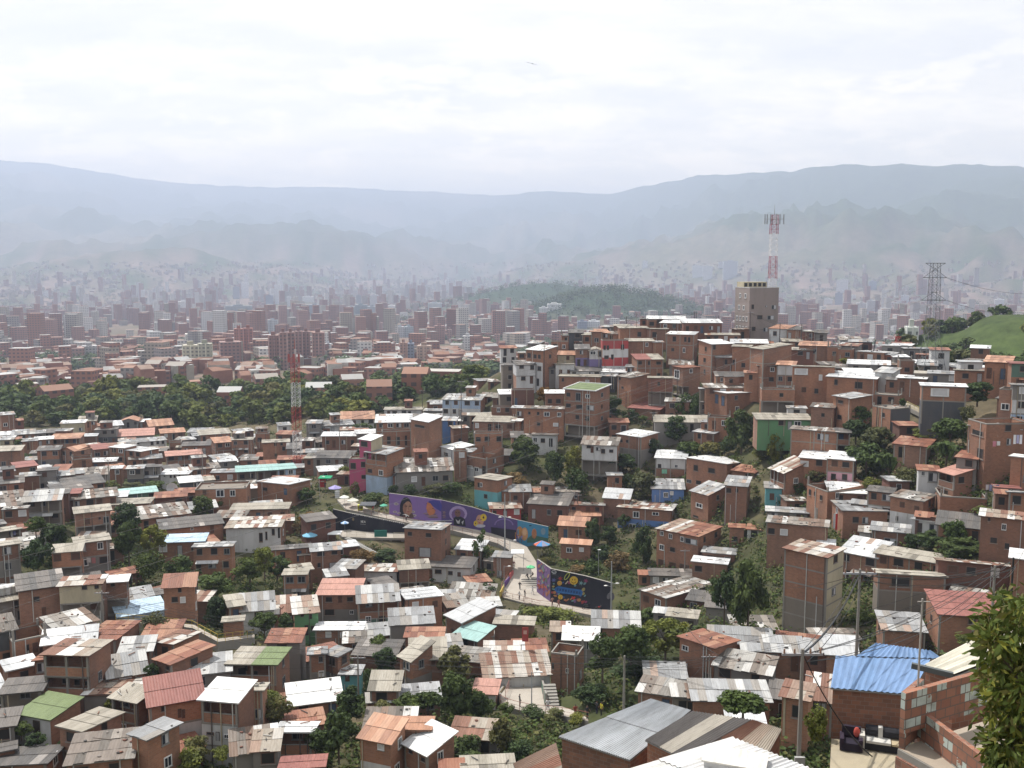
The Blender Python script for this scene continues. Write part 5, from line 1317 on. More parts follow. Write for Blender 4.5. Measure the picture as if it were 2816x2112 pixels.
TW(750,800,1262,1345,(.27,.135,.11),'second red chimney topped block behind the right ridge')
TW(1960,2035,930,1000,(.58,.58,.59),'white domed block at the far right')
TW(1620,1715,975,1015,(.55,.56,.57),'low white block at the far right')
TW(720,755,890,930,(.6,.6,.6),'tiny white cube in the right city')
TW(485,552,925,975,(.58,.58,.58),'white block with a pointed roof in the right city')
def build_city():
    stripe=lambda c:tuple(min(.7,x*1.5+.08) for x in c)
    for (a,bq,c,label,o) in TOW:
        h=hit((a[0]+bq[0])/2,bq[1])
        if h is None: continue
        x,y,z=h; dep=y*CP-(z-ZC)*SP; w=(bq[0]-a[0])*dep/F; zt=zat(x,y,a[1]); H_=max(6,zt-z); d=max(10,min(w,26)); al=math.atan2(x,y)
        root=empty('apartment_tower',(x,y,z),label,'tower','towers of the distant city',-al+rng.uniform(-.12,.12))
        b=MB(); cbox(b,0,d/2,0,w,d,H_,0,c,tuple(x_*.9+.06 for x_ in c),M['city']); b.build('body',root)
        r=MB(); r.box((-w*.22,d*.3,H_),(w*.15,d*.7,H_+3),M['citylow'],tuple(.8*x_ for x_ in c),'b'); r.build('roof_box',root)
        if o.get('st'):
            for q in(-.5,-.02,.44): 
                s=MB(); s.box((w*q,-.5,-4),(w*q+w*.06,0,H_+.5),M['citylow'],stripe(c),'k'); s.build('stripe',root)
    FRONT=[(a[0],bq[0],bq[1]) for a,bq,*_ in TOW]
    rs=random.Random(5); b=MB(); t=MB(); wv=[]
    occ=lambda:0
    # nearest low houses of the plain: things of their own; the rest one mass
    cand=[]
    for i in range(32000):
        az=rs.uniform(-33,33); sy=729+math.exp(rs.uniform(math.log(52),math.log(330))); 
        r_=F*math.interp(sy) if 0 else None
        cand.append((az,sy))
    az=np.radians([c[0] for c in cand]); ang=np.arctan((np.array([c[1] for c in cand])-1056)/F)+PITCH
    dz=np.interp(np.tan(ang),[.018,.03,.045,.06,.08,.1,.13,.2],[140,136,128,116,102,90,74,62]); r=dz/np.tan(ang)
    X,Y=r*np.sin(az),r*np.cos(az); Z=gz(X,Y); g=[]
    for x,y,z,q in zip(X,Y,Z,r):
        if q<440 or (q<620 and rs.random()<.45) or q>7500 or z>ZC+12: continue
        D=(1408+F*x/y)*.78551
        sxp=1408+F*x/y; syp=1056+F*math.tan(math.atan2(ZC-z,q)-PITCH)
        if any(a_-6<sxp<b_+6 and c_-4<syp<c_+34 for a_,b_,c_ in FRONT): continue
        if any(((x-cx)**2+(y-cy)**2)<w*w for cx,cy,w in HILLS): continue
        g.append((q,x,y,z))
    g.sort(); near=[]
    for q,x,y,z in g:
        k=_fb(np.array([x*5.]),np.array([y*5.]),9.)[0]
        if k>(.25 if q<1700 else .5): wv.append((x,y,z,q)); continue
        low=q<900 or z>ZC-60 or rs.random()<(.80+.17*(_fb(np.array([x*1.7]),np.array([y*1.7]),3.)[0]>.1) if q<4500 else .93)
        rz=-math.atan2(x,y)+rs.choice([0.1,.5,-.4])+rs.uniform(-.1,.1); cw=rs.choice(BR+BR+PAL[:3]); cr=rs.choice(RF)
        D=(1408+F*x/y)
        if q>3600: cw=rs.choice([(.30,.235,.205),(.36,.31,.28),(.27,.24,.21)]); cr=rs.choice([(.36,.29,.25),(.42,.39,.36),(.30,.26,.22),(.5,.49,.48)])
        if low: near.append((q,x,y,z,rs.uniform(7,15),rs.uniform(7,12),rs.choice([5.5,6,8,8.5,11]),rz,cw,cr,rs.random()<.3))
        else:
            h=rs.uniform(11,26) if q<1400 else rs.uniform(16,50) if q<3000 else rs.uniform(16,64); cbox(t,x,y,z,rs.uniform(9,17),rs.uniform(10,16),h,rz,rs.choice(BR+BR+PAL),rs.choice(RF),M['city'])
    n=0
    for e in near:
        q,x,y,z,w,d,h,rz,cw,cr,gab=e
        vis=True
        if n<170 and q<1150 and (q<620 or rs.random()<.55):
            bb=MB(); cbox(bb,0,0,0,w,d,h,0,cw,cr,M['city'],2.2 if gab else 0); o=bb.build('city_house',loc=(x,y,z),rz=rz); tag(o,'low brick house on the plain beyond the wood, too small to tell apart','house','low houses of the plain'); n+=1
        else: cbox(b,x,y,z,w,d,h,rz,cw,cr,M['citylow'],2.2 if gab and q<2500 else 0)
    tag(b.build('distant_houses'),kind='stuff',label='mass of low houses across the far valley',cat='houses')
    tag(t.build('distant_blocks'),kind='stuff',label='mass of apartment blocks across the far valley',cat='blocks')
    return wv
HILLS=[]
for D,rr,w in((1175,2900,270),(1290,2150,180),(1390,2300,210)):
    q=math.atan((D/.78551-1408)/F); HILLS.append((rr*math.sin(q),rr*math.cos(q),w))
def build_woods(wv):
    rs=np.random.default_rng(8); C=[];RR=[]
    pts=[(x,y,z,q) for x,y,z,q in wv]
    for cx,cy,w in HILLS:
        for i in range(420):
            t=rs.uniform(0,6.28); e=w*1.25*math.sqrt(rs.random()); pts.append((cx+e*math.cos(t),cy+e*math.sin(t),0,2500))
    x=np.array([p[0] for p in pts]); y=np.array([p[1] for p in pts]); z=gz(x,y); q=np.hypot(x,y)
    for a,b_,c,d in zip(x,y,z,q):
        r=rs.uniform(4,7)*(1 if d<2000 else 1.6); C.append((a,b_,c+r*.7)); RR.append((r,r,r))
    C=np.array(C);RR=np.array(RR)
    Pc,U,W_=leafset(rs,C,RR,len(C)*26,3.0,up=.8)
    tag(link('distant_woods',quads_mesh('distant_woods',Pc,U,W_,FM['f'])),kind='stuff',label='scattered trees of the far valley and wooded hills',cat='woods')
POLES=[]
PATHPT=[]
# ================================================================ paths, walls, murals
PAVE=plaster_mat('paving',(0.40,0.36,0.31),.35); EARTH=M['s']
def wpts(pts,d=None,reg=True): return [G(*S(x,y),d=d,reg=reg) for x,y in pts]
def ribbon(name,Lp,Rp,mat=None,skirt=2.5,lift=.06,label=None,cat=None,d=None):
    A=wpts(Lp,d); B_=wpts(Rp,d); b=MB(); u=Vector((0,0,lift))
    sub=5; LA=[];LB=[]
    for i in range(len(A)-1):
        for k in range(sub): LA.append(A[i].lerp(A[i+1],k/sub)+u); LB.append(B_[i].lerp(B_[i+1],k/sub)+u)
    LA.append(A[-1]+u); LB.append(B_[-1]+u); s=Vector((0,0,skirt))
    for i in range(len(LA)-1):
        c=.92+.16*((i*7)%3)/2
        b.face([LA[i],LA[i+1],LB[i+1],LB[i]],mat or PAVE,(c,c,c))
        b.face([LA[i]-s,LA[i+1]-s,LA[i+1],LA[i]],M['conc']); b.face([LB[i+1]-s,LB[i]-s,LB[i],LB[i+1]],M['conc'])
    b.face([LA[0]-s,LA[0],LB[0],LB[0]-s],M['conc']); b.face([LA[-1],LA[-1]-s,LB[-1]-s,LB[-1]],M['conc'])
    for a,e in zip(LA,LB):
        nn=max(2,int((a-e).length/.7))
        for q in range(nn+1): w_=a.lerp(e,q/nn); PATHPT.append((w_.x,w_.y,w_.z-.35))
    o=b.build(name); tag(o,label,cat,kind='structure' if not label else None); return LA,LB
class Wall:
    def __init__(s,name,base,top,cols,label,cat='wall',th=.35,reg=True,d=None):
        s.sx=[S(*p)[0] for p in base]; s.B=wpts(base,d,reg); s.o=Vector(s.B[0]); s.root=empty(name,s.o,label,cat)
        s.Z=[zat(p.x,p.y,S(*t)[1]) for p,t in zip(s.B,top)]; b=MB(); n=len(s.B); O=s.o
        nrm=[]
        for i in range(n-1):
            e=s.B[i+1]-s.B[i]; q=Vector((e.y,-e.x,0)).normalized(); nrm.append(q if q.y<0 else -q)
        s.n=nrm
        for i in range(n-1):
            p,q=s.B[i]-O,s.B[i+1]-O; m=cols[i]; zp,zq=s.Z[i]-O.z,s.Z[i+1]-O.z
            bk0=-nrm[max(0,i-1)]*th if i else -nrm[0]*th; bk1=-nrm[i]*th
            P_=lambda v,z,off=Vector((0,0,0)):(v.x+off.x,v.y+off.y,z)
            b.face([P_(p,p.z-2),P_(q,q.z-2),P_(q,zq),P_(p,zp)],m); b.face([P_(q,q.z-2,bk1),P_(p,p.z-2,bk1),P_(p,zp,bk1),P_(q,zq,bk1)],M['conc'])
            b.face([P_(p,zp),P_(q,zq),P_(q,zq,bk1),P_(p,zp,bk1)],M['conc'])
            if i==0: b.face([P_(p,p.z-2,bk1),P_(p,p.z-2),P_(p,zp),P_(p,zp,bk1)],M['conc'])
            if i==n-2: b.face([P_(q,q.z-2),P_(q,q.z-2,bk1),P_(q,zq,bk1),P_(q,zq)],M['conc'])
        b.build('masonry',s.root); s.m=None
    def at(s,x,y,layer):
        sx,sy=S(x,y); i=0
        while i<len(s.sx)-2 and sx>s.sx[i+1]: i+=1
        n=s.n[i]; p0=s.B[i]+n*(.012*layer+.015); r=ray(sx,sy); c=Vector((0,0,ZC)); t=(p0-c).dot(n)/r.dot(n); return c+r*t-s.o
    def begin(s,part): s.m=MB(); s.part=part
    def poly(s,pts,c,layer=1): s.m.face([s.at(x,y,layer) for x,y in pts],M['col'],c)
    def ell(s,cx,cy,rx,ry,c,layer=1,rot=0,n=14): s.poly([(cx+rx*math.cos(t)*math.cos(rot)-ry*math.sin(t)*math.sin(rot),cy+rx*math.cos(t)*math.sin(rot)+ry*math.sin(t)*math.cos(rot)) for t in [-2*math.pi*k/n for k in range(n)]],c,layer)
    def line(s,x0,y0,x1,y1,w,c,layer=2):
        dx,dy=x1-x0,y1-y0; l=math.hypot(dx,dy); nx,ny=-dy/l*w/2,dx/l*w/2
        s.poly([(x0+nx,y0+ny),(x1+nx,y1+ny),(x1-nx,y1-ny),(x0-nx,y0-ny)],c,layer)
    def ring(s,cx,cy,rx,ry,w,c,layer=2,rot=0,a0=0,a1=6.283,n=20):
        f=lambda r1,r2,t:(cx+r1*math.cos(t)*math.cos(rot)-r2*math.sin(t)*math.sin(rot),cy+r1*math.cos(t)*math.sin(rot)+r2*math.sin(t)*math.cos(rot))
        for k in range(n):
            t0=a0+(a1-a0)*k/n; t1=a0+(a1-a0)*(k+1)/n
            s.poly([f(rx,ry,t0),f(rx,ry,t1),f(rx-w,ry-w,t1),f(rx-w,ry-w,t0)],c,layer)
    def end(s): s.m.build(s.part,s.root)
def rail(name,pts,h,label,c,n_per=1.6,d=None,fill=False,cat='railing',lift=.05):
    A=wpts(pts,d,False); root=empty(name,A[0],label,cat); O=A[0]; b=MB(); up=Vector((0,0,h)); l=Vector((0,0,lift)); pm=MB(); pm.tube((0,0,-.2),(0,0,h),.03,.03,M['metal'],c,5); me=pm.mesh('post')
    for i in range(len(A)-1):
        p,q=A[i]-O+l,A[i+1]-O+l
        for f in((1,.03),(.55,.018),(.2,.018)): b.tube(p+up*f[0],q+up*f[0],f[1],f[1],M['metal'],c,4)
        k=max(1,int((q-p).length/n_per))
        for j in range(k): link('post',me,root,p.lerp(q,j/k))
        if fill:
            kk=max(2,int((q-p).length/.16))
            for j in range(kk): x=p.lerp(q,(j+.5)/kk); b.tube(x+up*.1,x+up,.014,.014,M['metal'],c,3,False)
    b.build('rails',root)
LANTERN=(.75,.75,.74)
def person(x,y,label,shirt,legs,pose='stand',d=None,h=1.68,skin=(.20,.115,.075),lift=.06,rz=None):
    p=G(*S(x,y),d=d,reg=False)+Vector((0,0,lift)); rg=random.Random(int(x*3+y)); a=rz if rz is not None else rg.uniform(0,6.28)
    bm=bpy.data.meshes.new('figure_cage'); st={'stand':(.07,.0,.08),'walk':(.10,.24,.10),'wide':(.17,.02,.55),'sit':(.10,0,.12)}[pose]
    hipz=.90 if pose!='sit' else .46; V_=[];E=[];Rr=[]
    def add(v,r,par=None):
        V_.append(v); Rr.append(r); 
        if par is not None: E.append((par,len(V_)-1))
        return len(V_)-1
    pel=add((0,0,hipz),(.14,.10)); wa=add((0,0,hipz+.2),(.125,.09),pel); ch=add((0,.01,hipz+.42),(.165,.105),wa); nk=add((0,.01,hipz+.56),(.055,.055),ch)
    hd=add((0,-.015,hipz+.66),(.085,.095),nk); add((0,-.01,hipz+.79),(.07,.085),hd)
    for s in(-1,1):
        sh=add((s*.19,.01,hipz+.47),(.062,.062),ch); el=add((s*(.22+st[2]),.05,hipz+.22+st[2]*.2),(.045,.045),sh); wr=add((s*(.22+st[2]*1.6),-.10,hipz+.05+st[2]*.5),(.030,.030),el); add((s*(.22+st[2]*1.7),-.13,hipz-.02+st[2]*.5),(.036,.022),wr)
        if pose=='sit': kn=add((s*.11,-.42,.48),(.07,.07),pel); an=add((s*.12,-.44,.10),(.045,.045),kn); add((s*.12,-.58,.05),(.04,.03),an)
        else: kn=add((s*st[0],-.04-s*st[1]*.5,.48),(.068,.068),pel); an=add((s*st[0],s*-st[1]+.02,.09),(.045,.045),kn); add((s*st[0],s*-st[1]-.13,.045),(.042,.03),an)
    bm.from_pydata(V_,E,[]); o=bpy.data.objects.new('person',bm); COL.objects.link(o)
    md=o.modifiers.new('s','SKIN'); sv=bm.skin_vertices[0].data
    for k,r in enumerate(Rr): sv[k].radius=r; sv[k].use_root=(k==0)
    o.modifiers.new('u','SUBSURF').levels=1
    dg=bpy.context.evaluated_depsgraph_get(); me=bpy.data.meshes.new_from_object(o.evaluated_get(dg)); o.modifiers.clear(); o.data=me
    me.materials.clear()
    for n_,c in(('skin',skin),('shirt',shirt),('trousers',legs),('hair',(.015,.012,.01))): me.materials.append(flat(n_,c))
    top=hipz+.80
    for f in me.polygons:
        z=f.center.z; yx=abs(f.center.x)
        f.material_index=3 if (z>top-.10 or (z>top-.2 and f.center.y>.03)) else 0 if z>hipz+.53 else (0 if (yx>.235 and z<hipz+.25) else 1 if z>hipz+.02 else 2 if z>.08 else 3)
        f.use_smooth=True
    # five fingers on each hand
    b=MB(); sk=flat('skin',skin)
    for s in(-1,1):
        c=Vector((s*(.22+st[2]*1.7),-.13,hipz-.02+st[2]*.5))
        for k in range(4): x=(k-1.5)*.017; b.tube(c+Vector((0,x*.6-.005,-.02)),c+Vector((s*.004,x-.02,-.09+abs(k-1.5)*.008)),.009,.006,sk,n=5)
        b.tube(c+Vector((0,-.03,0)),c+Vector((-s*.01,-.062,-.045)),.010,.007,sk,n=5)
    hb=b.build('fingers'); hb.parent=o
    sc=h/(top+.07) if pose!='sit' else 1.0
    o.location=p; o.rotation_euler=(0,0,a); o.scale=(sc,)*3; tag(o,label,'person','people on the path'); return o
_FL={}
def flat(n,c,rough=.85):
    k=(n,tuple(c))
    if k not in _FL:
        m,nt,b=nodes(n); b.inputs['Base Color'].default_value=(*c,1); b.inputs['Roughness'].default_value=rough; _FL[k]=m
    return _FL[k]
def umbrella(x,y,wpx,ybase,label,cols,square=False,d=None,name=None,tilt=0):
    p=G(*S(x,ybase),d=d,reg=False); dd=d or dmap(*S(x,ybase)); w=wpx*VS*dd/F; zt=zat(p.x,p.y,S(x,y)[1])-p.z; zt=max(1.9,zt)
    root=empty(name or 'parasol',p,label,'parasol' if not square else 'canopy'); b=MB(); n=4 if square else 8; r=w/2*(1.2 if square else 1); hh=w*(.10 if square else .22)
    for k in range(n):
        t0=2*math.pi*(k+(.5 if square else 0))/n; t1=2*math.pi*(k+1+(.5 if square else 0))/n; A=Vector((math.cos(t0)*r,math.sin(t0)*r,zt-hh)); B_=Vector((math.cos(t1)*r,math.sin(t1)*r,zt-hh)); a=Vector((0,0,zt)); dn=Vector((0,0,.14)); c=cols[k%len(cols)]
        b.face([A,B_,a],M['cloth'],c); b.face([A-dn,B_-dn,B_,A],M['cloth'],c); b.face([B_-Vector((0,0,.01)),A-Vector((0,0,.01)),a-Vector((0,0,.03))],M['cloth'],tuple(.8*q for q in c))
    b.build('cover',root); q=MB()
    if square:
        for k in range(4): t=math.pi/2*(k+.5); q2=MB(); q2.tube((math.cos(t)*r*.93,math.sin(t)*r*.93,0),(math.cos(t)*r*.93,math.sin(t)*r*.93,zt-hh),.03,.03,M['metal'],(.3,.3,.3),5); q2.build('pole',root)
    else: q.tube((0,0,0),(0,0,zt),.025,.025,M['metal'],(.3,.3,.3),5); q.build('pole',root); s=MB(); s.tube((0,0,0),(0,0,.12),.22,.2,M['conc'],n=8); s.build('base',root)
    return root
def lamp(x,yt,yb,label,heads=((1,.0),),d=None,r=.07,name='street_lamp',c=(.36,.37,.38)):
    p=G(*S(x,yb),d=d,reg=False); h=zat(p.x,p.y,S(x,yt)[1])-p.z; root=empty(name,p,label,'street lamp'); b=MB(); b.tube((0,0,-.5),(0,0,h),r*1.2,r*.7,M['metal'],c,7); b.build('post',root)
    for s,dz in heads:
        q=MB(); q.tube((0,0,h+dz-.25),(s*.7,-.25,h+dz),.03,.03,M['metal'],c,5); q.build('arm',root)
        q=MB(); q.blob((s*.95,-.32,h+dz+.02),(.34,.16,.10),M['metal'],LANTERN,8,5); q.build('lamp_head',root)
    return root
def upole(x,yt,yb,label,d=None,r=.13,c=(.30,.29,.28),arms=1,lean=0,xt=None):
    p=G(*S(x,yb),d=d,reg=False); h=zat(p.x,p.y,S(x,yt)[1])-p.z; dd=d or dmap(*S(x,yb)); lx=((xt-x)*VS*dd/F) if xt else 0
    POLES.append((p+Vector((lx,0,h-.3)),label)); root=empty('utility_pole',p,label,'utility pole','utility poles'); b=MB(); b.tube((0,0,-.8),(lx,0,h),r,r*.65,M['conc'] if c[0]>.2 else M['metal'],c,8); b.build('post',root)
    for k in range(arms):
        z=h-.25-k*.55; q=MB(); q.box((lx-.9+.15*k,-.05,z-.05),(lx+.9-.15*k,.05,z+.05),M['metal'],(.33,.33,.34)); q.build('crossarm',root)
        for s in(-.8,-.35,.35,.8): q=MB(); q.tube((lx+s*(1-.15*k),0,z+.05),(lx+s*(1-.15*k),0,z+.25),.05,.035,M['metal'],(.28,.17,.12),6); q.build('insulator',root)
    return root,p,h
def cable(pts,label,r=.018,sag=.03,c=(.03,.03,.03),group='overhead cables'):
    b=MB(); O=pts[0]
    for a,e in zip(pts,pts[1:]):
        L=(e-a).length; n=14; prev=a-O
        for k in range(1,n+1):
            t=k/n; q=a.lerp(e,t)-O; q.z-=4*sag*L*t*(1-t); b.tube(prev,q,r,r,M['metal'],c,4,False); prev=q
    o=b.build('power_cable',loc=O); tag(o,label,'cable',group)
def lattice(b,p0,p1,w0,w1,n,c,r,nx=1):
    p0,p1=Vector(p0),Vector(p1)
    cor=lambda t:[p0.lerp(p1,t)+Vector((sx*(w0+(w1-w0)*t)/2,sy*(w0+(w1-w0)*t)/2,0)) for sx,sy in((-1,-1),(1,-1),(1,1),(-1,1))]
    for i in range(n):
        A,B_=cor(i/n),cor((i+1)/n)
        for k in range(4):
            j=(k+1)%4; b.tube(A[k],B_[k],r,r,M['metal'],c,4,False); b.tube(A[k],B_[j],r*.6,r*.6,M['metal'],c,3,False); b.tube(A[j],B_[k],r*.6,r*.6,M['metal'],c,3,False); b.tube(B_[k],B_[j],r*.6,r*.6,M['metal'],c,3,False)
def laundry(x0,x1,y,ybase,label,cols,h=.75,d=None,dz=.6):
    dd=(d or dmap(*S((x0+x1)/2,ybase)))-dz; A=P(*S(x0,y),dd); B_=P(*S(x1,y),dd); root=empty('laundry_line',A,label,'laundry','laundry lines'); b=MB(); b.tube((0,0,0),B_-A,.012,.012,M['metal'],(.3,.3,.3),4); b.build('line',root)
    n=len(cols); rg=random.Random(int(x0+y))
    for i,c in enumerate(cols):
        a=(B_-A)*((i+.08)/n); e=(B_-A)*((i+.9)/n); z=Vector((0,0,h*rg.uniform(.7,1.15))); k=MB(); o_=Vector((0,-.03,0)); m=(a+e)/2-z+Vector((0,-.08,.03))
        k.face([a+o_,a-z+o_,m,(a+e)/2+o_],M['cloth'],c); k.face([(a+e)/2+o_,m,e-z+o_,e+o_],M['cloth'],c); k.build('garment',root)
def stair(pa,pb,w,n,label,d=None,rz=None,edge=None):
    a=G(*S(*pa),d=d,reg=False); e=G(*S(*pb),d=d,reg=False); root=empty('stairway',e,label,'stairs'); dv=a-e; hd=Vector((dv.x,dv.y,0)); L=max(.5,hd.length); hd.normalize(); sd=Vector((-hd.y,hd.x,0))
    b=MB(); rise=max(.1,dv.z/n) if dv.z>0 else .15
    for i in range(n):
        c=hd*(L*i/n); q=[c-sd*w/2,c+sd*w/2,c+hd*(L/n*1.02)+sd*w/2,c+hd*(L/n*1.02)-sd*w/2]; b.prism([(v.x,v.y) for v in q],-1.0,rise*(i+1),M['conc'],mt=M['conc'])
        if edge: 
            q2=[c-sd*w/2-hd*.02,c+sd*w/2-hd*.02,c+hd*.12+sd*w/2,c+hd*.12-sd*w/2]; b.prism([(v.x,v.y) for v in q2],rise*(i+1)-.05,rise*(i+1)+.02,M['col'],edge)
    b.build('steps',root)
def foreroof(name,label,quads,code,wallpx=None,walls='b',ground=None,wave=.13,amp=.03,extra=None,stones=0,wm=None):
    """near roof: quads of (px,py) corners lying at height z, corrugated along front-left to back-left"""
    W3=[[onz(*S(x,y),z) for (x,y,z) in q] for q in quads]; O=W3[0][0].copy(); O.z=ground; root=empty(name,O,label,'house','houses on the hillside')
    b=MB(); rg=random.Random(len(label)); pal=ROOFC[code]
    for q in W3:
        p00,p01,p11,p10=[v-O for v in q]   # front-left, back-left, back-right, front-right
        L=(p10-p00).length; n=max(8,int(L/wave*4)); up=Vector((0,0,1)); cell=.86; cc=pal[0]; last=-1; lens=(p01-p00).length; ny=max(1,round(lens/3.0)); cols={}
        for i in range(n):
            s0,s1=i/n,(i+1)/n; z0=amp*math.sin(s0*L/wave*6.283); z1=amp*math.sin(s1*L/wave*6.283)
            for j in range(ny):
                key=(int(s0*L/cell),j)
                if key not in cols: v=1+rg.uniform(-.12,.12); c=rg.choice(pal); cols[key]=tuple(min(.85,x*v) for x in c)
                t0,t1=j/ny,(j+1)/ny; f=lambda s,t,z,e:(p00*(1-s)+p10*s)*(1-t)+(p01*(1-s)+p11*s)*t+up*(z+e)
                lf=.035 if j%2 else 0.0
                b.face([f(s0,t0,z0,lf),f(s1,t0,z1,lf),f(s1,t1,z1,lf),f(s0,t1,z0,lf)],M['roofnear'],cols[key],uv=[(s0*L,t0*lens),(s1*L,t0*lens),(s1*L,t1*lens),(s0*L,t1*lens)])
        u=up*.09; b.face([p10-u,p00-u,p01-u,p11-u],M['col'],(.12,.1,.09))
        for a,e in((p00,p10),(p10,p11),(p11,p01),(p01,p00)): b.face([a-u,e-u,e-u*.4,a-u*.4],M['col'],(.3,.29,.28))
        for _ in range(stones):
            s,t=rg.uniform(.05,.95),rg.uniform(.05,.95); b.blob((p00*(1-s)+p10*s)*(1-t)+(p01*(1-s)+p11*s)*t+up*.1,(.17,.12,.09),M['col'],rg.choice([(.13,.12,.11),(.22,.11,.08)]),6,4,.2,rg)
        w=MB(); c=(p00+p01+p11+p10)/4; poly=[(v.lerp(c,.05)) for v in(p00,p10,p11,p01)]
        for i in range(4):
            a,e=poly[i],poly[(i+1)%4]; w.face([(a.x,a.y,-2.0),(e.x,e.y,-2.0),e-u*1.05,a-u*1.05],wm or M['bn'])
        w.build('wall',root)
    b.build('roof',root); return root,O
M['roofnear']=roof_mat('near_roof_sheet'); 
M['bn']=brick_mat('near_brick',(.32,.150,.098),(.20,.098,.072),(.25,.20,.165),.40,.21,.25)
for _n in list(M['roofnear'].node_tree.nodes):
    if _n.type=='BUMP': M['roofnear'].node_tree.nodes.remove(_n)
SPECIAL=[]
def props_prepare():
    # ---------------------------------------------------------------- walkways (setting)
    V(1040,1330,520)
    A1,A2=ribbon('path',[(-480,190),(-380,300),(-200,335),(0,388),(300,452),(470,484),(870,548),(1100,612),(1400,702),(1530,778)],[(-380,165),(-240,235),(-90,310),(0,340),(130,362),(440,420),(740,468),(1300,568),(1620,680),(1740,742)])
    ribbon('path',[(1530,778),(1552,900),(1530,1050),(1440,1235),(1450,1330)],[(1740,742),(1850,920),(1862,1140),(1880,1220),(1905,1272)],lift=.07)
    rail('railing',[(-380,300),(0,388),(300,452),(470,484),(870,548),(1100,612),(1400,702),(1530,778)],1.0,'dark red railing along the purple mural walkway',(.22,.05,.045))
    rail('railing',[(1560,1030),(1440,1235),(1450,1330),(1700,1385),(1900,1445)],1.0,'thin railing round the outer edge of the ramp bend',(.30,.13,.10))
    rail('railing',[(1850,760),(1870,900),(1860,960)],1.0,'black railing on the inner edge of the ramp',(.03,.03,.035))
    V(1340,1440,400)
    ribbon('path',[(226,1121),(560,1208),(980,1265),(1300,1335),(1870,1455)],[(811,1043),(870,1110),(956,1192),(1480,1285),(1890,1350)],lift=.05)
    rail('railing',[(560,1215),(980,1270),(1300,1340),(1870,1460)],.9,'red post railing below the black smiling mural',(.30,.13,.10),n_per=4)
    stair((650,850),(640,1000),3.2,6,'broad steps with dark nosings beside the smiling mural',edge=(.04,.04,.04))
    # ---------------------------------------------------------------- purple mural wall
    V(1040,1330,520)
    PL=plaster_mat('mural_lilac',(.215,.125,.36),.25); PD=plaster_mat('mural_purple',(.085,.055,.19),.25); PB=plaster_mat('mural_blue',(.05,.24,.40),.3); PK=plaster_mat('mural_black',(.012,.013,.024),.15)
    w=Wall('mural_wall',[(130,362),(440,420),(740,468),(1090,527),(1390,600),(1630,680),(1990,700)],[(130,112),(440,150),(740,192),(1090,272),(1390,365),(1630,425),(1990,505)],[PL,PL,PD,PD,PD,PB],'long purple wall painted with portraits above the walkway','mural wall')
    w.begin('portrait'); w.ell(325,285,72,128,(.02,.02,.03),1); w.poly([(255,240),(250,400),(300,410),(300,300)],(.025,.022,.03),1); w.ell(348,292,52,86,(.36,.20,.135),2); w.poly([(300,350),(400,345),(420,400),(290,405)],(.10,.06,.055),2)
    for x in(325,372): w.ell(x,268,15,5,(.03,.02,.02),3); w.ell(x,252,18,3,(.05,.03,.03),3)
    w.line(352,268,357,306,5,(.25,.12,.08),3); w.ell(350,330,19,7,(.32,.10,.09),3); w.ell(310,290,22,60,(.26,.13,.09),3); w.end()
    w.begin('painted_flower')
    for x,y,r in((212,238,30),(196,330,26),(245,345,24),(408,330,26),(420,372,30),(180,370,20)): w.ell(x,y,r,r*.55,(.34,.29,.33),1); w.ell(x,y,r*.4,r*.25,(.22,.18,.16),2)
    w.end()
    w.begin('portrait'); w.poly([(565,230),(600,200),(650,193),(725,205),(748,262),(735,330),(690,300),(640,262),(610,240),(575,300)],(.06,.055,.26),1); w.poly([(575,215),(612,232),(650,285),(668,335),(648,360),(600,372),(575,335),(562,285)],(.47,.175,.085),2); w.ell(640,290,9,4,(.05,.03,.03),3); w.line(655,300,672,322,7,(.36,.12,.06),3)
    for k in range(4): w.poly([(510+20*k,352+16*k),(560+20*k,338+16*k),(780,325+22*k),(795,338+22*k),(560+20*k,352+17*k)],(.17,.11,.115) if k%2 else (.26,.17,.16),1)
    w.end()
    w.begin('portrait'); w.ell(935,352,106,92,(.34,.26,.46),1); w.ell(935,362,78,70,(.15,.085,.23),2); w.poly([(880,405),(905,385),(965,385),(1010,410),(1025,500),(885,485)],(.02,.02,.028),3); w.ell(930,345,36,44,(.17,.085,.075),4); w.poly([(905,415),(935,440),(960,415),(950,470),(925,465)],(.45,.45,.48),4)
    for x in(915,945): w.ell(x,340,8,4,(.03,.02,.02),5)
    w.poly([(975,450),(1000,430),(990,480)],(.5,.5,.52),5); w.end()
    w.begin('portrait'); w.ell(1190,430,46,68,(.45,.245,.175),1); w.ell(1232,396,37,44,(.62,.44,.04),2); w.ell(1232,396,11,14,(.06,.035,.02),3); w.ell(1140,466,24,33,(.60,.42,.04),2); w.ell(1140,466,7,9,(.06,.035,.02),3); w.ell(1195,495,60,19,(.45,.44,.52),2)
    for x in(1172,1203): w.ell(x,418,9,4,(.04,.02,.02),3)
    w.ell(1186,458,13,6,(.35,.07,.06),3); w.end()
    w.begin('painted_lettering'); w.ring(1470,485,112,78,14,(.21,.15,.36),1,a0=3.14,a1=6.283); w.poly([(1318,508),(1615,545),(1612,668),(1325,610)],(.02,.018,.03),1)
    rg=random.Random(2)
    for k in range(9):
        x=1335+k*31; y=525+k*6; w.poly([(x,y+8),(x+14,y-6),(x+31,y+4),(x+22,y+34),(x+34,y+62),(x+16,y+86),(x+2,y+70),(x+10,y+40)],(.46,.235,.04),2); w.line(x+6,y+10,x+24,y+66,6,(.05,.03,.02),3); w.line(x+26,y+6,x+8,y+52,4,(.05,.03,.02),3)
    w.end()
    w.begin('painted_rocks')
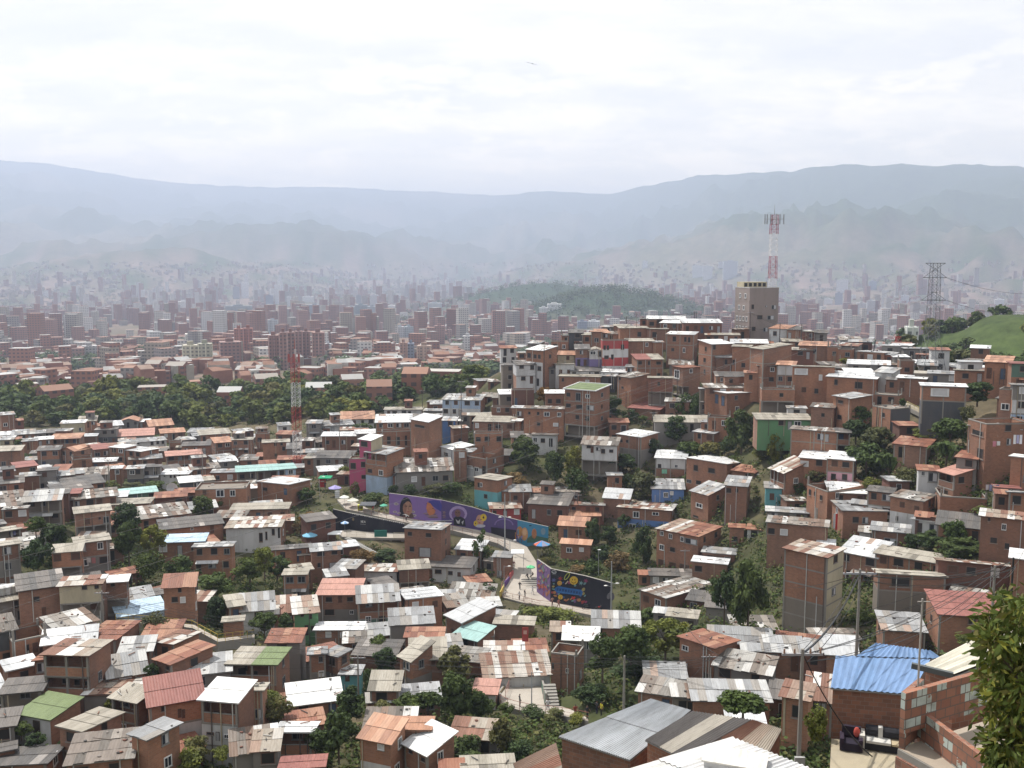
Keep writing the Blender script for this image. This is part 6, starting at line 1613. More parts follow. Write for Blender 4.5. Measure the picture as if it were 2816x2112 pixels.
    for x,y,rx,ry,c in((1655,565,36,66,(.42,.20,.06)),(1712,590,40,78,(.50,.27,.12)),(1712,570,26,40,(.56,.36,.22)),(1825,585,30,60,(.42,.19,.09)),(1825,570,17,35,(.36,.15,.08)),(1930,560,28,40,(.2,.3,.36))): w.ell(x,y,rx,ry,c,1+(rx<30))
    w.poly([(1745,640),(1800,600),(1990,640),(1990,695),(1740,690)],(.06,.14,.10),1); w.ell(1780,492,16,6,(.01,.03,.05),2); w.end()
    # ---------------------------------------------------------------- smiling mural
    V(1340,1440,400)
    PU=plaster_mat('mural_violet',(.15,.085,.22),.3)
    w=Wall('mural_wall',[(752,1042),(957,1190),(1480,1283),(1885,1348)],[(760,540),(965,685),(1480,795),(1940,905)],[PU,PK,PK],'black wall painted with smiling faces and a blue word','mural wall')
    w.begin('painted_figures'); rg=random.Random(9)
    for k in range(46):
        x=rg.uniform(775,935); t=(x-752)/205; y=rg.uniform(560+t*150,1030+t*130); c=rg.choice([(.28,.17,.32),(.12,.20,.12),(.30,.07,.06),(.18,.22,.20),(.34,.22,.16),(.08,.11,.22),(.33,.12,.09)]) if y<900+t*100 else rg.choice([(.34,.08,.06),(.30,.13,.08),(.2,.05,.09)])
        w.ell(x,y,rg.uniform(8,20),rg.uniform(16,42),c,1+k%5,rg.uniform(-.5,.5),9)
    w.end()
    w.begin('painted_splash')
    for k in range(34):
        x=rg.uniform(985,1500); y=rg.uniform(820,1150)+(x-985)*.12; c=rg.choice([(.32,.05,.05),(.16,.08,.22),(.13,.26,.28),(.36,.17,.07),(.05,.10,.27),(.25,.05,.12),(.30,.26,.10)]); w.ell(x,y,rg.uniform(16,40),rg.uniform(9,26),c,1+k%4,rg.uniform(-1.2,.4),7)
    for cx,cy,c in((1110,835,(.36,.05,.05)),(1425,905,(.16,.30,.32)),(1500,870,(.25,.05,.12)),(1010,860,(.10,.12,.3))):
        w.poly([(cx+(46 if k%2 else 16)*math.cos(-k*.449),cy+(40 if k%2 else 14)*math.sin(-k*.449)) for k in range(14)],c,5)
    w.ring(1212,800,68,30,14,(.34,.38,.08),6,rot=-.95); w.poly([(1180,915),(1225,865),(1232,880),(1195,925)],(.5,.4,.3),6); w.end()
    def face(cx,cy,r,sad,layer,c=(.62,.41,.05)):
        w.begin('painted_face'); w.ell(cx,cy,r,r,c,layer,n=20)
        for s in(-.27,.27): w.ell(cx+s*r,cy-.2*r,.09*r,.24*r,(.05,.03,.01),layer+1,n=8)
        if sad: w.ell(cx,cy+.42*r,.2*r,.24*r,(.05,.03,.01),layer+1,n=8)
        else: w.ring(cx,cy+.05*r,.62*r,.62*r,.12*r,(.05,.03,.01),layer+1,a0=.35,a1=2.79,n=10)
        w.end()
    face(1315,865,64,False,7); face(1100,905,36,False,7,(.55,.32,.07)); face(1112,1117,36,True,9)
    w.begin('painted_word'); w.poly([(1022,1010),(1040,968),(1085,950),(1210,975),(1420,1005),(1452,1035),(1440,1092),(1300,1080),(1060,1052)],(.028,.125,.36),8)
    for k,g in enumerate(('||','o','n|','|','t','|','|u','||','|')):
        x=1062+k*42; y=978+k*7
        for q in range(2): w.line(x+q*16,y,x+q*15-2,y+40,9,(.012,.03,.10),9)
        if k%2: w.line(x,y+20,x+16,y+22,8,(.012,.03,.10),9)
        w.line(x-6,y+52,x+30,y+57,4,(.10,.26,.50),9)
    w.end()
    w.begin('painted_heart'); w.poly([(1310,1165),(1282,1130),(1280,1112),(1295,1104),(1310,1116),(1325,1106),(1340,1116),(1338,1134)],(.40,.04,.04),9); w.end()
    w.begin('painted_emblem'); w.ring(1015,735,38,26,9,(.55,.56,.58),2,rot=.15); w.line(988,742,1040,735,7,(.5,.51,.53),3); w.line(985,772,1048,780,5,(.2,.2,.22),2); w.end()
    w.begin('painted_animal'); w.ell(2090-190,1110,34,60,(.10,.10,.12),1); w.ell(1850,1100,30,50,(.13,.13,.15),2,.3); w.ell(1880,1050,20,28,(.16,.16,.18),3); w.end()
    # ---------------------------------------------------------------- dark wall under the market walk, deck
    V(840,1300,300)
    w=Wall('retaining_wall',[(560,1125),(880,1145),(1240,1190),(2010,1222)],[(640,735),(920,812),(1240,878),(2120,1032)],[PK,PK,PK],'navy black wall with small white lettering under the market walk','wall')
    w.begin('lettering')
    fx=1122
    for gl in('N','E','A'):
        if gl=='N': w.line(fx+5,1012,fx+5,968,7,(.6,.6,.6),1); w.line(fx+5,968,fx+26,1012,6,(.6,.6,.6),2); w.line(fx+28,1012,fx+28,968,7,(.6,.6,.6),1)
        elif gl=='E':
            w.line(fx+5,1014,fx+5,970,7,(.6,.6,.6),1)
            for yy in(972,992,1012): w.line(fx+5,yy,fx+24,yy+1,6,(.6,.6,.6),2)
        else: w.line(fx+2,1018,fx+14,972,6,(.6,.6,.6),1); w.line(fx+14,972,fx+27,1018,6,(.6,.6,.6),2); w.line(fx+7,1002,fx+22,1003,5,(.6,.6,.6),3)
        fx+=33
    w.line(1108,1038,1222,1050,5,(.42,.42,.42),1)
    for k in range(26):
        x=950+k*41; y=833+(x-950)*.195; w.line(x,y,x+rg.uniform(14,30),y+4,rg.uniform(8,16),(.40,.41,.44),1)
    w.ell(968,945,22,32,(.20,.15,.08),1); w.end()
    ribbon('path',[(735,1305),(1000,1318),(1300,1332),(2010,1335)],[(660,1195),(885,1162),(1240,1208),(2005,1240)],skirt=.45,lift=.1)
    rail('railing',[(840,1310),(1240,1330)],1.1,'pale fence panels at the left part of the hanging deck',(.50,.46,.34),fill=True); rail('railing',[(1790,1332),(2010,1335)],1.1,'pale fence panel at the right end of the hanging deck',(.50,.46,.34),fill=True)
    for x,lb in((1540,'left pillar under the hanging deck'),(1722,'middle pillar under the hanging deck'),(1955,'right pillar under the hanging deck')):
        p=G(*S(x,1335),reg=False); b=MB(); b.box((-.22,-.22,-7),(.22,.22,-.36),M['conc']); tag(b.build('concrete_pillar',loc=p+Vector((0,.5,0))),'concrete '+lb,'pillar','pillars of the hanging deck')
    b=MB(); b.box((0,0,0),(2.4,.12,1.3),M['cloth'],(.03,.17,.14)); tag(b.build('green_banner',loc=G(*S(1400,1312),reg=False)+Vector((0,-.15,.15))),'dark green cloth banner hung on the deck fence','banner')
    stair((830,1350),(1420,1640),1.2,16,'white edged stair descending under the hanging deck',edge=(.5,.5,.48))
    # market
    umbrella(410,55,300,290,'big square green canopy at the top of the market',[(.03,.30,.15)],True); umbrella(600,250,270,420,'lilac parasol in the market',[(.30,.27,.52),(.36,.33,.58)])
    umbrella(790,450,205,640,'rounded white parasol in the market',[(.62,.64,.58)]); umbrella(960,505,245,700,'cream parasol next to the rounded white one',[(.62,.60,.52)])
    umbrella(1270,590,370,780,'wide dark grey canopy in the market',[(.10,.105,.115)],True); umbrella(1590,655,165,810,'small green parasol beside the purple wall',[(.10,.36,.25)])
    umbrella(280,1075,165,1215,'royal blue parasol below the market',[(.12,.16,.48)]); umbrella(800,1010,170,1170,'pale blue stall parasol by the navy wall',[(.20,.36,.62),(.55,.62,.70)])
    umbrella(90,1265,310,1400,'large sky blue parasol over the roof terrace',[(.20,.45,.62)]); umbrella(600,1290,300,1380,'dazzling white square canopy by the deck stairs',[(.80,.80,.80)],True)
    b=MB(); b.box((-.5,-.4,0),(.5,.4,1.0),M['col'],(.50,.50,.03)); b.box((-.55,-.45,1.0),(.55,.45,1.1),M['col'],(.55,.56,.10)); b.box((-.38,-.41,.35),(.38,-.4,.8),M['col'],(.1,.1,.02),'k'); tag(b.build('vending_stall',loc=G(*S(1115,760),reg=False)+Vector((0,0,.06))),'lime yellow vending box on the market walk','stall')
    b=MB()
    for k in range(4): b.box((-.45,-.25,k*.42),(.45,.25,k*.42+.3),M['col'],(.6,.6,.6))
    b.box((-.4,-.2,.3),(.4,.2,1.6),M['col'],(.25,.28,.3)); tag(b.build('display_rack',loc=G(*S(648,520),reg=False)+Vector((0,0,.06))),'white tiered rack in the market','rack')
    b=MB(); b.box((-.7,0,0),(.7,.1,2.0),M['col'],(.40,.03,.03)); b.box((-.4,-.02,1.2),(.4,-.002,1.4),M['col'],(.5,.4,.35),'k'); tag(b.build('sign_board',loc=G(*S(350,300),reg=False)+Vector((0,0,.06))),'red upright board under the green canopy','sign')
    for x,y,l,s,g,po in((120,330,'person with white cap at the head of the market','wkc',0,'stand'),(400,330,'person in dark clothes in front of the red board','kkc',0,'walk'),(1370,820,'person in red top beside the green parasol','rkc',0,'stand'),(1495,845,'person in pale top left of the purple wall','wkc',0,'stand'),(2045,985,'person with raised arm on the walk by the portrait','wkc',0,'wide')):
        c={'w':(.55,.55,.55),'k':(.03,.03,.04),'r':(.35,.05,.05)}; person(x,y,l,c[s[0]],c[s[1]],po)
    lamp(295,75,570,'thin grey lamp post on the market path',((1,0),),r=.05)
    # ---------------------------------------------------------------- things on the ramp
    V(1340,1440,400)
    umbrella(462,400,230,690,'brilliant white canopy over the ramp stall',[(.80,.80,.80)],True,tilt=1); umbrella(660,628,135,830,'small green parasol on the ramp landing',[(.16,.52,.26),(.10,.40,.2)])
    umbrella(830,255,255,470,'multicolour parasol beside the stairs',[(.50,.12,.06),(.07,.22,.46),(.25,.25,.34),(.10,.30,.52)])
    W_=(.60,.60,.60); K=(.025,.025,.03)
    for x,y,l,a,b_,po in((495,1012,'person in black walking up the ramp',K,(.05,.05,.06),'walk'),(488,1165,'person in white shirt and dark trousers at the ramp edge',W_,K,'stand'),(572,1135,'person in black standing at the ramp foot',K,K,'stand'),(690,1082,'person all in white with elbows out before the steps',W_,W_,'wide'),(825,1062,'person in white shirt close to the painted corner',W_,K,'stand'),(988,1252,'person in pale pink top by the railing',(.45,.25,.2),K,'stand'),(1085,1282,'person in reddish clothes under the sad face',(.35,.13,.10),(.2,.06,.05),'walk'),(1700,1312,'person in white shirt sitting on a motorcycle',W_,K,'sit'),(285,1112,'person in white seated at the outer ramp edge',W_,(.2,.2,.25),'sit'),(605,852,'left dark seated person under the small green parasol',K,K,'sit'),(690,835,'right dark seated person under the small green parasol',(.08,.07,.06),K,'sit'),(478,292,'left person before the painted rocks',(.4,.25,.3),(.1,.1,.2),'stand'),(522,290,'right person before the painted rocks',(.25,.2,.35),(.1,.1,.2),'stand'),(405,690,'person under the white canopy',(.25,.1,.1),K,'stand')):
        person(x,y,l,a,b_,po)
    def moto(x,y,label,c):
        p=G(*S(x,y),reg=False)+Vector((0,0,.06)); root=empty('motorcycle',p,label,'motorcycle',None,R(25))
        for xx in(-.62,.62):
            b=MB()
            for k in range(12): t0,t1=k*.5236,(k+1)*.5236; b.tube((xx+.28*math.cos(t0),0,.3+.28*math.sin(t0)),(xx+.28*math.cos(t1),0,.3+.28*math.sin(t1)),.05,.05,M['metal'],(.02,.02,.02),5,False)
            b.build('wheel',root)
        b=MB(); b.box((-.3,-.1,.35),(.25,.1,.62),M['metal'],(.05,.05,.05)); b.blob((.12,0,.72),(.3,.13,.13),M['metal'],c,8,5); b.tube((.62,0,.3),(.42,0,.95),.035,.035,M['metal'],(.2,.2,.2)); b.build('body',root)
        b=MB(); b.box((-.6,-.12,.68),(-.1,.12,.78),M['cloth'],(.02,.02,.02)); b.build('saddle',root); b=MB(); b.tube((.42,-.33,.98),(.42,.33,.98),.02,.02,M['metal'],(.1,.1,.1)); b.build('handlebar',root)
    moto(1515,1300,'black motorcycle parked against the black mural',(.02,.02,.025)); moto(1690,1335,'motorcycle under the person in white shirt',(.25,.02,.02))
    lamp(345,245,660,'grey lamp post beside the white canopy',((1,0),)); lamp(255,640,1105,'grey lamp post at the outer ramp curve',((1,0),)); lamp(1880,575,1440,'tall post with two lamp heads at the right of the black mural',((-1,-4.0),(1,-3.6)),r=.12); lamp(1690,400,840,'slim post with one ball lamp on the dry terrace',((0.1,.1),),r=.05)
    V(1040,1330,520); lamp(1482,120,770,'tall pale post with paired lamps near the red awning',((-1,-4.6),(1,-4.6)),r=.13); lamp(695,225,405,'white lamp post in front of the blue haired portrait',((-1,0),),r=.05)
    b=MB(); p=G(*S(1480,1200),reg=False)
    for k,(c,x0,y0,x1,y1) in enumerate((((.48,.12,.12),1575,1010,1530,1090),((.13,.06,.22),1530,1090,1470,1180),((.55,.42,.10),1470,1180,1420,1290))):
        a=G(*S(x0,y0+60),reg=False)-p; e=G(*S(x1,y1+50),reg=False)-p; b.prism([(a.x,a.y),(e.x,e.y),(e.x+.15,e.y+.1),(a.x+.15,a.y+.1)],min(a.z,e.z)-.2,max(a.z,e.z)+1.0,M['col'],c)
    tag(b.build('ramp_parapet',loc=p),'low curved parapet painted red purple and yellow beside the ramp','parapet')
    # ---------------------------------------------------------------- lower bend
    V(1320,1780,400)
    ribbon('path',[(305,850),(420,915),(600,962),(800,1006),(960,1012),(1000,1016),(1250,1052),(1500,1096),(1650,1132)],[(296,740),(396,606),(556,536),(756,484),(900,452),(985,892),(1240,906),(1400,962),(1630,1080)],skirt=1.3)
    w=Wall('curved_parapet',[(298,850),(292,735),(392,602),(552,532),(752,480),(902,446)],[(298,800),(292,690),(392,555),(552,485),(752,430),(902,395)],[plaster_mat('ochre_plaster',(.46,.36,.22),.4)]*5,'ochre curved parapet round the lower bend','parapet',th=.25,reg=False)
    w=Wall('stair_wall',[(905,470),(990,885)],[(905,400),(985,700)],[M['G']],'mossy green slanting wall beside the lower stair','wall',th=.25,reg=False)
    stair((1050,770),(1110,900),1.5,7,'grey concrete stair below the walled roof terrace')
    rail('railing',[(305,850),(420,915),(600,962),(800,1006),(1000,1016),(1250,1052),(1500,1096),(1650,1132)],1.0,'rust red posts along the outer edge of the lower bend',(.30,.13,.10),n_per=3.2); rail('railing',[(385,790),(440,640),(560,545),(760,490)],1.1,'rust red posts along the curved parapet',(.30,.13,.10),n_per=3)
    for x,y,l,a,b_,po in((605,912,'lone person in black standing in the lower bend',K,K,'stand'),(1028,545,'person in black at the top of the lower stair',(.05,.05,.02),K,'stand'),(1035,985,'person in white shirt at the foot of the lower stair',W_,(.3,.3,.33),'walk'),(1845,1050,'person in yellow shirt in the shade',(.50,.44,.03),K,'stand'),(1630,1100,'person in black near the grey roof edge',K,K,'stand'),(1450,1085,'person in dark red leaning over the planters',(.22,.04,.03),(.4,.25,.2),'walk'),(1775,1030,'person in black cap left of the yellow shirt',K,(.03,.03,.06),'stand')):
        person(x,y,l,a,b_,po)
    lamp(625,-60,470,'rust brown post with a red sign above the bend',((.2,0),),r=.07,c=(.22,.13,.10)); lamp(785,375,1005,'grey lamp post in the lower bend',((1,.1),),r=.07)
    b=MB(); p=G(*S(625,470),reg=False); b.box((.12,-.03,5.0),(.95,.03,6.9),M['col'],(.33,.06,.055)); b.box((.3,-.04,6.0),(.75,-.031,6.5),M['col'],(.55,.35,.3),'k'); tag(b.build('pole_sign',loc=p),'red hanging sign on the rust brown post','sign')
    for x,yt,yb,wd,m in((420,880,1010,260,'g'),(800,930,1080,420,'k'),(1150,1000,1130,380,'o'),(1450,1050,1170,300,'y')): T(x,yt,yb,wd,'b',m,['left','second','third','right'][int((x-300)/320)]+' planter bush on the outer edge of the lower bend')
    # ---------------------------------------------------------------- yellow railed walkways
    Qd(0,3); ribbon('path',[(1000,392),(1330,418),(1660,452),(1880,572),(2200,532)],[(1010,368),(1340,395),(1680,425),(1890,545),(2200,508)],skirt=1.4); rail('railing',[(1660,452),(1880,572),(2200,532)],1.0,'yellow railing on the left walkway by the graffiti hut',(.50,.36,.06)); rail('railing',[(1000,392),(1330,418),(1660,452)],1.0,'yellow railing before the blue canopy restaurant',(.50,.36,.06))
    laundry(690,850,160,350,'red and blue laundry under the cream storeys',[(.4,.05,.1),(.45,.05,.12),(.4,.4,.45),(.1,.12,.3)]); laundry(590,690,225,350,'lilac cloth and white shirt beside the green tree',[(.25,.22,.34),(.25,.22,.34),(.6,.6,.6)],1.1)
    Qd(3,2); ribbon('path',[(1100,200),(1200,195),(1330,262),(1500,305)],[(1110,165),(1210,165),(1345,230),(1510,275)],skirt=.8); rail('railing',[(1200,195),(1330,262),(1500,305)],1.0,'yellow railing of the right walkway by the blue mural',(.55,.46,.20),fill=True)
    laundry(2120,2200,440,700,'white and lilac laundry at the corner block',[(.6,.6,.62),(.35,.34,.5),(.6,.6,.65)],1.2,dz=2.5); laundry(1940,2010,495,700,'pink and white laundry on the corner block balcony',[(.5,.2,.25),(.6,.6,.6)],.8,dz=2.0); laundry(1880,2000,870,1005,'pale laundry under the faded red awning',[(.55,.5,.52),(.3,.3,.45),(.6,.58,.55),(.2,.2,.3)],1.0,dz=1.5)
    laundry(565,605,1120,1355,'long red and white flag cloth on a house corner',[(.55,.55,.58),(.5,.03,.03)],2.6,dz=.9)
    Qd(2,2); laundry(1290,1345,738,790,'green cloth hanging from a white front',[(.22,.5,.36)],1.1)
    Qd(0,2); laundry(745,830,1500,1545,'white and pink laundry below the stilts',[(.6,.6,.6),(.45,.2,.2)],1.0); laundry(30,140,1270,1372,'white sheet and red clothes on the left edge balcony',[(.4,.1,.1),(.6,.6,.65),(.55,.55,.6),(.2,.2,.4)],1.0)
    Qd(3,2); b=MB(); p=G(*S(1465,285),reg=False); p-=ray(*S(1465,285))*1.4; p.z+=.3
    b.box((-2.2,-.0,0),(2.2,.1,3.2),M['col'],(.06,.17,.36)); b.box((-2.2,-.015,0),(2.2,-.002,.5),M['col'],(.4,.4,.36),'k'); b.poly=None
    b.face([(-.5,-.02,.5),(.5,-.02,.5),(.32,-.02,1.7),(-.32,-.02,1.7)],M['col'],(.6,.6,.58)); b.blob((0,-.03,2.0),(.24,.03,.3),M['col'],(.3,.18,.13),8,5); tag(b.build('painted_panel',loc=p),'blue painted panel with a robed white figure','mural')
    # ---------------------------------------------------------------- poles
    Qd(0,2); upole(945,650,905,'thin mast beside the long dark strip roof',r=.12); upole(1755,560,845,'thin mast right of the brownish canopy',r=.12)
    Qd(1,2); upole(725,300,640,'pole in front of the wide brick house',r=.12); upole(1438,50,240,'dark pole at the end of the dirt lane',r=.12,c=(.07,.06,.05)); upole(1775,-30,520,'tall dark pole left of the bright blue front',r=.13,c=(.1,.09,.08))
    V(1420,840,400); upole(1672,165,305,'short black pole on the ridge crest',r=.12,c=(.05,.05,.05)); upole(1822,110,515,'tall grey pole on the ridge crest',r=.1); upole(420,600,1240,'dark pole at the ridge end',r=.13,c=(.07,.07,.07)); upole(1172,650,925,'grey pole before the violet shutters',r=.1)
    V(1780,860,400); upole(1560,-20,385,'pole in front of the tall block',r=.14,c=(.10,.08,.08)); upole(715,-20,95,'left of two black poles on the ridge',r=.12,c=(.04,.04,.04),arms=0); upole(742,-20,95,'right of two black poles on the ridge',r=.12,c=(.04,.04,.04),arms=0); upole(1085,40,115,'short pole at the ridge behind the dark red wall',r=.1,c=(.05,.05,.05),arms=0)
    V(2140,860,400); upole(20,150,460,'black pole at the tiled house',r=.14,c=(.05,.04,.04)); upole(350,165,455,'pole before the dark red cube',r=.12,c=(.08,.06,.06)); upole(540,450,665,'brown pole at the low tile roof',r=.12,c=(.12,.07,.05)); upole(1415,410,735,'leaning black pole on the right ridge',r=.15,c=(.04,.04,.04),xt=1470)
    Qd(2,2); upole(1220,240,480,'dark pole behind the bright white roof',r=.13,c=(.10,.09,.08)); upole(1490,1430,1690,'grey pole before the glazed corner balcony',r=.13); upole(565,950,1085,'wooden pole above the red awning',r=.1,c=(.1,.09,.08))
    Qd(0,3); upole(895,130,460,'grey pole between cream storeys and white double roof',r=.16)
    Qd(1,3); upole(885,690,985,'wooden grey pole beside the tiny turquoise house',r=.12)
    # lattice masts
    V(740,940,160*2212/699); p=G(*S(345,1500)); root=empty('lattice_mast',p,'red and white lattice mast among the left houses','mast'); dd=dmap(*S(345,1500)); z=lambda y:zat(p.x,p.y,S(0,y)[1])-p.z; wd=108*VS*dd/F
    for a,e,c in((1500,1370,(.36,.05,.04)),(1370,1075,(.60,.60,.60)),(1075,780,(.36,.05,.04)),(780,490,(.60,.60,.60)),(490,190,(.36,.05,.04))):
        b=MB(); lattice(b,(0,0,z(a)),(0,0,z(e)),wd*.85,wd*.85,5,c,.045); b.tube((-wd*.1,0,z(a)),(-wd*.1,0,z(e)),.11,.11,M['metal'],tuple(.7*q for q in c),6); b.build('section',root)
    b=MB(); b.tube((0,0,z(190)),(0,0,z(-30)),.12,.05,M['metal'],(.4,.1,.1)); b.tube((.1,0,z(190)),(.1,0,z(90)),.3,.3,M['metal'],(.5,.45,.45)); b.build('antenna',root)
    for s in(-1,0,1): b=MB(); b.box((s*wd*.55-.25,-wd*.6,z(240)),(s*wd*.55+.25,-wd*.5,z(140)),M['metal'],(.35,.1,.1)); b.build('antenna_panel',root)
    # tall taupe block with roof mast
    V(1990,560,220*2212/912); xl,xm,xr=118,282,605
    bp=G(*S(xm,1560),d=272); dd=272; k=dd/F*VS; psi=math.atan2(164*1.05,323); al=math.atan2(bp.x,bp.y); th=-al+psi; W=323*k/math.cos(psi); Dp=min(12,164*k/math.sin(psi)); zt=zat(bp.x,bp.y,S(0,962)[1])-bp.z
    root=empty('tall_block',bp,'tall taupe block with a mast on its roof at the ridge','building',None,th); b=MB(); mm=M['n']
    b.box((0,0,-5),(W,Dp,zt),mm,skip='t'); b.face([(0,0,zt-.9),(W,0,zt-.9),(W,Dp,zt-.9),(0,Dp,zt-.9)],M['conc'])
    for f in(.27,.5,.74): b.box((-.03,-.03,zt*f-.08),(W+.03,Dp+.03,zt*f+.08),mm,skip='tb')
    b.build('wall',root); q=MB(); q.box((-.06,-.06,zt),(W+.06,.14,zt+.18),M['w']); q.box((-.06,Dp-.14,zt),(W+.06,Dp+.06,zt+.18),M['w']); q.box((-.06,.14,zt),(.14,Dp-.14,zt+.18),M['w']); q.box((W-.14,.14,zt),(W+.06,Dp-.14,zt+.18),M['w']); q.build('parapet',root)
    q=MB(); q.box((.3,Dp*.5,zt-.88),(W*.85,Dp-.3,zt+1.6),M['y']); q.build('roof_room',root)
    for i in range(5): q=MB(); q.box((W*(.06+.16*i),Dp*.5-.04,zt+.3),(W*(.06+.16*i)+.9,Dp*.5-.001,zt+1.3),M['dark'],skip='k'); q.build('opening',root)
    for fx,fz,w_,h_ in((.07,.60,.8,1.3),(.55,.63,.5,.5),(.76,.59,1.5,1.2),(.27,.40,1.7,1.2),(.62,.39,2.2,1.2),(.1,.18,1.2,1.2),(.5,.16,1.4,1.2)): link('window',WM['plain' if fx<.3 else 'half'],root,(W*fx+w_/2,0,zt*fz),0,(w_,1,h_))
    for fy,fz in((.35,.80),(.72,.80),(.3,.57),(.62,.57),(.18,.36),(.4,.36),(.62,.36),(.84,.36),(.18,.17),(.4,.17),(.62,.17),(.84,.17)): link('window',WM['frame'],root,(0,Dp*(1-fy),zt*fz),R(-90),(1.0,1,1.35))
    c=Vector((W-.9,Dp*.25,0)); mp_=bp+Vector((math.cos(th)*c.x-math.sin(th)*c.y,math.sin(th)*c.x+math.cos(th)*c.y,zt)); root=empty('roof_mast',mp_,'red and white antenna mast on top of the taupe block','mast'); z=lambda y:zat(mp_.x,mp_.y,S(0,y)[1])-mp_.z
    for a,e,cc in((960,855,(.62,.6,.6)),(855,600,(.30,.05,.08)),(600,345,(.66,.62,.62)),(345,130,(.30,.05,.08))): b=MB(); lattice(b,(0,0,z(a)),(0,0,z(e)),2.0,1.75,4,cc,.065 if cc[0]<.4 else .04); b.build('section',root)
    b=MB(); b.tube((0,0,z(130)),(0,0,z(10)),.1,.03,M['metal'],(.3,.3,.33)); b.build('spike',root); b=MB(); b.tube((-2.6,0,z(175)),(2.6,0,z(175)),.06,.06,M['metal'],(.3,.3,.32)); b.tube((0,-2.2,z(175)),(0,2.2,z(175)),.06,.06,M['metal'],(.3,.3,.32)); b.build('crossbar',root)
    for xx,yy in((-2.6,0),(-1.9,.4),(-1.2,-.6),(1.6,.3),(2.6,0),(0,-2.2),(0,2.2)): b=MB(); b.box((xx-.14,yy-.08,z(235)),(xx+.14,yy+.08,z(120)),M['metal'],(.30,.31,.34)); b.build('antenna_panel',root)
    # pylon
    Qd(3,1); pp=G(*S(1400,1560),d=205); root=empty('pylon',pp,'steel lattice power pylon at the right of the ridge','pylon'); z=lambda y:zat(pp.x,pp.y,S(0,y)[1])-pp.z; k=205/F*VS; gc=(.12,.13,.135)
    b=MB(); lattice(b,(0,0,z(1600)),(0,0,z(1250)),210*k,95*k,3,gc,.05); b.build('legs',root); b=MB(); lattice(b,(0,0,z(1250)),(0,0,z(930)),95*k,75*k,4,gc,.045); lattice(b,(0,0,z(930)),(0,0,z(740)),75*k,70*k,3,gc,.05); lattice(b,(0,0,z(740)),(0,0,z(615)),70*k,60*k,2,gc,.05); b.build('tower_body',root)
    tips=[]
    for y,wl in((615,170),(740,200),(935,210)):
        b=MB(); w2=wl*k/2; b.tube((-w2,0,z(y)),(w2,0,z(y)),.09,.09,M['metal'],gc,4); b.tube((-w2,0,z(y)),(0,0,z(y-(-50 if y==615 else 75))),.05,.05,M['metal'],gc,4); b.tube((w2,0,z(y)),(0,0,z(y-(-50 if y==615 else 75))),.05,.05,M['metal'],gc,4); b.build('crossarm',root)
        for s in(-1,1): tips.append(pp+Vector((s*w2,0,z(y))))
    V(0,0,2816)
    ends=[(-60,1655,112),(-60,1700,108),(-60,1560,118),(-60,1490,124),(-60,1760,104)]
    names=['uppermost','second','third','fourth','lowest']
    for i,(ex,ey,ed) in enumerate(ends):
        a=tips[(2,3,4,5,4)[i]]; cable([a,P(ex,ey+ (0 if i<4 else 0),ed)],names[i]+' of the long power lines crossing the valley to the pylon',r=.020,sag=.012,c=(.20,.19,.18))
    for i,(yy) in enumerate((762,796)): cable([tips[3 if i==0 else 5],P(2960,(845 if i else 782),330)],('upper','lower')[i]+' power line leaving the pylon to the right',r=.05,sag=.02,c=(.14,.14,.15))
    Qd(3,1); b=MB(); p=G(*S(1118,1440),d=265,reg=False); z=lambda y:zat(p.x,p.y,S(0,y)[1])-p.z; root=empty('small_mast',p,'small mast with a red top and white foot behind the ridge','mast'); b=MB(); lattice(b,(0,0,-6),(0,0,z(1370)),1.7,1.3,3,(.6,.6,.6),.08); b.build('section',root); b=MB(); lattice(b,(0,0,z(1370)),(0,0,z(1250)),1.3,1.1,3,(.36,.05,.04),.1); b.tube((0,0,z(1250)),(0,0,z(1225)),.06,.03,M['metal'],(.3,.05,.04)); b.build('red_section',root); b=MB(); b.tube((-3,0,z(1262)),(3.5,0,z(1258)),.1,.08,M['metal'],(.36,.05,.04),4); b.build('boom',root)
    # ---------------------------------------------------------------- near roofs below the viewpoint
    Qd(2,3)
    foreroof('tin_roof_house','brick house with a big plain grey corrugated roof in the foreground',[[(400,1385,75.0),(1200,1065,75.4),(1550,1165,75.2),(1020,1590,74.8)]],'z1',ground=69)
    foreroof('tin_roof_house','brick house with brown and beige weathered roof behind the white foreground roof',[[(1150,1415,76.0),(1560,1165,76.2),(2070,1240,76.2),(1480,1580,75.9)]],'d1',ground=70)
    foreroof('tin_roof_house','low house with rust striped roof right of the brown weathered roof',[[(1800,1400,76.4),(2080,1240,76.6),(2330,1320,76.6),(2220,1520,76.3)]],'m',ground=71)
    foreroof('tin_roof_house','house under the nearest gleaming white tin roof with a roof box',[[(560,1800,81.0),(1900,1395,81.3),(2640,1690,81.0),(1500,2150,80.8)]],'w',ground=76,wave=.25,amp=.035)
    p=onz(*S(1930,1620),81.15); b=MB(); b.box((-1.1,-.6,-.1),(1.1,.6,.2),M['w']); b.box((-1.18,-.68,.2),(1.18,.68,.26),M['roof'],(.62,.60,.55)); tag(b.build('roof_hatch',loc=p,rz=R(-20)),'pale box hatch standing on the gleaming white roof','roof box')
    foreroof('tin_roof_house','small house with rust spotted roof left of the big grey one',[[(10,1620,70.5),(380,1440,70.6),(450,1700,70.4),(100,1830,70.2)]],'m',ground=65)
    Qd(3,3)
    rb,O=foreroof('blue_roof_house','brick house with a bright blue corrugated roof and a flat terrace',[[(540,965,79.9),(585,690,80.0),(1420,690,80.0),(1240,1022,79.9)],[(760,692,80.05),(930,578,80.3),(1400,642,80.3),(1500,712,80.05)]],'B',ground=77.0,wave=.28,amp=.025)
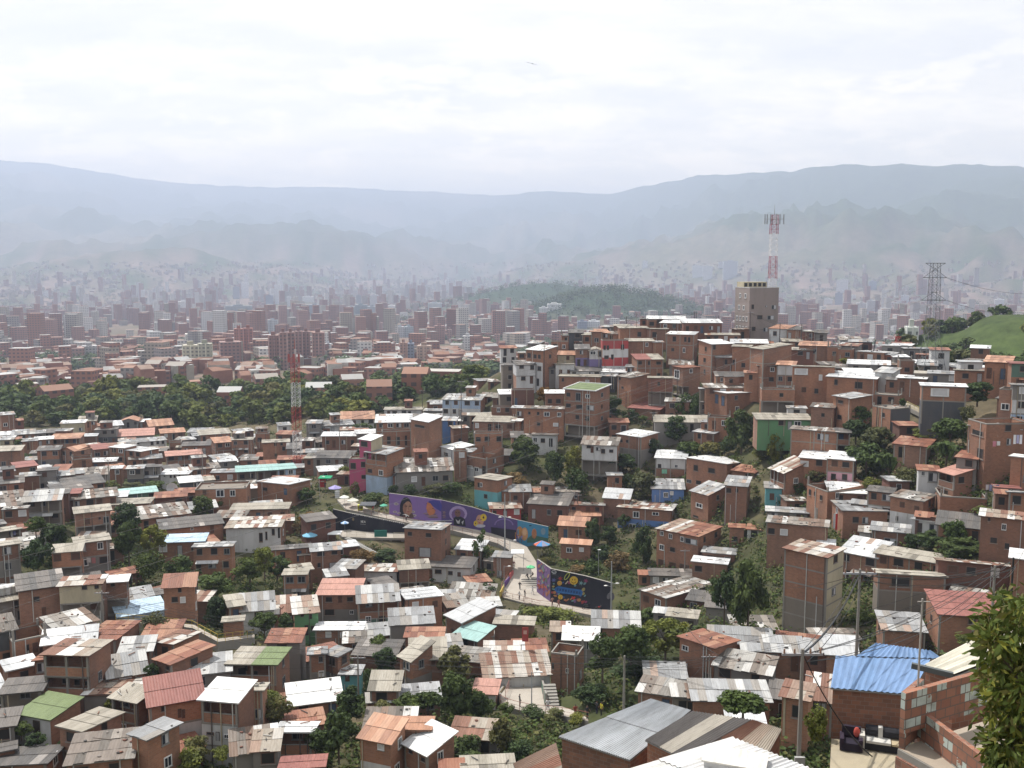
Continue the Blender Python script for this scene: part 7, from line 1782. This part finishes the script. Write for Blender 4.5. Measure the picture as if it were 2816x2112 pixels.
    # terrace slab with old seats
    zt_=77.35; T4=[onz(*S(x,y),zt_) for x,y in((548,1405),(1245,1420),(1245,1760),(530,1760))]; o=T4[3].copy(); b=MB(); b.prism([((v-o).x,(v-o).y) for v in T4][::-1],-5,0,M['bn'],mt=plaster_mat('worn_slab',(.36,.31,.22),.6)); tag(b.build('terrace_slab',loc=o),'stained flat concrete terrace before the blue roofed house','terrace')
    p=onz(*S(716,1490),zt_); root=empty('armchair',p,'dark purple armchair against the brick wall of the blue roofed house','armchair',None,R(-18)); b=MB(); b.box((-.42,-.4,.05),(.42,.4,.42),M['cloth'],(.02,.016,.028)); b.build('seat',root); b=MB(); b.box((-.42,.28,.42),(.42,.46,.95),M['cloth'],(.022,.016,.028)); b.build('backrest',root)
    for s in(-1,1): b=MB(); b.box((s*.42-.09,-.4,.05),(s*.42+.09,.4,.62),M['cloth'],(.03,.02,.035)); b.build('armrest',root)
    b=MB(); b.blob((.24,.2,.75),(.15,.09,.26),M['cloth'],(.50,.10,.08),10,6); b2=b.build('cushion',loc=p,rz=R(-18),smooth=True); tag(b2,'red cushion standing in the dark armchair','cushion')
    p=onz(*S(1035,1500),zt_); root=empty('sofa',p,'worn black sofa with pale armrest and torn seats','sofa',None,R(-18)); b=MB(); b.box((-1.05,-.4,.05),(1.15,.35,.38),M['cloth'],(.02,.02,.025)); b.build('frame',root)
    b=MB(); b.box((-1.0,-.42,.38),(.1,.2,.5),M['cloth'],(.50,.49,.46)); b.build('seat',root); b=MB(); b.box((.14,-.42,.38),(1.15,.2,.47),M['cloth'],(.40,.33,.22)); b.build('seat',root); b=MB(); b.tube((-1.0,.3,.72),(1.15,.3,.68),.26,.26,M['cloth'],(.025,.025,.03),10); b.build('backrest',root)
    for x in(-.35,.7): b=MB(); b.box((x-.1,.02,.42),(x+.1,.32,1.0),M['cloth'],(.5,.49,.46)); b.build('band',root)
    b=MB(); b.box((-1.28,-.44,.05),(-1.05,.35,.72),M['cloth'],(.52,.50,.46)); b.build('armrest',root)
    b=MB(); b.box((-.25,-.15,0),(.2,.1,.14),M['cloth'],(.45,.46,.48)); b.blob((.1,0,.16),(.2,.12,.1),M['cloth'],(.5,.5,.5),6,4,.3,random.Random(2)); tag(b.build('foam_scrap',loc=onz(*S(810,1490),zt_)),'grey foam scrap between armchair and sofa','scrap')
    # parapet house on the right
    zp=86.5; K_=onz(*S(1152,998),zp); E1=onz(*S(1990,765),zp); E2=onz(*S(2300,1560),zp); st_=onz(*S(1290,1100),zp-.9)
    BM,nt,bb=nodes('patched_block'); L=nt.links; bt=N(nt,'ShaderNodeTexBrick',ins={'Scale':1.0,'Brick Width':.46,'Row Height':.32,'Mortar Size':.018,'Color1':(.30,.14,.09,1),'Color2':(.24,.105,.07,1),'Mortar':(.13,.10,.085,1)}); L.new(uvn(nt),bt.inputs['Vector'])
    sp=N(nt,'ShaderNodeSeparateXYZ'); L.new(uvn(nt),sp.inputs[0]); row=math_(nt,'FLOOR',math_(nt,'DIVIDE',sp.outputs[1],.32)); col_=math_(nt,'FLOOR',math_(nt,'ADD',math_(nt,'DIVIDE',sp.outputs[0],.46),math_(nt,'MULTIPLY',math_(nt,'MODULO',row,2.0),.5))); cv=N(nt,'ShaderNodeCombineXYZ'); L.new(row,cv.inputs[0]); L.new(col_,cv.inputs[1]); wn=N(nt,'ShaderNodeTexWhiteNoise'); L.new(cv.outputs[0],wn.inputs['Vector'])
    mk=math_(nt,'MULTIPLY',math_(nt,'GREATER_THAN',wn.outputs['Value'],.55),math_(nt,'GREATER_THAN',noise(nt,pos(nt),3.0,3),.36)); mk=math_(nt,'MULTIPLY',mk,math_(nt,'SUBTRACT',1.0,bt.outputs['Fac'])); c=mixc(nt,mk,bt.outputs['Color'],(.44,.49,.45)); c=mixc(nt,ramp(nt,noise(nt,pos(nt),1.3,6),[(.5,(0,0,0)),(.7,(.6,.6,.6))]),c,(.10,.08,.06)); L.new(c,bb.inputs['Base Color']); bb.inputs['Roughness'].default_value=.9
    o=K_.copy(); o.z=zp-6; root=empty('parapet_house',o,'unfinished terrace with patched block parapets at the lower right','house','houses on the hillside'); H_=6.0
    def pwall(name,a,e,z0,z1,th,mat):
        a=a-o; e=e-o; d_=Vector((e.x-a.x,e.y-a.y,0)); n=Vector((d_.y,-d_.x,0)).normalized()*th; b=MB(); l=d_.length
        P4=[(a.x,a.y),(e.x,e.y),(e.x+n.x,e.y+n.y),(a.x+n.x,a.y+n.y)]
        for i in range(4):
            p,q=P4[i],P4[(i+1)%4]; ll=math.hypot(q[0]-p[0],q[1]-p[1]); b.face([(*p,z0),(*q,z0),(*q,z1),(*p,z1)],mat,uv=[(0,z0),(ll,z0),(ll,z1),(0,z1)])
        b.face([(*p,z1) for p in P4],M['bn']); b.build(name,root); return b
    pwall('parapet',K_,E1,H_-1.35,H_,.18,BM); pwall('parapet',K_,st_,H_-1.9,H_-.02,.18,BM); pwall('parapet',st_,E2,H_-2.0,H_-.95,.18,BM)
    fl=H_-1.9; poly=[K_-o,E1-o,E2-o]; b=MB(); far_=(E1-o)+(E2-o)-(K_-o)
    b.prism([(q.x,q.y) for q in(K_-o,E2-o,far_,E1-o)],fl-.25,fl,M['conc'],mt=plaster_mat('terrace_floor',(.34,.285,.225),.5)); b.build('floor',root)
    pwall('wall',K_,E2,-4,fl-.26,.12,M['bn']); b=MB(); k0,k1=K_-o,E2-o; d_=(k1-k0); d_.z=0; n=Vector((d_.y,-d_.x,0)).normalized(); n=n if n.y<0 else -n
    b.prism([((k0+n*.04).x,(k0+n*.04).y),((k1+n*.04).x,(k1+n*.04).y),((k1-n*.1).x,(k1-n*.1).y),((k0-n*.1).x,(k0-n*.1).y)],fl-.75,fl-.02,M['conc']); b.build('beam',root)
    pwall('wall',K_,E1,-4,fl-.26,.12,M['bn'])
    foreroof('cream_roof_house','house with steep cream corrugated roof behind the patched parapet',[[(1340,770,85.6),(2060,400,86.3),(2400,560,86.3),(1600,860,85.6)]],'c1',ground=80,wave=.34,amp=.06)
    a=onz(*S(1240,772),85.9); e=onz(*S(1600,858),85.75); b=MB(); b.tube((0,0,0),e-a,.13,.13,M['metal'],(.09,.10,.10),4); tag(b.build('gutter_beam',loc=a),'dark steel beam along the edge of the cream roof','beam')
    p=onz(*S(1292,1020),86.2); b=MB(); b.tube((0,0,-1),(0,0,3.2),.035,.03,M['metal'],(.36,.33,.30)); b.tube((-.15,0,3.1),(.25,0,3.1),.02,.02,M['metal'],(.36,.33,.30)); tag(b.build('pipe_mast',loc=p),'thin grey pipe mast at the corner of the patched parapet','mast')
    # foreground poles
    r1,p1,h1=upole(262,630,1640,'concrete pole with transformer beside the blue roof',d=44,r=.115,arms=1)
    for nm,(x0,y0,z0,x1,y1,z1),c in(('transformer',(-.75,-.3,h1-9.4,-.2,.25,h1-8.4),(.25,.26,.27)),('meter_box',(-.25,-.32,h1-5.6,.2,-.18,h1-4.9),(.36,.36,.35)),('cable_box',(.15,-.3,h1-6.9,.6,.1,h1-6.1),(.2,.2,.2))): b=MB(); b.box((x0,y0,z0),(x1,y1,z1),M['metal'],c); b.build(nm,r1)
    b=MB(); b.tube((-2,0,h1-8.2),(2.2,0,h1-8.1),.07,.07,M['metal'],(.36,.36,.37),4); b.tube((-1.9,.2,h1-8.0),(2.1,.2,h1-7.95),.07,.07,M['metal'],(.36,.36,.37),4); b.build('crossarm',r1)
    for q in(1.2,1.55,1.9): b=MB(); b.tube((q,0,h1-8.9),(q+.1,0,h1-7.6),.11,.11,M['metal'],(.5,.5,.5),7); b.build('insulator',r1)
    b=MB(); 
    for k in range(16): t0,t1=k*.3927,(k+1)*.3927; b.tube((1.25+.8*math.cos(t0),-.2,h1-10+.8*math.sin(t0)),(1.25+.8*math.cos(t1),-.2,h1-10+.8*math.sin(t1)),.045,.045,M['metal'],(.03,.03,.03),5,False)
    b.build('cable_coil',r1)
    r2,p2,h2=upole(765,-60,640,'grey pole rising behind the blue roof',d=54,r=.10,arms=1); r3,p3,h3=upole(1930,-90,440,'pale grey pole before the brick red hipped roof',d=58,r=.10,arms=0); upole(2090,-160,350,'thin black pole at the right edge',d=66,r=.1,c=(.03,.03,.03),arms=0)
    for rr,hh,sx_,lb in((r2,h2,1,0),(r3,h3,-1,0)): b=MB(); b.tube((0,0,hh-6 if rr is r2 else hh-5.2),(1.3,-.3,(hh-5.6) if rr is r2 else hh-5),.04,.04,M['metal'],(.3,.3,.3)); b.blob((1.5,-.35,(hh-5.5) if rr is r2 else hh-4.9),(.45,.2,.13),M['metal'],LANTERN,8,5); b.build('lamp_head',rr)
    t1,t2,t3=p1+Vector((0,0,h1-.2)),p2+Vector((0,0,h2-.3)),p3+Vector((0,0,h3-.3))
    cable([t1,t2],'thick twisted cable between transformer pole and grey pole',r=.05,sag=.05); cable([t2,t3],'cable between the two grey poles',r=.025,sag=.04); cable([t1,onz(*S(900,1560),77.6)],'black service cable sagging down to the terrace',r=.035,sag=.08); cable([t1,P(*S(-700,440),95)],'thin cable running left from the transformer pole',r=.02,sag=.03); cable([t2,P(*S(-300,-160),190)],'thin cable running up from the grey pole',r=.02,sag=.02); cable([t3,P(*S(2300,-500),120)],'cable from the pale pole towards the right edge',r=.02,sag=.03)
    Qd(2,3); upole(965,690,1190,'grey pole with cable loops below the central thicket',d=100,r=.15,arms=0); upole(1700,680,930,'thin pole beside the graffiti wall house',r=.11,arms=1)
    # near tree at the right edge
    Qd(3,3); SPECIAL.append((S(2080,1330),15.5))
    # scrap: satellite dish
    Qd(0,2); p=G(*S(1495,960),reg=False); b=MB()
    for k in range(10): t0,t1=k*.6283,(k+1)*.6283; b.face([(0,0,1.5),(1.3*math.cos(t0),-.35,1.5+1.3*math.sin(t0)),(1.3*math.cos(t1),-.35,1.5+1.3*math.sin(t1))],M['col'],(.66,.66,.66))
    b.tube((0,.1,-.5),(0,.05,1.5),.07,.07,M['metal'],(.3,.3,.3)); tag(b.build('satellite_dish',loc=p),'big white satellite dish in the left middle yard','satellite dish')
    p=P(1464,175,900); b=MB(); b.blob((0,0,0),(.5,2.3,.45),M['col'],(.05,.05,.05),8,5); b.face([(-.2,-.3,.1),(-5.2,.6,1.4),(-5.0,-.3,1.5),(-.2,.9,.1)],M['col'],(.05,.05,.05)); b.face([(.2,-.3,.1),(4.6,.6,-1.3),(4.4,-.3,-1.2),(.2,.9,.1)],M['col'],(.05,.05,.05)); tag(b.build('flying_bird',loc=p),'small dark bird gliding in the bright sky','bird')
ROOFC['z1']=[(.44,.46,.48),(.45,.47,.49)]; ROOFC['d1']=[(.15,.14,.13),(.19,.17,.155),(.34,.31,.27),(.42,.39,.34),(.13,.12,.115)]; ROOFC['c1']=[(.58,.55,.46),(.60,.57,.48)]
def link_poles():
    pr=set()
    for i,(a,_) in enumerate(POLES):
        ds=sorted(((a-b).length,j) for j,(b,_) in enumerate(POLES) if j!=i)
        for d,j in ds[:3]:
            if 6<d<95: pr.add((min(i,j),max(i,j)))
    for i,j in sorted(pr):
        for k in(0,1): cable([POLES[i][0]+Vector((.4*k-.2,0,-.3*k)),POLES[j][0]+Vector((.4*k-.2,0,-.3*k))],'thin overhead cable between two utility poles of the hillside',r=.016,sag=.03+.015*k,c=(.05,.05,.05),group='cables between the utility poles')
    rg=random.Random(12)      # service drops from poles to roofs
    for i,(a,_) in enumerate(POLES):
        near=sorted(HS,key=lambda h:(h['root'].location-a).length)[:9]
        for h in rg.sample(near,min(5,len(near))):
            W,Dp,Ht,st=h['dim']; q=h['root'].matrix_basis@Vector((W*rg.random(),0,Ht-.3))
            if (q-a).length<45: cable([a,q],'thin service cable from a utility pole to a house front',r=.011,sag=.05,c=(.04,.04,.04),group='service cables to the houses')
def tanks():
    for h in HS:
        if h['where'].startswith('roof terrace crowded'):
            W,Dp,Ht,st=h['dim']; cs=((.5,.5,.5),(.42,.42,.40),(.5,.5,.5),(.4,.38,.34))
            for k in range(4):
                b=MB(); b.tube((0,0,0),(0,0,.95),.5,.46,M['metal'],cs[k],12); b.tube((0,0,.95),(0,0,1.1),.46,.15,M['metal'],cs[k],12); q=h['root'].matrix_basis@Vector((W*(.15+.22*k),Dp*.45,Ht+.35)); tag(b.build('water_tank',loc=q),'pale water tank on the crowded roof terrace at the left edge','water tank','water tanks of the roof terrace')
def near_tree():
    Qd(3,3); (sx,sy),d=SPECIAL[0]; rs=np.random.default_rng(19); p=P(sx,sy,d); base=Vector((p.x,p.y,p.z-1.0)); root=empty('near_tree',base,'leafy tree at the right edge close to the viewpoint','tree'); C=[];RR=[]
    for (x,y,r) in((1990,430,.42),(2100,330,.55),(2200,430,.6),(1950,560,.35),(2050,560,.6),(2180,640,.65),(1990,700,.3),(2090,760,.55),(2220,850,.6),(1990,880,.45),(2110,960,.6),(2010,1060,.45),(2150,1160,.6),(2040,1230,.5),(2190,1330,.6),(2010,1480,.35),(2120,1480,.55),(2210,1560,.5),(2000,1600,.25),(2080,1640,.5),(2250,300,.5),(2260,1000,.7)):
        q=onz(*S(x,y),ZC)if 0 else P(*S(x,y),d+rs.uniform(-.8,.8)); C.append(tuple(q-base)); RR.append((r,r,r*.9))
    C=np.array(C);RR=np.array(RR)
    nl=3900; k=rs.integers(0,len(C),nl); dv=rs.normal(size=(nl,3)); dv/=np.linalg.norm(dv,axis=1)[:,None]; Pc=C[k]+dv*RR[k]*rs.uniform(.3,1.1,(nl,1)); ax=dv+rs.normal(size=(nl,3))*.6+np.array([0,0,-.5]); ax/=np.linalg.norm(ax,axis=1)[:,None]; sd=np.cross(ax,rs.normal(size=(nl,3))); sd/=np.linalg.norm(sd,axis=1)[:,None]; s=rs.uniform(.10,.2,(nl,1))
    me=quads_mesh('crown',Pc,ax*s*1.2,sd*s*.42,FM['g']); me.materials.append(FM['y']); me.materials.append(FM['o']); me.polygons.foreach_set('material_index',rs.choice([0,0,0,1,2],nl).astype(np.int32)); link('crown',me,root)
    b=MB(); t0=Vector((.6,.3,-8)); pr=t0
    for q in((.5,.2,-3),(.45,.1,0.5),(.3,0,3.0)): b.tube(pr,q,.16,.12,BARK,n=8); pr=Vector(q)
    for c in C: 
        st_=Vector((.45,.1,max(-2.5,c[2]-1.4))); b.tube(st_,Vector(c),.05,.015,BARK,n=5)
    b.build('trunk',root)
# ================================================================ further shacks: past the 300 houses built one by one, the rest is one mass
def inrect(px,py,h,m):
    o=h['root'].location; c,s=math.cos(h['root'].rotation_euler.z),math.sin(h['root'].rotation_euler.z); dx,dy=px-o.x,py-o.y; u,v=dx*c+dy*s,-dx*s+dy*c; W,Dp=h['dim'][:2]; return -m<u<W+m and -m<v<Dp+m
KEEP=[(60,1120,160,1240),(235,1085,355,1230),(590,1040,735,1160),(730,1150,890,1235),(1255,1120,1425,1310),(1160,960,1260,1060),(1630,930,1700,1005),(1240,1330,1510,1490),(1000,1545,1210,1700),(780,1450,1010,1580),(1525,1190,1690,1390),(560,1180,650,1290),(1960,1120,2140,1230),(1050,1170,1375,1405),(1050,1440,1300,1640),(400,1180,620,1370),(830,1010,1200,1160),(600,1450,690,1520),(1170,1590,2300,1700),(1780,1360,2300,1700),(1700,1290,1990,1400)]
def build_fill(tp):
    rg=random.Random(99); b=MB(); done=[]; pp=np.array(PATHPT); pals=['z','s','s','m','d','d','z','r','r','w']
    hs=[(h,h['root'].location.x,h['root'].location.y,max(h['dim'][:2])*1.5+6) for h in HS]
    tries=0
    while tries<14000 and len(done)<430:
        tries+=1; sx=rg.uniform(-60,2880); sy=rg.uniform(880,2150); D,Y=sx*.78551,sy*.78551
        lim=np.interp(D,[0,700,900,1030,1100,1250,1500,2212],[945,935,880,800,770,735,710,740])
        if Y<lim+8 or any(a<D<c and e<Y<f for a,e,c,f in KEEP): continue
        d=dmap(sx,sy)
        if d<86: continue
        p=P(sx,sy,d); al=math.atan2(p.x,p.y); th=-al+rg.uniform(-.35,.35); W=rg.uniform(3.2,6.2); Dp=rg.uniform(3.0,5.0); hill=D>1080 and Y<1000; n=rg.choice([1,2,2,3]) if hill else (1 if rg.random()<.72 else 2); Ht=n*2.35+rg.uniform(-.2,.3)
        c,s=math.cos(th),math.sin(th); ok=True
        smp=[(p.x+c*u*W-s*v*Dp,p.y+s*u*W+c*v*Dp) for u in(0,.5,1) for v in(0,.5,1)]
        for h,hx,hy,rr in hs:
            if abs(hx-p.x)>rr or abs(hy-p.y)>rr: continue
            if any(inrect(x,y,h,.25) for x,y in smp): ok=False; break
        if not ok: continue
        if any((p.x-q[0])**2+(p.y-q[1])**2<(W*.5+q[2]*.5+.8)**2 for q in done): continue
        if ((pp[:,0]-p.x)**2+(pp[:,1]-p.y)**2).min()<(W*.9+2.0)**2: continue
        if any((p.x-t[0].x)**2+(p.y-t[0].y)**2<(t[1]*.38+W*.4)**2 for t in tp): continue
        k=F/d; bx=(sx-W*k*.3,sx+W*k*1.05,sy-(Ht+.4)*k*1.05,sy); bad=False
        for h in HS:
            if h['yb']>sy-2: continue
            ox=min(bx[1],h['xr'])-max(bx[0],h['xl']); oy=min(bx[3],h['yb'])-max(bx[2],h['yt'])
            if ox>0 and oy>0 and ox*oy>.36*max(1,(h['xr']-h['xl'])*(h['yb']-h['yt'])): bad=True; break
        if bad: continue
        done.append((p.x,p.y,W)); z=float(gz([p.x],[p.y])[0])+.1
        if z>p.z+1.5: z=p.z
        GPX=lambda u,v,zz:(p.x+c*u-s*v,p.y+s*u+c*v,z+zz)
        m=M[rg.choice('bbbbbbcBswc')]; zb=Ht+rg.uniform(-.05,.16)*Dp
        for (u0,v0,u1,v1,a0,a1) in((0,0,W,0,Ht,Ht),(W,0,W,Dp,Ht,zb),(W,Dp,0,Dp,zb,zb),(0,Dp,0,0,zb,Ht)): 
            l=math.hypot(u1-u0,v1-v0); o_=rg.uniform(0,9); b.face([GPX(u0,v0,-3),GPX(u1,v1,-3),GPX(u1,v1,a1),GPX(u0,v0,a0)],m,uv=[(o_,-3),(o_+l,-3),(o_+l,a1),(o_,a0)])
        for i in range(n):
            for k in range(max(1,int(W/2.2))):
                if rg.random()<.2: continue
                x=(k+.5)*W/max(1,int(W/2.2))+rg.uniform(-.2,.2); w=rg.uniform(.7,1.2); z0=i*2.35+rg.choice([.9,.9,.05]); hh=1.1 if z0-i*2.35>.5 else 1.9
                b.face([GPX(x-w/2-.06,-.02,z0-.06),GPX(x+w/2+.06,-.02,z0-.06),GPX(x+w/2+.06,-.02,z0+hh+.06),GPX(x-w/2-.06,-.02,z0+hh+.06)],M['col'],rg.choice([(.5,.5,.5),(.1,.08,.07),(.2,.15,.12)]))
                b.face([GPX(x-w/2,-.035,z0),GPX(x+w/2,-.035,z0),GPX(x+w/2,-.035,z0+hh),GPX(x-w/2,-.035,z0+hh)],M['dark'])
        e=.3; code=rg.choice(pals); q=[GPX(-e,-e,Ht+.03),GPX(W+e,-e,Ht+.03),GPX(W+e,Dp+e,zb+.1),GPX(-e,Dp+e,zb+.1)]
        sheets(b,[q],code,rg,STONE.get(code,0))
    tag(b.build('hillside_shacks'),kind='stuff',label='further small shacks wedged between the houses of the hillside',cat='shacks'); print('fill',len(done))
# ================================================================ assemble
for i,h in enumerate(HS): build_house(h,i)
tr=random.Random(77)
tp=[]
props_prepare()
for (sx,st_,sy,w,kind,mat,label,d,name) in TREES:
    d=d or dmap(sx,sy); p=P(sx,sy,d); k=F/d; ww=w/k; hh=max(1.2,zat(p.x,p.y,st_)-p.z); p.y+=ww*.25
    tp.append((p,ww,hh,kind,mat,label,name)); GP.append((p.x,p.y,p.z-.2))
for (p,ww,hh,kind,mat,label,name) in tp: put_tree(p,ww,hh,kind,mat,label,'trees and shrubs on the hillside',tr,name)
near_tree()
link_poles(); tanks()
build_ground()
# the wood between the hillside and the city, and the wood on the right hand hill
fr=random.Random(4); nt_=0; pts=[]
for i in range(1200):
    D=fr.uniform(-60,1075); up=np.interp(D,[0,300,640,1000,1075],[868,854,844,816,800]); dn=np.interp(D,[0,150,330,420,640,800,1000,1075],[925,925,905,930,915,900,850,800])
    y=up+(dn-up)*fr.random()**.8; pts.append((D/.78551,y/.78551))
cs=[]; BH=[]
for D,Y,lb in((60,846,'red roofed house at the far left of the wood'),(120,872,'pale house half hidden in the left wood'),(232,838,'wide brick house in the wood left of centre'),(330,862,'small orange house among the left treetops'),(410,846,'brown roofed house in the middle of the wood'),(500,868,'low house with a pale roof in the wood'),(575,842,'brick house at the upper edge of the wood'),(690,862,'red house in the wood right of the lattice mast'),(760,838,'long tiled house above the dirt lane'),(820,868,'tan roofed house at the dirt lane'),(900,842,'brick house at the right part of the wood'),(960,826,'pale house where the wood meets the ridge')):
    h=hit(D/.78551,(Y+8)/.78551)
    if h is None: continue
    b=MB(); w=fr.uniform(8,13); cbox(b,0,0,0,w,9,fr.uniform(5,7.5),0,fr.choice(BR),fr.choice(RF+[(.40,.38,.35)]),M['city'],2.0 if fr.random()<.6 else 0)
    tag(b.build('woodland_house',loc=(h[0],h[1],h[2]),rz=-math.atan2(h[0],h[1])+fr.uniform(-.4,.4)),lb,'house','houses in the wood'); BH.append((h[0],h[1],w))
for sx,sy in pts:
    h=hit(sx,sy)
    if h is None: continue
    if any((h[0]-a)**2+(h[1]-b)**2<30 for a,b in cs): continue
    if any(abs(h[0]-a*h[1]/b)<w*.5+1 and b-15<h[1]<b+8 for a,b,w in BH): continue
    cs.append((h[0],h[1])); w=fr.uniform(9,15)*(.75 if h[1]<380 else 1); ht=w*fr.uniform(.6,.95)
    if len(cs)>203: break
    put_tree(Vector((h[0],h[1],h[2]-1)),w,ht,'s',fr.choice('ffgggoyy'),'broad crown in the wood between the hillside and the city','trees of the wood below the city',fr)
n=0
for i in range(600):
    a=R(fr.uniform(21.5,34)); r=fr.uniform(275,480)
    if R(25.4)<a<R(27.6) and 345<r<395: continue
    x,y=r*math.sin(a),r*math.cos(a); z=gz(x,y)[0]; w=fr.uniform(6,11); put_tree(Vector((x,y,z-.8)),w,w*fr.uniform(.7,1.0),'s',fr.choice('ffggyo'),'bushy crown on the wooded slope at the right edge','trees of the right hand slope',fr); n+=1
    if n>90: break
build_fill(tp)
wv=build_city(); build_woods(wv)
import os
if os.environ.get('DBG'):
    for h in HS:
        hx=(h['xl']+h['xr'])/2; o_=h['root'].location; W,Dp,Ht,st=h['dim']
        sy=h['yb']-(h['yb']-h['ye'])*.3; r=ray(hx,sy); dep=o_.y*CP-(o_.z-ZC)*SP
        ts=np.linspace(8,dep-2,120); g=gz(r.x*ts,r.y*ts); dz=g-(ZC+r.z*ts); i=int(dz.argmax())
        if dz[i]>0: print('OCC',h['where'][:40],'px',int(hx/2.75),int(sy/2.75),'d',round(dep),'by',round(float(dz[i]),1),'at',round(float(ts[i])))
# weeds between the houses
rs=np.random.default_rng(21); n=11000
sx=rs.uniform(-100,2916,n); sy=rs.uniform(1150,2140,n); C=[];RR=[]
for a,b_ in zip(sx,sy):
    p=P(a,b_,dmap(a,b_)); C.append((p.x,p.y)); 
C=np.array(C); pp=np.array(PATHPT); ok=np.array([((pp[:,0]-a)**2+(pp[:,1]-b)**2).min()>5.5 for a,b in C]); C=C[ok]; n=len(C); z=gz(C[:,0],C[:,1]); r=rs.uniform(.4,1.0,n)*np.where(rs.random(n)<.25,1.9,1); C3=np.column_stack([C,z+r*.3]); RR=np.column_stack([r*1.3,r*1.3,r*.8])
Pc,U,W_=leafset(rs,C3,RR,n*24,.42,up=.6)
um=quads_mesh('undergrowth',Pc,U,W_,FM['o']); um.materials.append(FM['g']); um.materials.append(FM['o']); um.materials.append(FM['k'])
um.polygons.foreach_set('material_index',rs.choice([0,1,1,1,3,3,2],len(um.polygons)).astype(np.int32))
tag(link('undergrowth',um),kind='stuff',label='weeds and grass between the houses',cat='undergrowth')
build_light()
